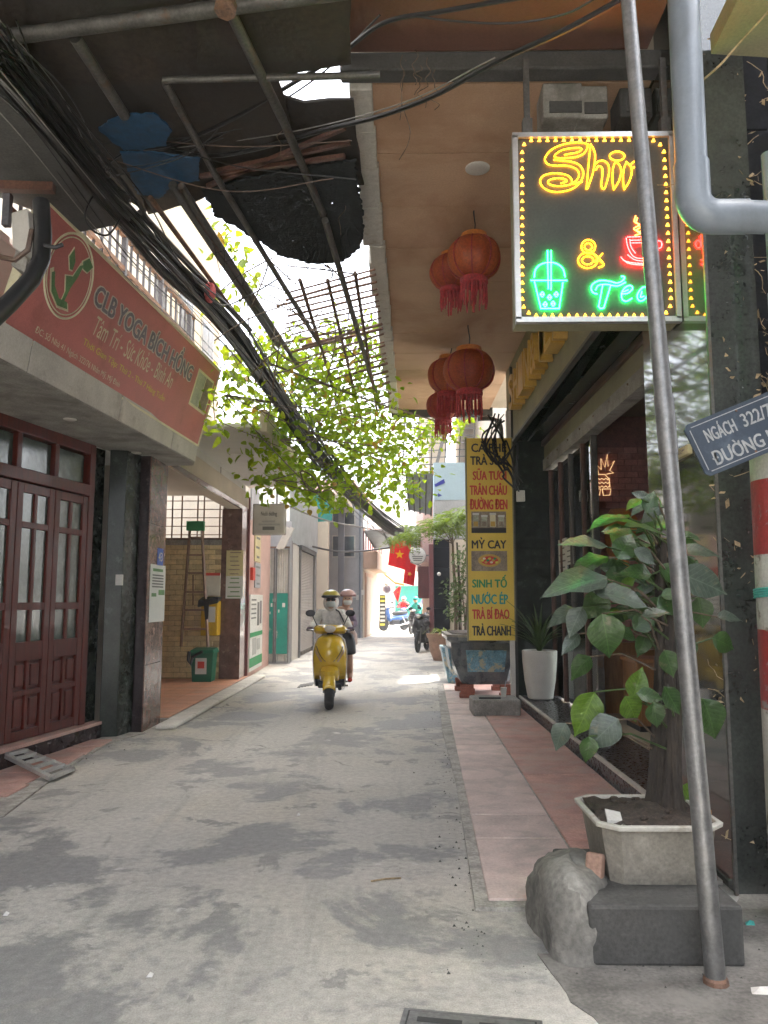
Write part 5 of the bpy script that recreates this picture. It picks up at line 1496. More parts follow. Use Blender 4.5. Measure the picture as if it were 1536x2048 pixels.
leds('led_ampersand', [[(585 + rx * math.cos(t), 878 + ry * math.sin(t)) for t in [i * 0.4 for i in range(17)]] for rx, ry in ((52, 52), (28, 26))] +
     [[(580 + rx * math.cos(t), 980 + ry * math.sin(t)) for t in [i * 0.4 for i in range(17)]] for rx, ry in ((72, 58), (42, 30))] + [[(600, 905), (690, 1000)], [(635, 990), (690, 930)], [(640, 940), (700, 1010), (660, 1035)]], M['led_yellow'])
leds('led_coffee_cup', [[(880, 806), (1090, 800)], [(905, 830), (1085, 826)], [(912, 850), (1075, 848)], [(868, 815), (880, 880), (915, 945), (965, 965), (1050, 955), (1085, 890), (1092, 805)], [(895, 825), (905, 880), (935, 925)], [(830, 958), (860, 985), (950, 1002), (1100, 1000)], [(845, 975), (880, 1000), (960, 1014), (1100, 1012)], [(880, 940), (930, 975), (1000, 985), (1100, 980)], [(1115 + 20 * math.cos(t), 862 + 28 * math.sin(t)) for t in [i * 0.5 for i in range(14)]]], M['led_red'], 11)
leds('led_steam', [[(938, 650), (930, 690), (965, 715), (925, 745), (975, 775), (930, 795)], [(950, 665), (945, 700), (990, 725), (945, 755), (990, 790)], [(960, 720), (1000, 745), (960, 770)]], M['led_redgold'], 10)
leds('led_bubble_cup', [[(180, 1105), (190, 1050), (230, 1010), (290, 996), (350, 1006), (395, 1045), (412, 1105)], [(182, 1140), (230, 1340)], [(230, 1340), (366, 1340)], [(366, 1340), (396, 1140)]], M['led_green'], 8.5, curved=True)
leds('led_straw', [[(158, 1130), (428, 1130)], [(280, 910), (285, 1195)], [(306, 910), (306, 1205)]], M['led_green'], 8.5)
leds('led_pearls', [[(cx - 16, cy), (cx, cy - 20), (cx + 16, cy), (cx, cy + 20), (cx - 16, cy), (cx + 8, cy)] for cx, cy in ((240, 1235), (295, 1257), (345, 1235), (262, 1310), (322, 1305))], M['led_green'], 9, curved=False)
leds('led_letter_t', [[(650, 1232), (622, 1222), (605, 1190), (622, 1155), (670, 1132), (740, 1136), (800, 1150), (842, 1132), (855, 1106), (832, 1100)], [(640, 1200), (660, 1168), (720, 1160), (800, 1172), (862, 1146)], [(692, 1168), (662, 1325)], [(662, 1325), (675, 1340), (700, 1335)], [(700, 1335), (752, 1168)]], M['led_green'], 8.5)
leds('led_letter_e', [[(832, 1232), (880, 1226), (915, 1192), (900, 1170), (865, 1180), (836, 1220), (838, 1270), (870, 1286), (912, 1264)], [(850, 1215), (885, 1200)]], M['led_green'], 8.5)
leds('led_letter_a', [[(1042, 1192), (1000, 1180), (966, 1210), (950, 1250), (966, 1282), (1000, 1276), (1030, 1232), (1046, 1190), (1042, 1250), (1062, 1284)], [(985, 1215), (975, 1255), (1000, 1250)]], M['led_green'], 8.5)
lampm = None
def lamp(x, y):
    global lampm
    a, c_ = nz(x, y)
    if lampm is None:
        r = 0.0125
        b = MB().add([(-r, 0, -r), (r, 0, -r), (0, 0, r * 0.9), (0, -0.02, -r * 0.3)], [(0, 1, 3), (1, 2, 3), (2, 0, 3), (0, 2, 1)])
        o = b.build('led_lamp', M['led_amber'], None)
        lampm = o.data
        o.parent = ns
    else:
        o = link('led_lamp', lampm, ns)
    o.location = NF.p(a, c_, 0.002) - wloc(ns)
loop = resample([(105, 105), (90, 160), (92, 1300), (120, 1355), (180, 1385), (1130, 1385), (1185, 1355), (1205, 1295), (1160, 300), (1150, 150), (1115, 95), (1060, 72), (155, 75), (105, 105)], 61)
for q in loop:
    lamp(*q)
# meter boxes under the front beam
for i, (u0, u1, v0, v1, lab) in enumerate(((1085, 1162, 172, 250, 'wide grey meter box hung above the LED sign'), (1155, 1212, 178, 252, 'narrow louvred meter box beside the wide one above the LED sign'), (1238, 1300, 182, 248, 'dark meter box behind the leaning pole'))):
    p, q = AY(u0, v1, 4.9), AY(u1, v0, 4.9)
    t = thing('meter_box', lab, 'box', ((p.x + q.x) / 2, 4.9, p.z))
    MB().box(p.x, q.x, 4.86, 5.1, p.z + .03, q.z).build('casing', M['concrete' if i < 2 else 'concrete_dark'], t, bevel=0.012)
    MB().box(p.x + .04, q.x - .01, 4.85, 4.862, p.z + .06, p.z + .14).build('louvre', M['concrete_dark'], t)
    MB().bar(((p.x + q.x) / 2, 4.95, q.z), ((p.x + q.x) / 2, 4.95, q.z + 0.5), 0.03).build('conduit', M['steel'], t)
# leaning pole
lpole = thing('leaning_pole', 'slender galvanised pole leaning beside the potted tree in front of the LED sign', 'pole', G(1430, 1972))
p0, p1 = G(1432, 1968, 0.0), AY(1256, 0, 3.25)
pp = p0 + (p1 - p0) * 1.5
MB().tube([p0, p0.lerp(pp, 0.33), p0.lerp(pp, 0.66), pp], [0.040, 0.037, 0.032, 0.027], 14).build('shaft', M['galv'], lpole, smooth=True)
MB().tube([p0.lerp(p1, 0.50), p0.lerp(p1, 0.56)], 0.040, 14).build('sleeve', M['galv'], lpole, smooth=True)
MB().lathe(p0, [(0.05, 0), (0.048, 0.02), (0.04, 0.03)], 12).build('foot', M['rust'], lpole)
# PVC drain pipes
dr = thing('drainpipe', 'thick pale blue plastic drainpipe with an elbow turning right', 'pipe', AY(1385, 470, 3.4))
x_, y_ = 1.385, 3.4
arc = [V((x_ + 0.10 - 0.10 * math.cos(t), y_, 3.26 + 0.10 - 0.10 * math.sin(t))) for t in [i * math.pi / 16 for i in range(9)]]
MB().tube([V((x_, y_, 7.0)), V((x_, y_, 3.5))], 0.072, 20).build('upright', M['pvc'], dr, smooth=True)
MB().tube([V((x_, y_, 3.52))] + arc + [V((x_ + 0.24, y_, 3.26))], 0.079, 20).build('elbow', M['pvc'], dr, smooth=True)
MB().tube([V((x_ + 0.22, y_, 3.26)), V((x_ + 0.33, y_, 3.255))], 0.074, 20).build('sleeve', M['pvc'], dr, smooth=True)
MB().tube([V((x_ + 0.3, y_, 3.255)), V((x_ + 1.8, y_, 3.2))], 0.068, 20).build('branch', M['pvc'], dr, smooth=True)
d2 = thing('waste_pipe', 'grey plastic waste pipe running down the navy tiles behind the street sign', 'pipe', (2.02, 3.95, 0))
MB().tube([(2.04, 3.95, 2.4), (2.04, 3.95, 3.9)], 0.05, 14).build('upright', M['pvc'], d2, smooth=True)
MB().tube([(2.04, 3.95, 3.0), (2.04, 3.95, 3.12)], 0.058, 14).build('sleeve', M['pvc'], d2, smooth=True)
# utility pole painted in bands
up = thing('utility_pole', 'red and white banded concrete utility pole at the dark corner', 'pole', (1.92, 3.75, 0))
def band(v0, v1):
    return AY(1500, v0, 3.62).z, AY(1500, v1, 3.62).z
bands = [(0.0, 0.42, 'concrete_dark'), (*sorted(band(1700, 1430)), 'polewhite'), (*sorted(band(1430, 1262)), 'polered'), (*sorted(band(1262, 1105)), 'polewhite'), (*sorted(band(1105, 950)), 'polered'), (*sorted(band(950, 900)), 'polewhite'), (band(900, 900)[0], 2.5, 'concrete')]
for z0, z1, m in bands:
    def rr_(z):
        return 0.178 - 0.006 * z
    n_ = 6
    MB().lathe((1.945, 3.80, 0), [(rr_(z0 + (z1 - z0) * i / n_), z0 + (z1 - z0) * i / n_) for i in range(n_ + 1)], 26).build('band', M[m], up, smooth=True)
zt = AY(1500, 1193, 3.62).z
tt_ = MB()
for k in range(4):
    tt_.tube([V((1.945 + 0.176 * math.cos(t), 3.80 + 0.176 * math.sin(t), zt + k * 0.012 + 0.006 * math.sin(t * 2))) for t in [i * math.pi / 10 for i in range(21)]], 0.006, 5, cap=False)
tt_.build('rope', M['tealrope'], up, smooth=True)
# street sign
ss = thing('street_sign', 'tilted dark blue street name plate fixed to the banded pole', 'sign', AY(1440, 880, 3.55))
o_ = AY(1415, 955, 3.55)
e1 = (AY(1536, 905, 3.55) - o_).normalized()
e2 = (AY(1366, 853, 3.55) - o_)
SH = e2.length
SSF = Frame(o_, e1, e2.normalized())
sq = MB()
W_ = 0.74
cr = 0.02
sq.prism([SSF.p(a, b, -0.012) for a, b in ((cr, 0), (W_ - cr, 0), (W_, cr), (W_, SH - cr), (W_ - cr, SH), (cr, SH), (0, SH - cr), (0, cr))], SSF.n * 0.012).build('plate', M['bluesign'], ss)
for a0, a1, b0, b1 in ((0.03, W_ - .03, .018, .022), (0.03, W_ - .03, SH - .022, SH - .018), (.018, .022, .03, SH - .03)):
    MB().fbox(SSF, a0, a1, b0, b1, 0.001, 0.0025).build('border_line', M['signtext'], ss)
text('NGÁCH', SSF, 0.075, 0.225, SH * 0.56, SH * 0.86, 0.003, M['signtext'], ss, bold=0.022)
text('322/76', SSF, 0.262, 0.44, SH * 0.57, SH * 0.81, 0.003, M['signtext'], ss, bold=0.022)
text('ĐƯỜNG MỸ ĐÌNH', SSF, 0.06, 0.62, SH * 0.13, SH * 0.46, 0.003, M['signtext'], ss, bold=0.022)
for a, b in ((0.26, SH * 0.90), (0.26, SH * 0.1)):
    MB().lathe(SSF.p(a, b, 0.0), [(0.006, 0), (0.005, 0.004)], 8, SSF.n).build('bolt', M['rust'], ss)
# house number on the mirror panel
hn = thing('house_number', 'small yellow house number plaque on the polished panel', 'sign', AX(1330, 940, 1.74))
HNF = FACE_LEFT(1.748, 0, 0)
(a0, b0), (a1, b1) = HNF.hit(1332, 940), HNF.hit(1384, 868)
MB().fbox(HNF, a0, a1, b0 + .02, b1 - .06, 0.001, 0.03).build('plate', M['posteryellow'], hn, bevel=0.004)
text('56', HNF, a0 + .06, a1 - .04, b0 + .06, b1 - .10, 0.032, M['brownprint'], hn, bold=0.02)
# dead vines on the navy wall
dv = thing('dead_vines', 'dry dead ivy clinging to the navy tiled wall', 'vine', (1.95, 4.15, 0.5))
b = MB()
bt = MB()
for i in range(120):
    x, z = RND.uniform(1.78, 2.5), RND.uniform(0.3, 5.2)
    P = [V((x, 4.185, z))]
    d = V((RND.uniform(-.5, .5), 0, RND.choice((-1, 1)))).normalized()
    for j in range(9):
        d = (d + V((RND.uniform(-.7, .7), 0, RND.uniform(-.5, .5)))).normalized()
        P.append(P[-1] + d * 0.035 + V((0, RND.uniform(-.008, .004), 0)))
    b.tube(P, 0.0022, 4)
    for j in range(5):
        q = RND.choice(P) + V((RND.uniform(-.03, .03), -0.012, RND.uniform(-.03, .03)))
        s = RND.uniform(.010, .03)
        e, f = V((RND.uniform(-1, 1), RND.uniform(-.6, .2), RND.uniform(-1, 1))).normalized() * s, V((RND.uniform(-1, 1), RND.uniform(-.6, .2), RND.uniform(-1, 1))).normalized() * s * .6
        bt.add([q - e, q + f, q + e, q - f], [(0, 1, 2, 3)])
b.build('stems', M['drytwig'], dv, kind='stuff')
bt.build('dry_leaves', M['drytwig'], dv, kind='stuff')

# --- lanterns
def make_lantern(label):
    t = thing('paper_lantern', label, 'lantern', (0, 0, 0), 'red lanterns under the soffit')
    def sq(tt):
        return 0.90 + 0.10 * abs(math.cos(tt * 4))
    prof = [(0.10, 0.20)] + [(0.25 * math.cos(a) ** 0.7 if math.cos(a) > 0 else 0.1, 0.19 * math.sin(a)) for a in [1.25 - 2.5 * i / 12 for i in range(13)]] + [(0.11, -0.20)]
    MB().lathe((0, 0, 0), list(reversed(prof)), 48, sq=sq).build('shade', M['lantern'], t, smooth=True)
    for k in range(8):
        a = math.pi / 8 + k * math.pi / 4
        MB().tube([V((math.cos(a) * (r + .006) * 0.92, math.sin(a) * (r + .006) * 0.92, z)) for r, z in prof[1:-1]], 0.006, 5).build('rib', M['tassel'], t, smooth=True)
    MB().lathe((0, 0, 0.17), [(0.11, 0), (0.125, 0.015), (0.12, 0.05), (0.09, 0.055)], 20).build('top_cap', M['lanterngold'], t, smooth=True)
    MB().lathe((0, 0, -0.25), [(0.115, 0), (0.13, 0.02), (0.125, 0.06), (0.10, 0.065)], 20).build('bottom_cap', M['tassel'], t, smooth=True)
    for k in range(18):
        a = k * 2 * math.pi / 18
        L = RND.uniform(0.14, 0.24)
        MB().tube([(math.cos(a) * .115, math.sin(a) * .115, -0.24), (math.cos(a) * .118, math.sin(a) * .118, -0.24 - L * .7), (math.cos(a) * .112, math.sin(a) * .112, -0.24 - L)], [0.007, 0.011, 0.006], 5).build('tassel', M['tassel'], t, smooth=True)
    MB().tube([(0, 0, -0.24), (0, 0, -0.5)], 0.012, 5).build('centre_tassel', M['tassel'], t, smooth=True)
    MB().tube([(0, 0, 0.22), (0.02, 0, 0.32), (-0.01, 0, 0.42), (0, 0, 0.60)], 0.006, 5).build('hanging_wire', M['black'], t, smooth=True)
    return t
LN = [((948, 517), 6.6, 1.0, 'large orange red lantern below the round ceiling light'), ((902, 545), 7.3, 0.88, 'red lantern half hidden behind the large orange red one'), ((938, 742), 9.5, 1.36, 'big dusty red lantern hanging over the yellow menu board'), ((898, 752), 10.4, 1.25, 'red lantern tucked behind the big dusty one'), ((886, 812), 11.8, 1.10, 'smallest red lantern nearest the end beam of the soffit')]
lan = make_lantern(LN[0][3])
for i, ((u, v), Y, s, lab) in enumerate(LN):
    o = lan if i == 0 else copy_tree(lan)
    o['label'] = lab
    o.location = AY(u, v, Y)
    o.scale = (s * 0.98, s * 0.98, s)
    o.rotation_euler = (RND.uniform(-.05, .05), RND.uniform(-.05, .05), RND.uniform(0, 1))

# --- menu board
mbd = thing('menu_board', 'tall yellow menu board with black, red and green lines standing in the planter', 'sign', (1.3, 10.8, 0.95))
MF_ = FACE_CAM(0, 10.8, 0)
(ma0, mb0), (ma1, mb1) = MF_.hit(937, 1281), MF_.hit(1023, 876)
MB().fbox(MF_, ma0, ma1, mb0, mb1, -0.08, 0).build('panel', M['menuyellow'], mbd, bevel=0.004)
MB().fbox(MF_, ma0 - .012, ma0 + 0.006, mb0 - .01, mb1 + .01, -0.085, 0.006).fbox(MF_, ma1 - 0.006, ma1 + .012, mb0 - .01, mb1 + .01, -0.085, 0.006).build('edge', M['olivewall'], mbd)
for body_, u0, u1, v0, v1, m in (('CÀ PHÊ', 943, 1012, 883, 904, 'blackprint'), ('TRÀ SỮA', 941, 1012, 907, 930, 'blackprint'), ('SỮA TƯƠI', 946, 1012, 937, 960, 'redprint'), ('TRÂN CHÂU', 940, 1013, 966, 990, 'redprint'), ('ĐƯỜNG ĐEN', 940, 1014, 994, 1019, 'redprint'),
                                 ('MỲ CAY', 944, 1012, 1075, 1097, 'blackprint'), ('SINH TỐ', 945, 1013, 1150, 1175, 'forestprint'), ('NƯỚC ÉP', 944, 1015, 1184, 1208, 'tealprint'), ('TRÀ BÍ ĐAO', 945, 1018, 1214, 1238, 'redprint'), ('TRÀ CHANH', 945, 1021, 1247, 1271, 'blackprint')):
    textpx(body_, MF_, ((u0, v1), (u1, v0)), M[m], mbd, bold=0.03)
def mpx(name, u0, u1, v0, v1, m, d0, d1):
    (a0, b0), (a1, b1) = MF_.hit(u0, v1), MF_.hit(u1, v0)
    return MB().fbox(MF_, a0, a1, b0, b1, d0, d1).build(name, m, mbd)
mpx('photo', 943, 1012, 1023, 1066, M['brownprint'], 0.001, 0.004)
for k in range(4):
    mpx('photo_cup', 946 + 17 * k, 957 + 17 * k, 1029 + 4 * (k % 2), 1054, M['paleprint' if k != 2 else 'creamprint'], 0.004, 0.006)
mpx('photo', 943, 1014, 1102, 1142, M['brownprint'], 0.001, 0.004)
for k in range(4):
    mpx('photo_lid', 945 + 17 * k, 958 + 17 * k, 1026 + 4 * (k % 2), 1030 + 4 * (k % 2), M['poster'], 0.006, 0.007)
    mpx('photo_tea', 947 + 17 * k, 956 + 17 * k, 1043, 1053, M['brownprint' if k % 2 else 'goldletter'], 0.006, 0.007)
mpx('photo_table', 943, 1012, 1056, 1066, M['blackprint'], 0.004, 0.005)
a, b_ = MF_.hit(979, 1121)
for k in range(9):
    MB().ball(MF_.p(a - .10 + .025 * k, b_ + .03 * math.sin(k * 2.1), .009), .022, .002, .016, 8, 5).build('photo_topping', M[('yellowprint', 'creamprint', 'goldletter', 'forestprint')[k % 4]], mbd)
MB().prism([MF_.p(a + 0.16 * math.cos(t), b_ + 0.09 * math.sin(t), 0.004) for t in [i * math.pi / 10 for i in range(20)]], MF_.n * 0.002).build('photo_bowl', M['goldletter'], mbd)
MB().prism([MF_.p(a + 0.12 * math.cos(t), b_ + 0.06 * math.sin(t), 0.006) for t in [i * math.pi / 10 for i in range(20)]], MF_.n * 0.002).build('photo_noodles', M['redprint'], mbd)
mp_ = MB().box(1.60, 1.66, 10.82, 10.9, 0.17, 4.2).build('support_post', M['sheetwhite'], mbd)
# tangle of wires over the board top
tw = thing('wire_tangle', 'black wire tangle hanging over the top corner of the menu board', 'wires', AY(1005, 860, 10.7))
for i in range(9):
    P = [AY(1000 + RND.uniform(-25, 12), 832 + RND.uniform(-6, 10), 10.72), AY(985 + RND.uniform(-25, 25), 880 + RND.uniform(-15, 20), 10.66), AY(1005 + RND.uniform(-12, 8), 920 + RND.uniform(-10, 25), 10.66), AY(1020 + RND.uniform(-14, 14), 905 + RND.uniform(-30, 50), 10.66), AY(1032 + RND.uniform(-6, 14), 980 + RND.uniform(-20, 12), 10.68)]
    MB().tube(catmull(P, 7), RND.choice((0.008, 0.012, 0.014)), 5).build('wire', M['cable'], tw, smooth=True)
MB().box(1.74, 1.86, 10.92, 10.98, 2.9, 3.06).build('junction_box', M['sheetwhite'], tw, bevel=0.01)
pbend = thing('conduit_bend', 'grey conduit curving down beside the end beam', 'pipe', AY(1005, 850, 11.2))
MB().tube(catmull([AY(955, 838, 11.4), AY(985, 838, 11.4), AY(1000, 850, 11.4), AY(1003, 880, 11.4)], 6), 0.035, 8).build('pipe', M['galv'], pbend, smooth=True)

# --- planters
def loft_box(name, m, parent, levels, bevel=0.0, top_open=None):
    """stack of chamfered rectangles: (z, cx, cy, hx, hy, chamfer)"""
    b = MB()
    k = 8
    for z, cx, cy, hx, hy, c in levels:
        b.v += [V(p) for p in ((cx - hx + c, cy - hy, z), (cx + hx - c, cy - hy, z), (cx + hx, cy - hy + c, z), (cx + hx, cy + hy - c, z), (cx + hx - c, cy + hy, z), (cx - hx + c, cy + hy, z), (cx - hx, cy + hy - c, z), (cx - hx, cy - hy + c, z))]
    for i in range(len(levels) - 1):
        for j in range(k):
            b.f.append((i * k + j, i * k + (j + 1) % k, (i + 1) * k + (j + 1) % k, (i + 1) * k + j))
    b.f.append(tuple(range(k - 1, -1, -1)))
    b.f.append(tuple((len(levels) - 1) * k + j for j in range(k)))
    return b.build(name, m, parent, bevel=bevel)
gp = thing('glazed_planter', 'large dark glazed planter trough with blue panels under the menu board', 'planter', (1.4, 12.4, 0.2))
loft_box('body', M['glaze'], gp, [(0.24, 1.38, 12.35, 0.36, 0.55, .10), (0.30, 1.38, 12.35, 0.40, 0.6, .11), (0.62, 1.36, 12.35, 0.50, 0.72, .13), (0.86, 1.36, 12.35, 0.52, 0.75, .14), (0.90, 1.36, 12.35, 0.58, 0.82, .15), (0.95, 1.36, 12.35, 0.58, 0.82, .15)])
loft_box('rim', M['potgrey'], gp, [(0.951, 1.36, 12.35, 0.585, 0.825, .15), (0.985, 1.36, 12.35, 0.585, 0.825, .15)])
loft_box('soil', M['soil'], gp, [(0.986, 1.36, 12.35, 0.5, 0.74, .14), (1.0, 1.36, 12.35, 0.48, 0.72, .14)])
for p, q, z0, z1, nrm in (((1.08, 11.63), (1.62, 11.63), 0.44, 0.76, (0, -0.035, 0)),):
    MB().prism([(p[0], p[1] + .03, z0), (q[0], q[1] + .03, z0), (q[0] + .03, q[1] - .035, z1), (p[0] - .03, p[1] - .035, z1)], nrm).build('blue_panel', M['glazepanel'], gp)
MB().prism([(0.885, 12.0, 0.44), (0.885, 12.7, 0.44), (0.835, 12.75, 0.76), (0.835, 11.95, 0.76)], (-0.03, 0, 0)).build('blue_panel', M['glazepanel'], gp)
for i, (x, y) in enumerate(((1.08, 11.85), (1.68, 11.85), (1.08, 12.8), (1.68, 12.8))):
    bt_ = thing('brick_stack', ('stacked red bricks propping the glazed planter at its road side front', 'red bricks propping the glazed planter beside the shop step', 'red bricks propping the rear of the glazed planter at the road', 'red bricks propping the rear of the glazed planter by the wall')[i], 'bricks', (x, y, 0.04), 'brick stacks under the glazed planter')
    MB().box(x - .11, x + .11, y - .06, y + .06, 0.04, 0.11).build('lower_brick', M['brick'], bt_, bevel=0.006)
    MB().box(x - .09, x + .12, y - .05, y + .05, 0.111, 0.175).build('upper_brick', M['brick'], bt_, bevel=0.006)
    MB().box(x - .1, x + .1, y - .05, y + .06, 0.176, 0.24).build('upper_brick', M['brick'], bt_, bevel=0.006)
kb = thing('stone_block', 'worn grey concrete block on the pavement in front of the planter', 'block', (1.3, 10.2, 0))
MB().box(0.99, 1.60, 10.03, 10.55, 0.03, 0.235).build('block', M['brickgrey'], kb, bevel=0.02)
cup = thing('takeaway_cup', 'clear plastic takeaway cup with straw left on the concrete block', 'cup', (1.42, 10.3, 0.235))
MB().lathe((1.42, 10.3, 0.236), [(0.03, 0), (0.042, 0.12), (0.045, 0.125)], 14).build('cup', M['sheetwhite'], cup, smooth=True)
MB().tube([(1.42, 10.3, 0.25), (1.45, 10.29, 0.45)], 0.004, 5).build('straw', M['skyblue'], cup)
ph = thing('plank', 'dark flat slat lying on the concrete block', 'plank', (1.2, 10.2, 0.236))
MB().box(1.08, 1.36, 10.12, 10.2, 0.236, 0.256).build('slat', M['black'], ph, bevel=0.004)
wp = thing('white_planter', 'tall white tapered planter on the shop step', 'planter', (1.95, 10.7, 0.172))
MB().lathe((1.97, 10.68, 0.172), [(0.15, 0), (0.17, 0.01), (0.21, 0.25), (0.232, 0.5), (0.238, 0.64), (0.225, 0.65), (0.215, 0.60)], 28).build('pot', M['potwhite'], wp, smooth=True)
MB().lathe((1.97, 10.68, 0.76), [(0.21, 0), (0.20, 0.012)], 20).build('soil', M['soil'], wp)
dpl = thing('dracaena', 'dark strap leaved plant growing in the white planter', 'plant', (1.97, 10.68, 0.77))
for i in range(34):
    a = RND.uniform(0, 6.28)
    L, up_ = RND.uniform(0.4, 0.95), RND.uniform(0.7, 1.6)
    P = []
    for j in range(7):
        t = j / 6
        r = L * t * (0.5 + 0.5 * t)
        z = up_ * 0.62 * (t - 0.42 * t * t * (1.6 - up_ * 0.6))
        P.append((r, z))
    w = 0.022
    dx_, dy_ = math.cos(a), math.sin(a)
    rows = []
    for j, (r, z) in enumerate(P):
        ww = w * (1 - (j / 6) ** 2 * 0.9)
        c_ = V((1.97 + dx_ * r * .6, 10.68 + dy_ * r * .6, 0.77 + z))
        sd_ = V((-dy_, dx_, 0)) * ww
        rows.append([c_ - sd_ + V((0, 0, .006)), c_, c_ + sd_ + V((0, 0, .006))])
    MB().grid(rows).build('leaf', M['strap'], dpl, smooth=True)

# --- potted tree at the front right
pb = thing('concrete_plinth', 'low dark cement block carrying the potted tree at the corner', 'plinth', (1.1, 3.8, 0))
MB().box(0.80, 1.44, 3.37, 4.12, 0, 0.24).build('block', M['concrete_dark'], pb, bevel=0.015)
bl = MB()
ring = []
nu, nv_ = 22, 9
rows = []
for j in range(nv_ + 1):
    ph_ = j / nv_ * math.pi / 2
    row = []
    for i in range(nu + 1):
        t = 2 * math.pi * i / nu
        k = 1 + 0.10 * math.sin(3 * t + 1) + 0.05 * math.sin(5 * t + j * .7) + 0.03 * math.sin(11 * t + j * 1.9) + RND.uniform(-.03, .03)
        rr2 = math.cos(ph_) ** 0.65
        row.append(V((0.80 + 0.19 * k * rr2 * math.cos(t), 3.70 + 0.33 * k * rr2 * math.sin(t), 0.335 * (math.sin(ph_) ** 0.8) * (1 + 0.06 * math.sin(2 * t)) - 0.005)))
    rows.append(row)
bl.grid(rows)
bl.build('cement_mound', mat('mound_cement', (0.20, 0.19, 0.168), 0.9, var=0.3, scale=5, bmp=0.7, bscale=35, dirt=((0.075, 0.072, 0.066), 3.2, 0.5, 0.66)), pb, smooth=True)
MB().bar((0.885, 3.62, 0.20), (0.91, 3.66, 0.36), 0.08, 0.06).build('broken_brick', M['terracotta'], pb, bevel=0.015)
pt = thing('flower_pot', 'square grey cement pot with pale rim on the corner plinth', 'pot', (1.18, 3.75, 0.24))
PX, PY = 1.19, 3.83
loft_box('body', M['potgrey'], pt, [(0.241, PX, PY, 0.22, 0.225, .05), (0.29, PX, PY, 0.228, 0.235, .055), (0.485, PX, PY, 0.258, 0.262, .07)])
rim = MB()
k = 8
def ringpts(z, hx, hy, c):
    return [V(p) for p in ((PX - hx + c, PY - hy, z), (PX + hx - c, PY - hy, z), (PX + hx, PY - hy + c, z), (PX + hx, PY + hy - c, z), (PX + hx - c, PY + hy, z), (PX - hx + c, PY + hy, z), (PX - hx, PY + hy - c, z), (PX - hx, PY - hy + c, z))]
lv_ = [ringpts(0.48, 0.259, 0.263, .07), ringpts(0.485, 0.284, 0.288, .08), ringpts(0.505, 0.287, 0.291, .08), ringpts(0.508, 0.262, 0.266, .07), ringpts(0.45, 0.248, 0.252, .07)]
for L in lv_:
    rim.v += L
for i in range(4):
    for j in range(8):
        rim.f.append((i * 8 + j, i * 8 + (j + 1) % 8, (i + 1) * 8 + (j + 1) % 8, (i + 1) * 8 + j))
rim.build('rim', M['potrim'], pt, bevel=0.004)
so = MB()
rows = []
for i in range(15):
    rows.append([V((PX + (i / 14 - .5) * 0.49, PY + (j / 14 - .5) * 0.50, 0.497 + 0.03 * math.exp(-((i - 7) ** 2 + (j - 7) ** 2) / 18) + RND.uniform(-.012, .012))) for j in range(15)])
so.grid(rows).build('soil', M['soil'], pt, smooth=True)
for i in range(14):
    a, r = RND.uniform(0, 6.28), RND.uniform(0.1, 0.22)
    MB().ball((PX + r * math.cos(a), PY + r * math.sin(a), 0.512), RND.uniform(.012, .03), RND.uniform(.012, .025), RND.uniform(.008, .016), 7, 5).build('soil_clod', M['soil'], pt, smooth=True)
o = thing('tile_shard', 'white tile shard stuck in the corner of the pot soil', 'tile', (PX - .2, PY - .18, .49))
MB().add([(PX - .23, PY - .20, .485), (PX - .16, PY - .19, .48), (PX - .15, PY - .12, .505), (PX - .22, PY - .12, .52), (PX - .23, PY - .20, .51), (PX - .16, PY - .19, .505), (PX - .15, PY - .12, .525), (PX - .22, PY - .12, .54)], [(0, 3, 2, 1), (4, 5, 6, 7), (0, 1, 5, 4), (1, 2, 6, 5), (2, 3, 7, 6), (3, 0, 4, 7)]).build('shard', M['litter'], o)
o = thing('litter', 'crumpled orange wrapper in the pot behind the pole', 'litter', (PX + .26, PY - .05, .55))
MB().ball((PX + .235, PY - .1, .52), .045, .04, .03, 7, 5).build('wrapper', M['litter_orange'], o)
tree = thing('potted_tree', 'broad leaved potted tree with bundled twisted stems at the corner', 'tree', (PX + .1, PY + .04, .55))
TX, TY = PX + 0.125, PY + 0.06
stems = []
for i in range(16):
    a = i * 2.399
    r0 = 0.020 + 0.014 * (i % 3)
    P = []
    for j in range(15):
        t = j / 14
        tw_ = a + 0.7 * t + 0.25 * math.sin(3 * t + i)
        r = r0 * (1.15 - 0.25 * t) + 0.025 * math.exp(-t * 14) + 0.01 * math.sin(5 * t + i)
        P.append(V((TX + r * math.cos(tw_) + 0.05 * t, TY + r * math.sin(tw_), 0.48 + 1.36 * t * (0.86 + 0.028 * (i % 6)))))
    stems.append(P[-1])
    MB().tube(P, [0.023 - 0.007 * j / 14 + 0.006 * math.exp(-j * .7) for j in range(15)], 8).build('trunk_stem', M['bark'], tree, smooth=True)
def broad_leaf(name, m, w, droop, seed):
    rr = random.Random(seed)
    prof = [0.0, 0.42, 0.74, 0.93, 1.0, 0.97, 0.86, 0.68, 0.42, 0.16, 0.0]
    k = len(prof) - 1
    vs_, fs_ = [], []
    for i, h in enumerate(prof):
        x = i / k
        tw = rr.uniform(-.02, .02)
        for j in (-1, -.5, 0, .5, 1):
            y_ = j * h * w / 2
            z_ = -droop * x * x + 0.10 * abs(j) * h * (1 - .3 * abs(j)) + (0.022 * math.sin(i * 2.1 + j * 2 + seed) * abs(j)) + tw * j
            vs_.append((x - .06 * abs(j) * (1 - x) * h, y_, z_))
    for i in range(k):
        for j in range(4):
            a_ = i * 5 + j
            fs_.append((a_, a_ + 1, a_ + 6, a_ + 5))
    me = bpy.data.meshes.new(name)
    me.from_pydata(vs_, [], fs_)
    me.update()
    me.polygons.foreach_set('use_smooth', [True] * len(me.polygons))
    me.materials.append(m)
    return me
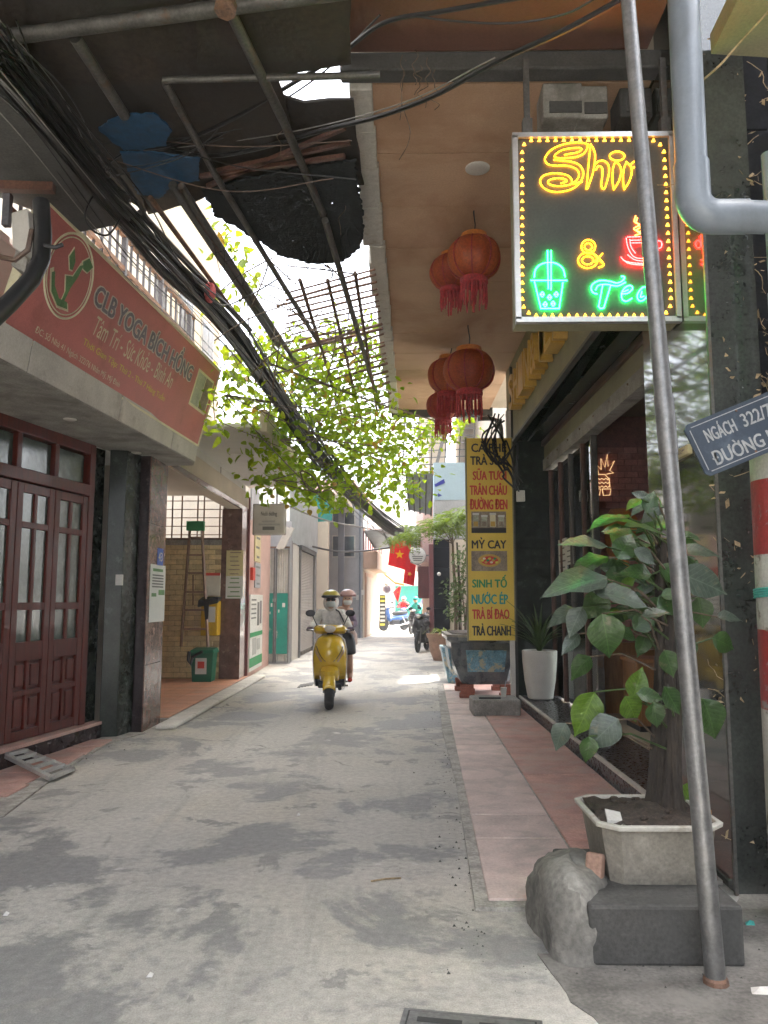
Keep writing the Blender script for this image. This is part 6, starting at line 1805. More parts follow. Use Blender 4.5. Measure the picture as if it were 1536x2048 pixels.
_leaf = leaf_mesh('leaf', 0.62, 0.06, 0.16, 7)
LEAFV = {k_: [broad_leaf('leaf', M[mm], 0.60 + .05 * q_, 0.12 + .12 * q_, q_ * 3 + 1) for q_ in range(4)] for k_, mm in (('A', 'plantleaf'), ('B', 'plantleaf_bright'), ('C', 'plantleaf_pale'))}
def put_leaf(u, v, L, ang, face, m, Y):
    """u,v: middle of the leaf; L length in sight pixels; ang 0 = to the right, 180 = left, -90 = hanging; face 1 = broadside, 0 = lying flat"""
    c_ = AY(u, v, Y)
    s = L / FPX * Y * 1.08
    a = math.radians(ang)
    d = V((math.cos(a), -0.35 * (1 - face), math.sin(a))).normalized()
    nrm = V((RND.uniform(-.2, .2), -face - 0.14, 1 - face + 0.05))
    if abs(d.z) > 0.85 and face < 0.5:
        nrm = V((0.3, -1, 0.2))
    R_ = rot_for(d, nrm)
    o = link('leaf', RND.choice(LEAFV[m]), tree)
    base = c_ - d * (s * 0.5)
    o.matrix_local = Matrix.Translation(base - wloc(tree)) @ R_ @ Matrix.Diagonal((s, s * RND.uniform(.9, 1.12), s, 1))
    tip = V((TX + 0.04 + RND.uniform(-.05, .05), TY + RND.uniform(-.05, .05), min(1.85, max(0.75, base.z - RND.uniform(.05, .22)))))
    mid = tip.lerp(base, 0.55) + V((0, 0, 0.05))
    MB().tube([tip, mid, base], [0.006, 0.005, 0.004], 5).build('petiole', M['twig'] if RND.random() < .4 else M['strap'], tree, smooth=True)
A_, B_, C_ = 'A', 'B', 'C'
for q in ((1302, 1002, 48, 70, .8, A_, 3.8), (1218, 1034, 84, 178, .12, A_, 3.7), (1292, 1050, 96, 4, .12, A_, 3.6), (1168, 1086, 100, 172, .22, C_, 3.6), (1176, 1120, 84, 188, .15, A_, 3.8), (1150, 1162, 132, 184, .25, C_, 3.55),
          (1246, 1190, 108, -6, .28, C_, 3.5), (1312, 1226, 52, 12, .35, C_, 3.5), (1402, 1098, 72, 8, .35, C_, 3.75), (1410, 1165, 104, -20, .85, C_, 3.7), (1252, 1090, 62, 60, .9, A_, 3.7), (1214, 1274, 86, -80, .95, A_, 3.55),
          (1192, 1212, 62, -120, .8, A_, 3.75), (1126, 1226, 60, 190, .3, C_, 3.8), (1150, 1243, 62, -120, .5, C_, 3.7), (1140, 1288, 52, -135, .5, C_, 3.75), (1160, 1330, 52, 215, .4, A_, 3.9), (1170, 1430, 90, -115, .9, B_, 3.7),
          (1118, 1470, 50, -125, .4, C_, 3.7), (1206, 1462, 74, 212, .45, C_, 3.6), (1178, 1500, 48, -95, .6, A_, 3.6), (1276, 1366, 62, 70, .9, B_, 3.75), (1266, 1420, 56, -60, .9, B_, 3.7), (1302, 1392, 50, -10, .6, A_, 3.65), (1340, 1328, 54, -70, .9, A_, 3.55),
          (1346, 1402, 58, -60, .9, A_, 3.6), (1312, 1432, 48, -80, .9, A_, 3.6), (1404, 1226, 58, -80, .8, A_, 3.9), (1452, 1286, 52, -20, .85, A_, 3.9), (1424, 1440, 80, -70, .8, A_, 3.95), (1376, 1592, 56, 60, .85, B_, 4.0), (1276, 1140, 54, 160, .5, A_, 3.6),
          (1332, 1040, 52, 30, .4, A_, 3.9), (1292, 1112, 50, -30, .7, C_, 3.55), (1344, 1150, 56, -40, .8, A_, 3.8), (1368, 1120, 52, 20, .6, A_, 3.9), (1228, 1150, 50, 200, .5, A_, 3.9), (1250, 1060, 60, 150, .3, A_, 3.95), (1460, 1230, 44, 10, .4, C_, 3.9), (1286, 1290, 48, -110, .7, A_, 3.9), (1330, 1255, 44, -60, .7, A_, 3.95), (1378, 1300, 46, -100, .7, A_, 4.0), (1240, 1230, 56, -150, .6, A_, 3.95), (1300, 1165, 50, 190, .6, A_, 3.95), (1330, 1085, 60, 10, .3, B_, 3.95)):
    put_leaf(*q)
for i in range(46):
    put_leaf(1295 + RND.gauss(0, 48), 1150 + RND.gauss(0, 90), RND.uniform(36, 62), RND.choice((RND.uniform(120, 230), RND.uniform(-60, 40))), RND.uniform(.15, .8), RND.choice((A_, A_, A_, B_, C_)), RND.uniform(3.75, 4.15))
# ================================================================ GARDEN ALONG THE RIGHT
def pot(name, label, x, y, z, r, h, m, square=False):
    t = thing(name, label, 'pot', (x, y, z))
    n = 8 if square else 24
    MB().lathe((x, y, z), [(r * .62, 0), (r * .8, h * .3), (r * .92, h * .8), (r, h * .86), (r * 1.04, h), (r * .9, h), (r * .86, h * .9)], n).build('body', m, t, smooth=not square)
    MB().lathe((x, y, z + h * .88), [(r * .85, 0), (r * .8, .01)], n).build('soil', M['soil'], t)
    return t
pot('flower_pot', 'low terracotta bowl pot holding arching leaves by the stone pillar', 1.22, 19.6, 0, 0.42, 0.66, M['terracotta'])
pot('flower_pot', 'small white vase shaped pot tucked beside the menu board', 1.48, 16.0, 0, 0.20, 0.85, M['potwhite'])
loft_ = thing('patterned_planter', 'pale planter with blue pattern behind the glazed trough', 'planter', (1.25, 14.3, 0))
loft_box('body', M['glazepanel'], loft_, [(0.03, 1.25, 14.3, .30, .30, .05), (0.55, 1.25, 14.3, .40, .40, .06), (0.60, 1.25, 14.3, .42, .42, .06), (.66, 1.25, 14.3, .42, .42, .06)])
loft_box('soil', M['soil'], loft_, [(0.661, 1.25, 14.3, .36, .36, .05), (.67, 1.25, 14.3, .35, .35, .05)])
def foliage(name, m, parent, centre, rad, n, size, droop=0.0, shape=0.5):
    b = MB()
    for i in range(n):
        while True:
            p = V((RND.uniform(-1, 1), RND.uniform(-1, 1), RND.uniform(-1, 1)))
            if p.length <= 1:
                break
        p = p * (0.55 + 0.45 * p.length)
        c_ = V(centre) + V((p.x * rad[0], p.y * rad[1], p.z * rad[2]))
        s = size * RND.uniform(.6, 1.3)
        R_ = rot_for((RND.uniform(-1, 1), RND.uniform(-1, 1), RND.uniform(-1, .4) - droop), (RND.uniform(-.7, .7), RND.uniform(-.8, .2), RND.uniform(.2, 1)))
        b.add([c_ + (R_ @ V(q)) * s for q in ((0, 0, 0), (.45, -.5 * shape, .05), (1, 0, -.08), (.45, .5 * shape, .05))], [(0, 1, 2, 3)])
    return b.build(name, m, parent, kind='stuff')
sb = thing('potted_shrub', 'leafy potted shrub against the pale garden wall', 'shrub', (1.5, 16.6, 0.6))
for k in range(5):
    MB().tube([(1.5, 16.6, .5), (1.5 + RND.uniform(-.2, .25), 16.6 + RND.uniform(-.2, .2), 1.3), (1.55 + RND.uniform(-.35, .35), 16.6 + RND.uniform(-.3, .3), 2.2)], [.02, .015, .008], 6).build('stem', M['twig'], sb, smooth=True)
for cx, cz in ((1.35, 1.3), (1.6, 1.9), (1.5, 2.35), (1.3, 1.75)):
    foliage('foliage', M['shrub'], sb, (cx, 16.6, cz), (.32, .4, .35), 150, .11)
pot('flower_pot', 'grey pot holding the leafy shrub by the garden wall', 1.5, 16.6, 0, 0.26, 0.58, M['potgrey'])
al = thing('arching_plant', 'bright arching strap leaves in the terracotta bowl', 'plant', (1.22, 19.6, .62))
for i in range(26):
    a, L, up_ = RND.uniform(0, 6.28), RND.uniform(.35, .7), RND.uniform(.5, 1.0)
    rows = []
    for j in range(7):
        t = j / 6
        c_ = V((1.22 + math.cos(a) * L * t, 19.6 + math.sin(a) * L * t, .6 + up_ * .8 * t - .75 * t * t * up_))
        s_ = V((-math.sin(a), math.cos(a), 0)) * (.022 * (1 - t * t * .9))
        rows.append([c_ - s_, c_ + s_])
    MB().grid(rows).build('leaf', M['feather'], al)
ft = thing('feathery_tree', 'slender tree with feathery yellow green crown leaning over the flags', 'tree', (1.45, 18.3, 0))
tp = AY(905, 1075, 18.0)
MB().tube([(1.42, 18.2, 0.0), (1.42, 18.15, 1.4), (tp.x + .02, 18.05, 2.4), (tp.x, 18.0, tp.z)], [.045, .04, .034, .022], 8).build('trunk', M['twig'], ft, smooth=True)
MB().tube([(1.52, 18.3, 0.0), (1.53, 18.25, 1.6), (tp.x + .12, 18.2, tp.z - .1)], [.04, .036, .02], 8).build('trunk', M['bark'], ft, smooth=True)
cr_ = MB()
for u, v, ru, rv, n in ((905, 1030, 26, 12, 15), (880, 1045, 34, 12, 18), (850, 1058, 32, 10, 16), (815, 1072, 26, 8, 11), (910, 1055, 22, 12, 10), (792, 1076, 14, 5, 5), (925, 1035, 16, 14, 8)):
    for i in range(int(n * 2.6)):
        c_ = AY(u + RND.gauss(0, .6) * ru, v + RND.gauss(0, .6) * rv, 18 + RND.uniform(-.8, .8))
        d = V((RND.uniform(-1, .5), RND.uniform(-1, 1), RND.uniform(-.35, .1))).normalized()
        sd_ = d.cross(V((0, 0, 1))).normalized()
        L = RND.uniform(.3, .5)
        for j in range(9):
            q = c_ + d * (L * j / 9) - V((0, 0, .10 * (j / 9) ** 2))
            for s_ in (-1, 1):
                w = .13 * (1 - j / 13)
                e = (sd_ * s_ + d * .35 + V((0, 0, RND.uniform(-.35, .15)))).normalized() * w
                n_ = d * .03
                cr_.add([q, q + e * .5 + n_, q + e, q + e * .5 - n_], [(0, 1, 2, 3)])
for k in range(7):
    q = AY(RND.choice((905, 880, 850, 815, 925)), RND.uniform(1030, 1070), 18 + RND.uniform(-.5, .5))
    MB().tube([(tp.x, 18.0, tp.z - .15), (tp.x * .6 + q.x * .4, 18, tp.z * .4 + q.z * .6), q], [.014, .01, .005], 5).build('branch', M['twig'], ft, smooth=True)
cr_.build('crown', M['feather'], ft, kind='stuff')
# low kerb of tiles and small step beyond the planter
mt = thing('wall_lamp', 'small white round lamp on the black stone pillar', 'lamp', AY(878, 1148, 23.4))
MB().ball(AY(878, 1148, 23.44), .06, .05, .06, 10, 8).build('globe', M['potwhite'], mt, smooth=True)
MB().box(AY(878, 1148, 23.44).x - .02, AY(878, 1148, 23.44).x + .02, 23.44, 23.5, AY(878, 1148, 23.44).z - .02, AY(878, 1148, 23.44).z + .02).build('bracket', M['black'], mt)
# flags
def flag(label, corners, Y, amp=.06):
    P = [AY(u, v, Y) for u, v in corners]      # top-left, top-right, bottom-right, bottom-left
    t = thing('national_flag', label, 'flag', P[0], 'red flags with yellow stars hung over the alley')
    def pt(a, b, lift=0.0):
        q = P[0].lerp(P[1], a).lerp(P[3].lerp(P[2], a), b)
        return q + V((0, amp * math.sin(a * 9 + b * 2) * (.4 + .6 * b) - lift, 0))
    rows = [[pt(i / 14, j / 10) for i in range(15)] for j in range(11)]
    MB().grid(rows).build('cloth', M['flag'], t, smooth=True)
    w, h = (P[1] - P[0]).length, (P[3] - P[0]).length
    R1 = 0.24 * min(w, h)
    c_ = pt(.48, .52)
    n_ = 10
    vs_ = [c_ - V((0, .03 + amp, 0))]
    e1_, e2_ = (P[1] - P[0]).normalized(), (P[0] - P[3]).normalized()
    e2_ = (e2_ - e1_ * e2_.dot(e1_)).normalized()
    for i in range(10):
        r = R1 if i % 2 == 0 else R1 * .40
        a = math.pi / 2 + i * math.pi / 5
        vs_.append(c_ + e1_ * (r * math.cos(a)) + e2_ * (r * math.sin(a)) - V((0, .03 + amp, 0)))
    MB().add(vs_, [(0, i + 1, (i + 1) % 10 + 1) for i in range(10)]).build('star', M['star'], t)
    MB().tube([P[0].lerp(P[1], -.05) + V((0, .02, .01)), P[1] + (P[1] - P[0]) * .5 + V((0, .02, .04))], .018, 6).build('flag_pole', M['galv'], t, smooth=True)
    return t
flag('large red flag with yellow star hanging beside the round white sign', ((782, 1080), (822, 1082), (820, 1142), (776, 1130)), 24.5)
flag('narrower red flag with yellow star below the round white sign', ((812, 1122), (832, 1130), (828, 1172), (806, 1166)), 25.5)
flag('small far red flag drooping in front of the teal gate', ((799, 1172), (802, 1176), (796, 1206), (786, 1184)), 40, .1)
rs = thing('round_sign', 'round white shop sign with dark emblem on a bracket by the flags', 'sign', AY(836, 1112, 24.0))
c_ = AY(835, 1111, 24.0)
MB().lathe(c_ + V((0, .08, 0)), [(.235, 0), (.255, .01), (.255, .12), (.24, .13)], 32, (0, -1, 0)).build('disc', M['poster'], rs, smooth=True)
MB().lathe(c_ + V((0, .09, 0)), [(.27, 0), (.275, .04), (.27, .10)], 32, (0, -1, 0)).build('rim', M['concrete'], rs, smooth=True)
RF = FACE_CAM(c_.x, c_.y - .052, c_.z)
MB().tube([RF.p(-.10 + .06 * math.cos(t), .08 + .07 * math.sin(t), 0) for t in [.6 + i * .45 for i in range(11)]], .010, 4).build('emblem', M['darkfaint'], rs)
MB().tube([RF.p(.05, .15, 0), RF.p(.02, .02, 0), RF.p(.11, .12, 0)], .010, 4).build('emblem', M['darkfaint'], rs)
for k in range(3):
    MB().fbox(RF, -.17 + .02 * k, .17 - .02 * k, -.05 - .06 * k, -.02 - .06 * k, -.002, .002).build('print_line', M['darkfaint'], rs)
MB().bar(c_ + V((.25, .05, 0)), c_ + V((.75, .05, .05)), .04).build('bracket', M['galv'], rs)
dn = thing('hanging_ornament', 'purple tasselled ornament hanging by the cream doors', 'ornament', AY(774, 1170, 36))
for k in range(5):
    q = AY(768 + k * 3, 1172, 36)
    MB().tube([q, q + V((0, 0, -.2)), q + V((0, 0, -.42 + .06 * abs(k - 2)))], [.03, .05, .015], 6).build('tassel', M['mauve'], dn, smooth=True)
MB().ball(AY(774, 1168, 36), .12, .12, .1, 8, 6).build('cap', M['potwhite'], dn, smooth=True)

# ================================================================ VEHICLES AND PEOPLE
def wheel(name, parent, c, r, w, rim_r, m_rim, spokes=5):
    t = MB()
    prof = []
    for i in range(13):
        a = math.pi * i / 12
        prof.append((r - (w * .5) * (1 - math.sin(a)) * .9, -math.cos(a) * w / 2))
    t.lathe(c, [(rim_r, -w * .38)] + prof + [(rim_r, w * .38)], 32, (1, 0, 0))
    wh = t.build(name, M['rubber'], parent, smooth=True)
    b = MB().lathe(c, [(rim_r * .96, -w * .34), (rim_r * 1.03, -w * .36), (rim_r * 1.03, w * .36), (rim_r * .96, w * .34)], 28, (1, 0, 0))
    b.build('rim', m_rim, wh, smooth=True)
    s_ = MB().lathe(c, [(.04, -w * .45), (.05, -w * .3), (.05, w * .3), (.04, w * .45)], 14, (1, 0, 0))
    for k in range(spokes):
        a = 2 * math.pi * k / spokes
        d = V((0, math.cos(a), math.sin(a)))
        s_.bar(V(c) + d * .03, V(c) + d * rim_r, .03, .05, up=(1, 0, 0))
    s_.build('spoke_hub', m_rim, wh)
    return wh
def shield(rows, n=12):
    """rows: (z, half width, y at centre, bulge) -> curved panel"""
    out = []
    for z, hw, y, bl_ in rows:
        out.append([V((hw * (2 * i / n - 1), y - bl_ * (1 - (2 * i / n - 1) ** 2), z)) for i in range(n + 1)])
    return out
def skin_body(name, parent, verts, edges, radii, material, sub=2):
    m = bpy.data.meshes.new(name)
    m.from_pydata([tuple(v) for v in verts], edges, [])
    m.update()
    o = link(name, m, parent, material)
    md = o.modifiers.new('skin', 'SKIN')
    md.use_smooth_shade = True
    sv = m.skin_vertices[0].data
    for i, r in enumerate(radii):
        sv[i].radius = (r, r) if not isinstance(r, tuple) else r
        sv[i].use_root = (i == 0)
    s_ = o.modifiers.new('sub', 'SUBSURF')
    s_.levels = s_.render_levels = sub
    return o

# --- yellow scooter (local: forward is -Y, wheels on z = 0)
scoot = thing('motor_scooter', 'glossy yellow motor scooter ridden toward the viewer along the alley', 'scooter')
wheel('front_wheel', scoot, (0, -.62, .235), .235, .13, .13, M['alu'])
wheel('rear_wheel', scoot, (0, .62, .235), .235, .115, .13, M['alu'])
MB().grid(shield([(.40, .125, -.56, .10), (.47, .135, -.60, .15), (.54, .135, -.60, .15), (.60, .115, -.52, .08), (.63, .09, -.46, .03)])).build('front_fender', M['scootyellow'], scoot, smooth=True, solid=.012)
arc_ = MB()
rows = []
for i in range(12):
    a = math.radians(20 + 140 * i / 11)
    rows.append([V((x, -.62 - .275 * math.cos(a) * (1 if True else 1), .235 + .275 * math.sin(a) - (abs(x) / .085) ** 2 * .035)) for x in (-.085, -.06, -.03, 0, .03, .06, .085)])
arc_.grid(rows).build('mudguard', M['scootyellow'], scoot, smooth=True, solid=.008)
for s_ in (-1, 1):
    MB().tube([(s_ * .075, -.62, .235), (s_ * .07, -.56, .42), (s_ * .05, -.52, .56)], .02, 8).build('fork_leg', M['galv'], scoot, smooth=True)
MB().grid(shield([(.40, .215, -.36, .02), (.50, .225, -.42, .07), (.60, .228, -.47, .13), (.70, .23, -.49, .16), (.80, .225, -.49, .165), (.90, .205, -.47, .15), (.98, .165, -.44, .11), (1.03, .10, -.40, .05)], 18)).build('front_shield', M['scootyellow'], scoot, smooth=True, solid=.02)
MB().grid(shield([(.30, .20, -.33, .0), (.36, .21, -.35, .01), (.42, .215, -.37, .02)], 10)).build('lower_apron', M['plastic_dark'], scoot, smooth=True, solid=.02)
for s_ in (-1, 1):
    MB().tube([(s_ * .205, -.32, .30), (s_ * .228, -.36, .45), (s_ * .238, -.40, .65), (s_ * .235, -.41, .82), (s_ * .205, -.40, .96), (s_ * .12, -.39, 1.035)], .013, 8).build('shield_trim', M['potwhite'], scoot, smooth=True)
    MB().prism([(s_ * .10, -.622, .665), (s_ * .13, -.604, .66), (s_ * .205, -.545, .79), (s_ * .20, -.552, .84)], (0, -.018, 0)).build('turn_signal', M['lens_amber'], scoot, bevel=.006)
    MB().tube([(s_ * .055, -.638, .67), (s_ * .11, -.628, .72), (s_ * .16, -.60, .80), (s_ * .19, -.56, .88)], .006, 6).build('panel_seam', M['plastic_dark'], scoot, smooth=True)
    gx = .31
    MB().tube([(s_ * .20, -.33, 1.10), (s_ * .34, -.27, 1.10)], .02, 10).build('grip', M['plastic_dark'], scoot, smooth=True)
    MB().tube([(s_ * .20, -.38, 1.10), (s_ * .27, -.40, 1.105), (s_ * .33, -.37, 1.10)], .008, 6).build('brake_lever', M['chrome'], scoot, smooth=True)
    MB().tube([(s_ * .17, -.34, 1.12), (s_ * .22, -.33, 1.22), (s_ * .26, -.33, 1.31)], .007, 6).build('mirror_stalk', M['black'], scoot, smooth=True)
    MB().ball((s_ * .29, -.33, 1.34), .072, .022, .05, 14, 8).build('mirror', M['plastic_dark'], scoot, smooth=True)
MB().ball((0, -.36, .60), .09, .03, .012, 10, 6).build('horn_slot', M['plastic_dark'], scoot)
hcv = MB()
hcv.grid(shield([(1.05, .20, -.36, .06), (1.09, .235, -.37, .10), (1.13, .235, -.36, .10), (1.165, .19, -.32, .06), (1.175, .12, -.28, .02)], 14)).build('handlebar_cover', M['scootyellow'], scoot, smooth=True, solid=.015)
MB().ball((0, -.45, 1.115), .085, .045, .055, 16, 10).build('headlight', M['lens'], scoot, smooth=True)
MB().tube([(0, -.44, 1.03), (0, -.36, 1.06)], .05, 10).build('steering_neck', M['plastic_dark'], scoot, smooth=True)
MB().box(-.17, .17, -.36, .20, .27, .33).build('floorboard', M['plastic_dark'], scoot, bevel=.015)
MB().prism([(-.16, -.34, .33), (-.16, -.30, 1.0), (-.12, -.27, 1.02), (-.14, -.29, .33)], (.30, 0, 0)).build('inner_shield', M['plastic_grey'], scoot)
MB().lathe((0, .45, .56), [(.08, -.52), (.16, -.42), (.19, -.2), (.20, 0), (.16, .28), (.06, .42)], 18, (0, 1, 0.08), ).build('rear_body', M['scootyellow'], scoot, smooth=True)
MB().lathe((0, .33, .80), [(.05, -.44), (.13, -.36), (.145, -.1), (.145, .2), (.11, .44), (.05, .5)], 16, (0, 1, 0.05), sq=lambda t: .75 + .25 * abs(math.cos(t))).build('seat', M['black'], scoot, smooth=True)
MB().tube([(.14, .05, .22), (.17, .3, .22), (.18, .75, .28)], [.03, .05, .055], 12).build('exhaust', M['chrome'], scoot, smooth=True)
MB().tube([(.10, .0, .28), (.26, .02, .26)], .016, 8).build('foot_peg', M['chrome'], scoot, smooth=True)
MB().tube([(.16, .28, .30), (.30, .26, .30)], .014, 8).build('passenger_peg', M['chrome'], scoot, smooth=True)
MB().box(-.09, .09, -.42, -.415, .34, .40).build('grille_slot', M['black'], scoot)
SCX, SCY = G(655, 1408).x, 11.42
scoot.location = (-.945, 11.40, 0)
scoot.rotation_euler = (0, 0, math.radians(3.5))
scoot.scale = (.98, .98, .98)
def hand(parent, c, d, side, material):
    """small gripping hand: palm and five bent fingers wrapped on a bar along x"""
    c = V(c)
    b = MB()
    b.ball(c + V((0, .012, .012)), .042, .034, .022, 10, 6)
    for k in range(4):
        x = (-.03 + .02 * k)
        b.tube([c + V((x, .0, .028)), c + V((x, -.026, .026)), c + V((x, -.036, .004)), c + V((x, -.022, -.018))], [.0095, .009, .0085, .007], 6)
    b.tube([c + V((-side * .036, .02, .008)), c + V((-side * .045, -.008, -.008)), c + V((-side * .03, -.022, -.014))], [.011, .010, .008], 6)
    return b.build('hand', material, parent, smooth=True)
# --- driver
drv = thing('person', 'scooter driver in pale hooded sun jacket, yellow helmet, dark glasses and mask', 'person', group='riders on the yellow scooter')
Pv = [(0, .22, .90), (0, .17, 1.08), (0, .13, 1.26), (0, .10, 1.38), (0, .07, 1.47), (0, .055, 1.56),
      (-.17, .12, 1.33), (-.25, -.02, 1.16), (-.29, -.25, 1.125), (.17, .12, 1.33), (.25, -.02, 1.16), (.29, -.25, 1.125),
      (-.10, .16, .86), (-.15, -.12, .80), (-.13, -.10, .46), (-.12, -.17, .375), (.10, .16, .86), (.15, -.12, .80), (.13, -.10, .46), (.12, -.17, .375)]
Ev = [(0, 1), (1, 2), (2, 3), (3, 4), (4, 5), (2, 6), (6, 7), (7, 8), (2, 9), (9, 10), (10, 11), (0, 12), (12, 13), (13, 14), (14, 15), (0, 16), (16, 17), (17, 18), (18, 19)]
Rv = [.13, .125, .13, .055, .075, .08, .062, .045, .03, .062, .045, .03, .085, .07, .05, .04, .085, .07, .05, .04]
skin_body('body', drv, Pv, Ev, Rv, M['trousers'])
Jv = [Pv[i] for i in (0, 1, 2, 3, 6, 7, 8, 9, 10, 11)]
skin_body('jacket', drv, Jv, [(0, 1), (1, 2), (2, 3), (2, 4), (4, 5), (5, 6), (2, 7), (7, 8), (8, 9)], [.15, .15, .155, .09, .085, .068, .045, .085, .068, .045], M['jacket'])
MB().ball((0, .065, 1.50), .118, .125, .145, 18, 12).build('hood', M['jacket'], drv, smooth=True)
MB().ball((0, -.022, 1.505), .078, .05, .105, 16, 10).build('face', M['skin'], drv, smooth=True)
MB().grid(shield([(1.425, .045, -.045, .03), (1.45, .065, -.05, .045), (1.49, .07, -.05, .05), (1.51, .06, -.045, .045)], 8)).build('face_mask', M['mask'], drv, smooth=True, solid=.006)
for s_ in (-1, 1):
    MB().ball((s_ * .036, -.068, 1.535), .036, .014, .025, 10, 6).build('sunglass_lens', M['black'], drv, smooth=True)
MB().box(-.02, .02, -.078, -.07, 1.537, 1.545).build('sunglass_bridge', M['black'], drv)
hm = MB()
rows = []
for j in range(7):
    a = math.pi / 2 * j / 6
    rows.append([V((.132 * math.cos(a) * math.cos(t), .06 + .142 * math.cos(a) * math.sin(t), 1.575 + .105 * math.sin(a))) for t in [2 * math.pi * i / 20 for i in range(21)]])
hl = hm.grid(rows).build('helmet', M['helmetyellow'], drv, smooth=True, solid=.012)
MB().grid([[V((x, -.075 - .045 * (1 - (x / .12) ** 2), 1.568)) for x in (-.12, -.08, -.04, 0, .04, .08, .12)], [V((x, -.06 - .02 * (1 - (x / .12) ** 2), 1.60)) for x in (-.12, -.08, -.04, 0, .04, .08, .12)]]).build('peak', M['black'], hl, solid=.008, smooth=True)
MB().lathe((0, .06, 1.565), [(.136, 0), (.146, .006), (.144, .03), (.134, .034)], 24).build('helmet_band', M['black'], hl, smooth=True)
hand(drv, (-.295, -.295, 1.105), None, -1, M['mauve'])
hand(drv, (.295, -.295, 1.105), None, 1, M['mauve'])
drv.location, drv.rotation_euler, drv.scale = scoot.location, scoot.rotation_euler, scoot.scale
bag = thing('shoulder_bag', 'black shoulder bag hanging from the driver at the scooter side', 'bag')
MB().lathe((.25, -.10, .90), [(.10, -.17), (.13, -.15), (.12, 0), (.09, .12), (.04, .15)], 14, sq=lambda t: .55 + .45 * abs(math.cos(t))).build('body', M['black'], bag, smooth=True)
MB().tube([(.25, -.10, 1.04), (.20, -.04, 1.2), (.12, .0, 1.36), (.02, .10, 1.42)], .012, 6).build('strap', M['plastic_dark'], bag, smooth=True)
MB().box(.21, .29, -.165, -.155, .86, .93).build('pocket', M['plastic_dark'], bag, bevel=.004)
bag.location, bag.rotation_euler, bag.scale = scoot.location, scoot.rotation_euler, scoot.scale
# --- passenger
pas = thing('person', 'scooter passenger in pink helmet and mauve sleeves sitting behind the driver', 'person', group='riders on the yellow scooter')
Qv = [(.06, .62, .92), (.10, .60, 1.12), (.17, .57, 1.30), (.21, .55, 1.42), (.24, .53, 1.50), (.25, .52, 1.59),
      (-.05, .57, 1.36), (-.12, .45, 1.14), (-.10, .28, 1.08), (.29, .56, 1.35), (.36, .42, 1.15), (.30, .22, 1.16),
      (-.05, .55, .88), (-.20, .22, .78), (-.20, .26, .42), (-.20, .18, .34), (.17, .55, .88), (.27, .18, .80), (.29, .26, .42), (.29, .18, .34)]
skin_body('body', pas, Qv, Ev, Rv, M['skin'])
skin_body('blouse', pas, [Qv[i] for i in (0, 1, 2, 3)], [(0, 1), (1, 2), (2, 3)], [.14, .14, .14, .08], M['blouse'])
skin_body('sleeve', pas, [Qv[2], Qv[9], Qv[10], Qv[11]], [(0, 1), (1, 2), (2, 3)], [.08, .075, .058, .042], M['mauve'])
skin_body('shorts', pas, [Qv[0], Qv[12], Qv[13], Qv[16], Qv[17]], [(0, 1), (1, 2), (0, 3), (3, 4)], [.14, .10, .085, .10, .085], M['mauve'])
MB().ball((.25, .45, 1.53), .078, .07, .10, 14, 10).build('face', M['skin'], pas, smooth=True)
MB().grid(shield([(1.455, .045, .40, .03), (1.49, .065, .395, .045), (1.525, .062, .395, .045)], 8)).build('face_mask', M['poster'], pas, smooth=True, solid=.006).location = (.25, 0, 0)
rows = []
for j in range(7):
    a = math.pi / 2 * j / 6
    rows.append([V((.25 + .122 * math.cos(a) * math.cos(t), .52 + .135 * math.cos(a) * math.sin(t), 1.60 + .095 * math.sin(a))) for t in [2 * math.pi * i / 20 for i in range(21)]])
hl = MB().grid(rows).build('helmet', M['helmetpink'], pas, smooth=True, solid=.012)
MB().lathe((.25, .52, 1.585), [(.126, 0), (.134, .006), (.132, .03), (.122, .034)], 24).build('helmet_band', M['maroon'], hl, smooth=True)
for s_ in (-1, 1):
    MB().ball((.25 + s_ * .03, .385, 1.555), .011, .008, .007, 8, 5).build('eye', M['black'], pas)
hand(pas, (.30, .19, 1.17), None, 1, M['skin'])
MB().ball((.29, .12, .335), .04, .09, .03, 10, 6).build('shoe', M['redprint'], pas, smooth=True)
MB().ball((-.20, .12, .335), .04, .09, .03, 10, 6).build('shoe', M['redprint'], pas, smooth=True)
pas.location, pas.rotation_euler, pas.scale = scoot.location, scoot.rotation_euler, scoot.scale
box_ = thing('parcel', 'pinkish bag held on the passenger lap', 'bag')
MB().lathe((.33, .22, .95), [(.05, -.10), (.075, -.08), (.07, .06), (.03, .12)], 10).build('sack', M['blouse'], box_, smooth=True)
box_.location, box_.rotation_euler, box_.scale = scoot.location, scoot.rotation_euler, scoot.scale

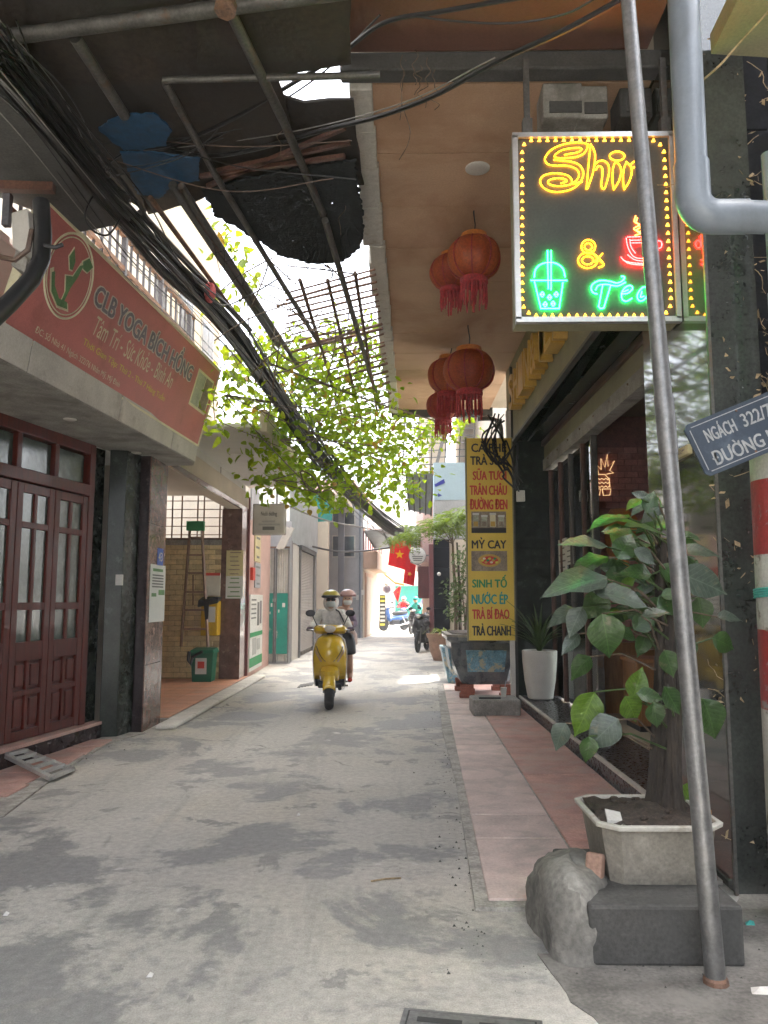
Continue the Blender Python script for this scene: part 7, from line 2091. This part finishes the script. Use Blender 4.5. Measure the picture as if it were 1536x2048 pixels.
# --- motorbikes further on
def motorbike(label, m_body, group=None):
    t = thing('motorbike', label, 'motorbike', group=group)
    wheel('front_wheel', t, (0, -.62, .29), .29, .08, .21, M['alu'], 6)
    wheel('rear_wheel', t, (0, .62, .29), .29, .09, .21, M['alu'], 6)
    for s_ in (-1, 1):
        MB().tube([(s_ * .07, -.62, .29), (s_ * .06, -.46, .80)], .022, 8).build('fork_leg', M['galv'], t, smooth=True)
        MB().tube([(s_ * .08, -.36, 1.0), (s_ * .30, -.28, 1.03)], .018, 8).build('grip', M['black'], t, smooth=True)
        MB().tube([(s_ * .17, -.36, 1.02), (s_ * .25, -.36, 1.22)], .008, 6).build('mirror_stalk', M['black'], t, smooth=True)
        MB().ball((s_ * .27, -.36, 1.25), .07, .02, .045, 12, 6).build('mirror', M['black'], t, smooth=True)
        MB().tube([(s_ * .12, .62, .30), (s_ * .12, .40, .62)], .02, 6).build('shock', M['chrome'], t, smooth=True)
    MB().grid(shield([(.56, .06, -.66, .02), (.62, .07, -.70, .03), (.64, .06, -.55, .02), (.60, .05, -.42, .0)])).build('front_fender', m_body, t, smooth=True, solid=.01)
    MB().grid(shield([(.42, .16, -.34, .02), (.55, .19, -.38, .06), (.72, .20, -.42, .10), (.88, .14, -.42, .08), (.98, .09, -.40, .04)], 10)).build('leg_shield', m_body, t, smooth=True, solid=.02)
    MB().grid(shield([(.95, .12, -.40, .08), (1.02, .15, -.42, .12), (1.08, .12, -.38, .08), (1.10, .06, -.34, .02)], 10)).build('headlight_cowl', m_body, t, smooth=True, solid=.012)
    MB().ball((0, -.50, 1.02), .075, .04, .05, 12, 8).build('headlight', M['lens'], t, smooth=True)
    MB().lathe((0, .1, .55), [(.05, -.45), (.10, -.35), (.12, 0), (.13, .35), (.06, .75)], 14, (0, 1, .12)).build('body_shell', m_body, t, smooth=True)
    MB().lathe((0, .3, .78), [(.05, -.38), (.11, -.3), (.125, .2), (.09, .45)], 14, (0, 1, .06), sq=lambda a: .7 + .3 * abs(math.cos(a))).build('seat', M['black'], t, smooth=True)
    MB().box(-.12, .12, -.2, .25, .25, .48).build('engine', M['plastic_dark'], t, bevel=.03)
    MB().tube([(.12, -.1, .25), (.14, .2, .23), (.15, .75, .33)], [.025, .035, .045], 10).build('exhaust', M['chrome'], t, smooth=True)
    MB().tube([(-.10, .1, .25), (-.22, .12, .02)], .014, 6).build('stand', M['steel'], t)
    return t
b1 = motorbike('black motorbike parked beside the black stone pillar', M['bikeblack'])
b1.location, b1.rotation_euler = (0.80, 23.0, 0), (0, 0, math.radians(-14))
b2 = copy_tree(b1)
b2['label'] = 'second dark motorbike parked close behind the black one'
b2.location, b2.rotation_euler = (1.12, 25.3, 0), (0, 0, math.radians(-10))
b3 = motorbike('blue motorbike standing slantwise before the teal gate', M['bikeblue'])
b3.location, b3.rotation_euler, b3.scale = (-.05, 38.5, 0), (0, 0, math.radians(-48)), (1.1, 1.1, 1.1)
def rider(label, m_top, m_leg, m_head, group='people at the far end of the alley', seat=.80):
    t = thing('person', label, 'person', group=group)
    skin_body('body', t, Pv, Ev, Rv, m_leg, 1)
    skin_body('coat', t, Jv, [(0, 1), (1, 2), (2, 3), (2, 4), (4, 5), (5, 6), (2, 7), (7, 8), (8, 9)], [.16, .16, .16, .09, .09, .075, .05, .09, .075, .05], m_top, 1)
    MB().ball((0, -.01, 1.5), .08, .07, .1, 12, 8).build('face', M['skin'], t, smooth=True)
    MB().ball((0, .05, 1.57), .12, .13, .11, 14, 8).build('helmet', m_head, t, smooth=True)
    MB().box(-.06, .06, -.085, -.07, 1.52, 1.55).build('eyes', M['black'], t)
    return t
r1 = rider('rider in teal raincoat stopped beyond the black motorbike', M['raincoat'], M['raincoat'], M['raincoat'])
r1.location, r1.rotation_euler, r1.scale = (.92, 35, -.1), (0, 0, math.radians(-20)), (1.15, 1.1, 1.05)
r1b = copy_tree(b1)
r1b['label'] = 'dark motorbike under the rider in teal raincoat'
r1b.location, r1b.rotation_euler = (.92, 35, 0), (0, 0, math.radians(-20))
r3 = rider('far rider in dark blue seen past the maroon post', M['bluecloth'], M['trousers'], M['mauve'])
r3.location, r3.rotation_euler, r3.scale = (1.55, 38, .0), (0, 0, math.radians(10)), (1.15, 1.1, 1.1)
r3b = copy_tree(b1)
r3b['label'] = 'dark motorbike under the far rider in dark blue'
r3b.location, r3b.rotation_euler = (1.55, 38, 0), (0, 0, math.radians(10))
rc = rider('person in red jacket and pale hat by the teal gate', M['flagred'], M['trousers'], M['poster'])
rc.location, rc.scale = (.45, 40.5, 0), (1.1, 1.1, 1.0)
r4b = copy_tree(b3)
r4b['label'] = 'blue motorbike under the person in red jacket'
r4b.location, r4b.rotation_euler, r4b.scale = (.45, 40.5, 0), (0, 0, 0), (1, 1, 1)

# ================================================================ SMALL THINGS ON THE ROAD
mh = thing('drain_cover', 'pale cast drain cover set in the road at the near edge', 'drain cover', (.28, 2.75, 0))
p_ = [G(808, 2020), G(1085, 2046)]
e_ = (p_[1] - p_[0]).normalized()
f_ = V((e_.y, -e_.x, 0))
DFm = Frame(p_[0] + V((0, 0, .004)), e_, f_ * 1.0)
DFm.n = V((0, 0, 1))
wd = (p_[1] - p_[0]).length
MB().fbox(DFm, 0, wd, 0, .55, 0, .006).build('frame', M['galv'], mh, bevel=.003)
MB().fbox(DFm, .02, wd - .02, .022, .53, .006, .009).build('gap', M['black'], mh)
MB().fbox(DFm, .027, wd - .027, .03, .52, .009, .013).build('lid', M['galv'], mh, bevel=.003)
for k in range(2):
    MB().fbox(DFm, .06 + k * (wd / 2 - .03), .06 + k * (wd / 2 - .03) + wd * .32, .07, .10, .013, .0145).build('slot', M['black'], mh)
d3 = thing('drain_grate', 'small iron drain grate in the road beside the scooter', 'drain cover', G(600, 1372))
for k in range(5):
    q = G(598 + 6 * k, 1372 - k, .004)
    MB().box(q.x, q.x + .05, q.y - .25, q.y + .25, .004, .012).build('bar', M['steel'], d3)
for i, (u, v, L, m, lab) in enumerate(((772, 1762, .16, 'drytwig', 'short dry twig lying on the road'), (597, 1632, .012, 'litter', 'white paper scrap on the dark patch of road'), (300, 1955, .014, 'litter', 'pale flattened litter on the dark road patch'), (12, 1832, .014, 'litter', 'tiny white litter speck at the road edge'), (1522, 1985, .045, 'litter', 'white packet at the foot of the banded pole'), (1500, 1850, .025, 'tealrope', 'scrap of teal plastic beside the cement plinth'), (655, 1437, .02, 'litter', 'small pale scrap before the scooter wheel'))):
    p = G(u, v)
    t = thing('twig' if m == 'drytwig' else 'litter', lab, 'litter', p)
    if m == 'drytwig':
        MB().tube([p + V((-L / 2, -.02, .006)), p + V((0, .012, .008)), p + V((L / 2, .03, .006))], .005, 5).build('stick', M[m], t)
    else:
        MB().add([p + V((-L, -L * .5, .003)), p + V((L * .7, -L * .6, .004)), p + V((L, L * .5, .012)), p + V((-L * .6, L * .6, .006)), p + V((0, 0, .022))], [(0, 1, 4), (1, 2, 4), (2, 3, 4), (3, 0, 4), (0, 3, 2, 1)]).build('scrap', M[m], t)
gt_ = MB()
for i in range(420):
    if i % 3:
        y = RND.uniform(3.3, 13.5) ** 1.0
        x = pav_left(y) - abs(RND.gauss(0, .10)) - .02
    else:
        x, y = RND.choice(((RND.gauss(1.0, .35), 3.30 + RND.gauss(0, .05)), (-2.95 + RND.gauss(0, .15), RND.uniform(5.5, 9)), (RND.uniform(1.4, 1.75), RND.uniform(3.2, 4.0))))
    s_ = RND.choice((.003, .004, .004, .006, .009))
    gt_.add([(x - s_, y - s_ * .7, 0), (x + s_, y - s_ * .6, 0), (x + s_ * .2, y + s_, 0), (x, y, s_ * 1.1)], [(0, 1, 3), (1, 2, 3), (2, 0, 3)])
props(gt_.build('grit', M['concrete_dark'], None, kind='stuff'), 'loose grit and crumbs of mortar along the pavement edges', 'grit')
print('objects', len(bpy.data.objects), 'tris', sum(len(o.data.polygons) for o in bpy.data.objects if o.type == 'MESH'))

# ================================================================ AIR
hz = MB().box(-30, 30, -6, 70, -1.0, 14.0).build('haze', None, None)
hm_ = bpy.data.materials.new('haze_air')
hm_.use_nodes = True
hn_ = hm_.node_tree
hn_.nodes.remove(hn_.nodes['Principled BSDF'])
pv = hn_.nodes.new('ShaderNodeVolumePrincipled')
pv.inputs['Color'].default_value = (.95, .96, 1, 1)
pv.inputs['Density'].default_value = 0.0028
hn_.links.new(pv.outputs[0], hn_.nodes['Material Output'].inputs['Volume'])
hz.data.materials.append(hm_)
props(hz, kind='stuff')
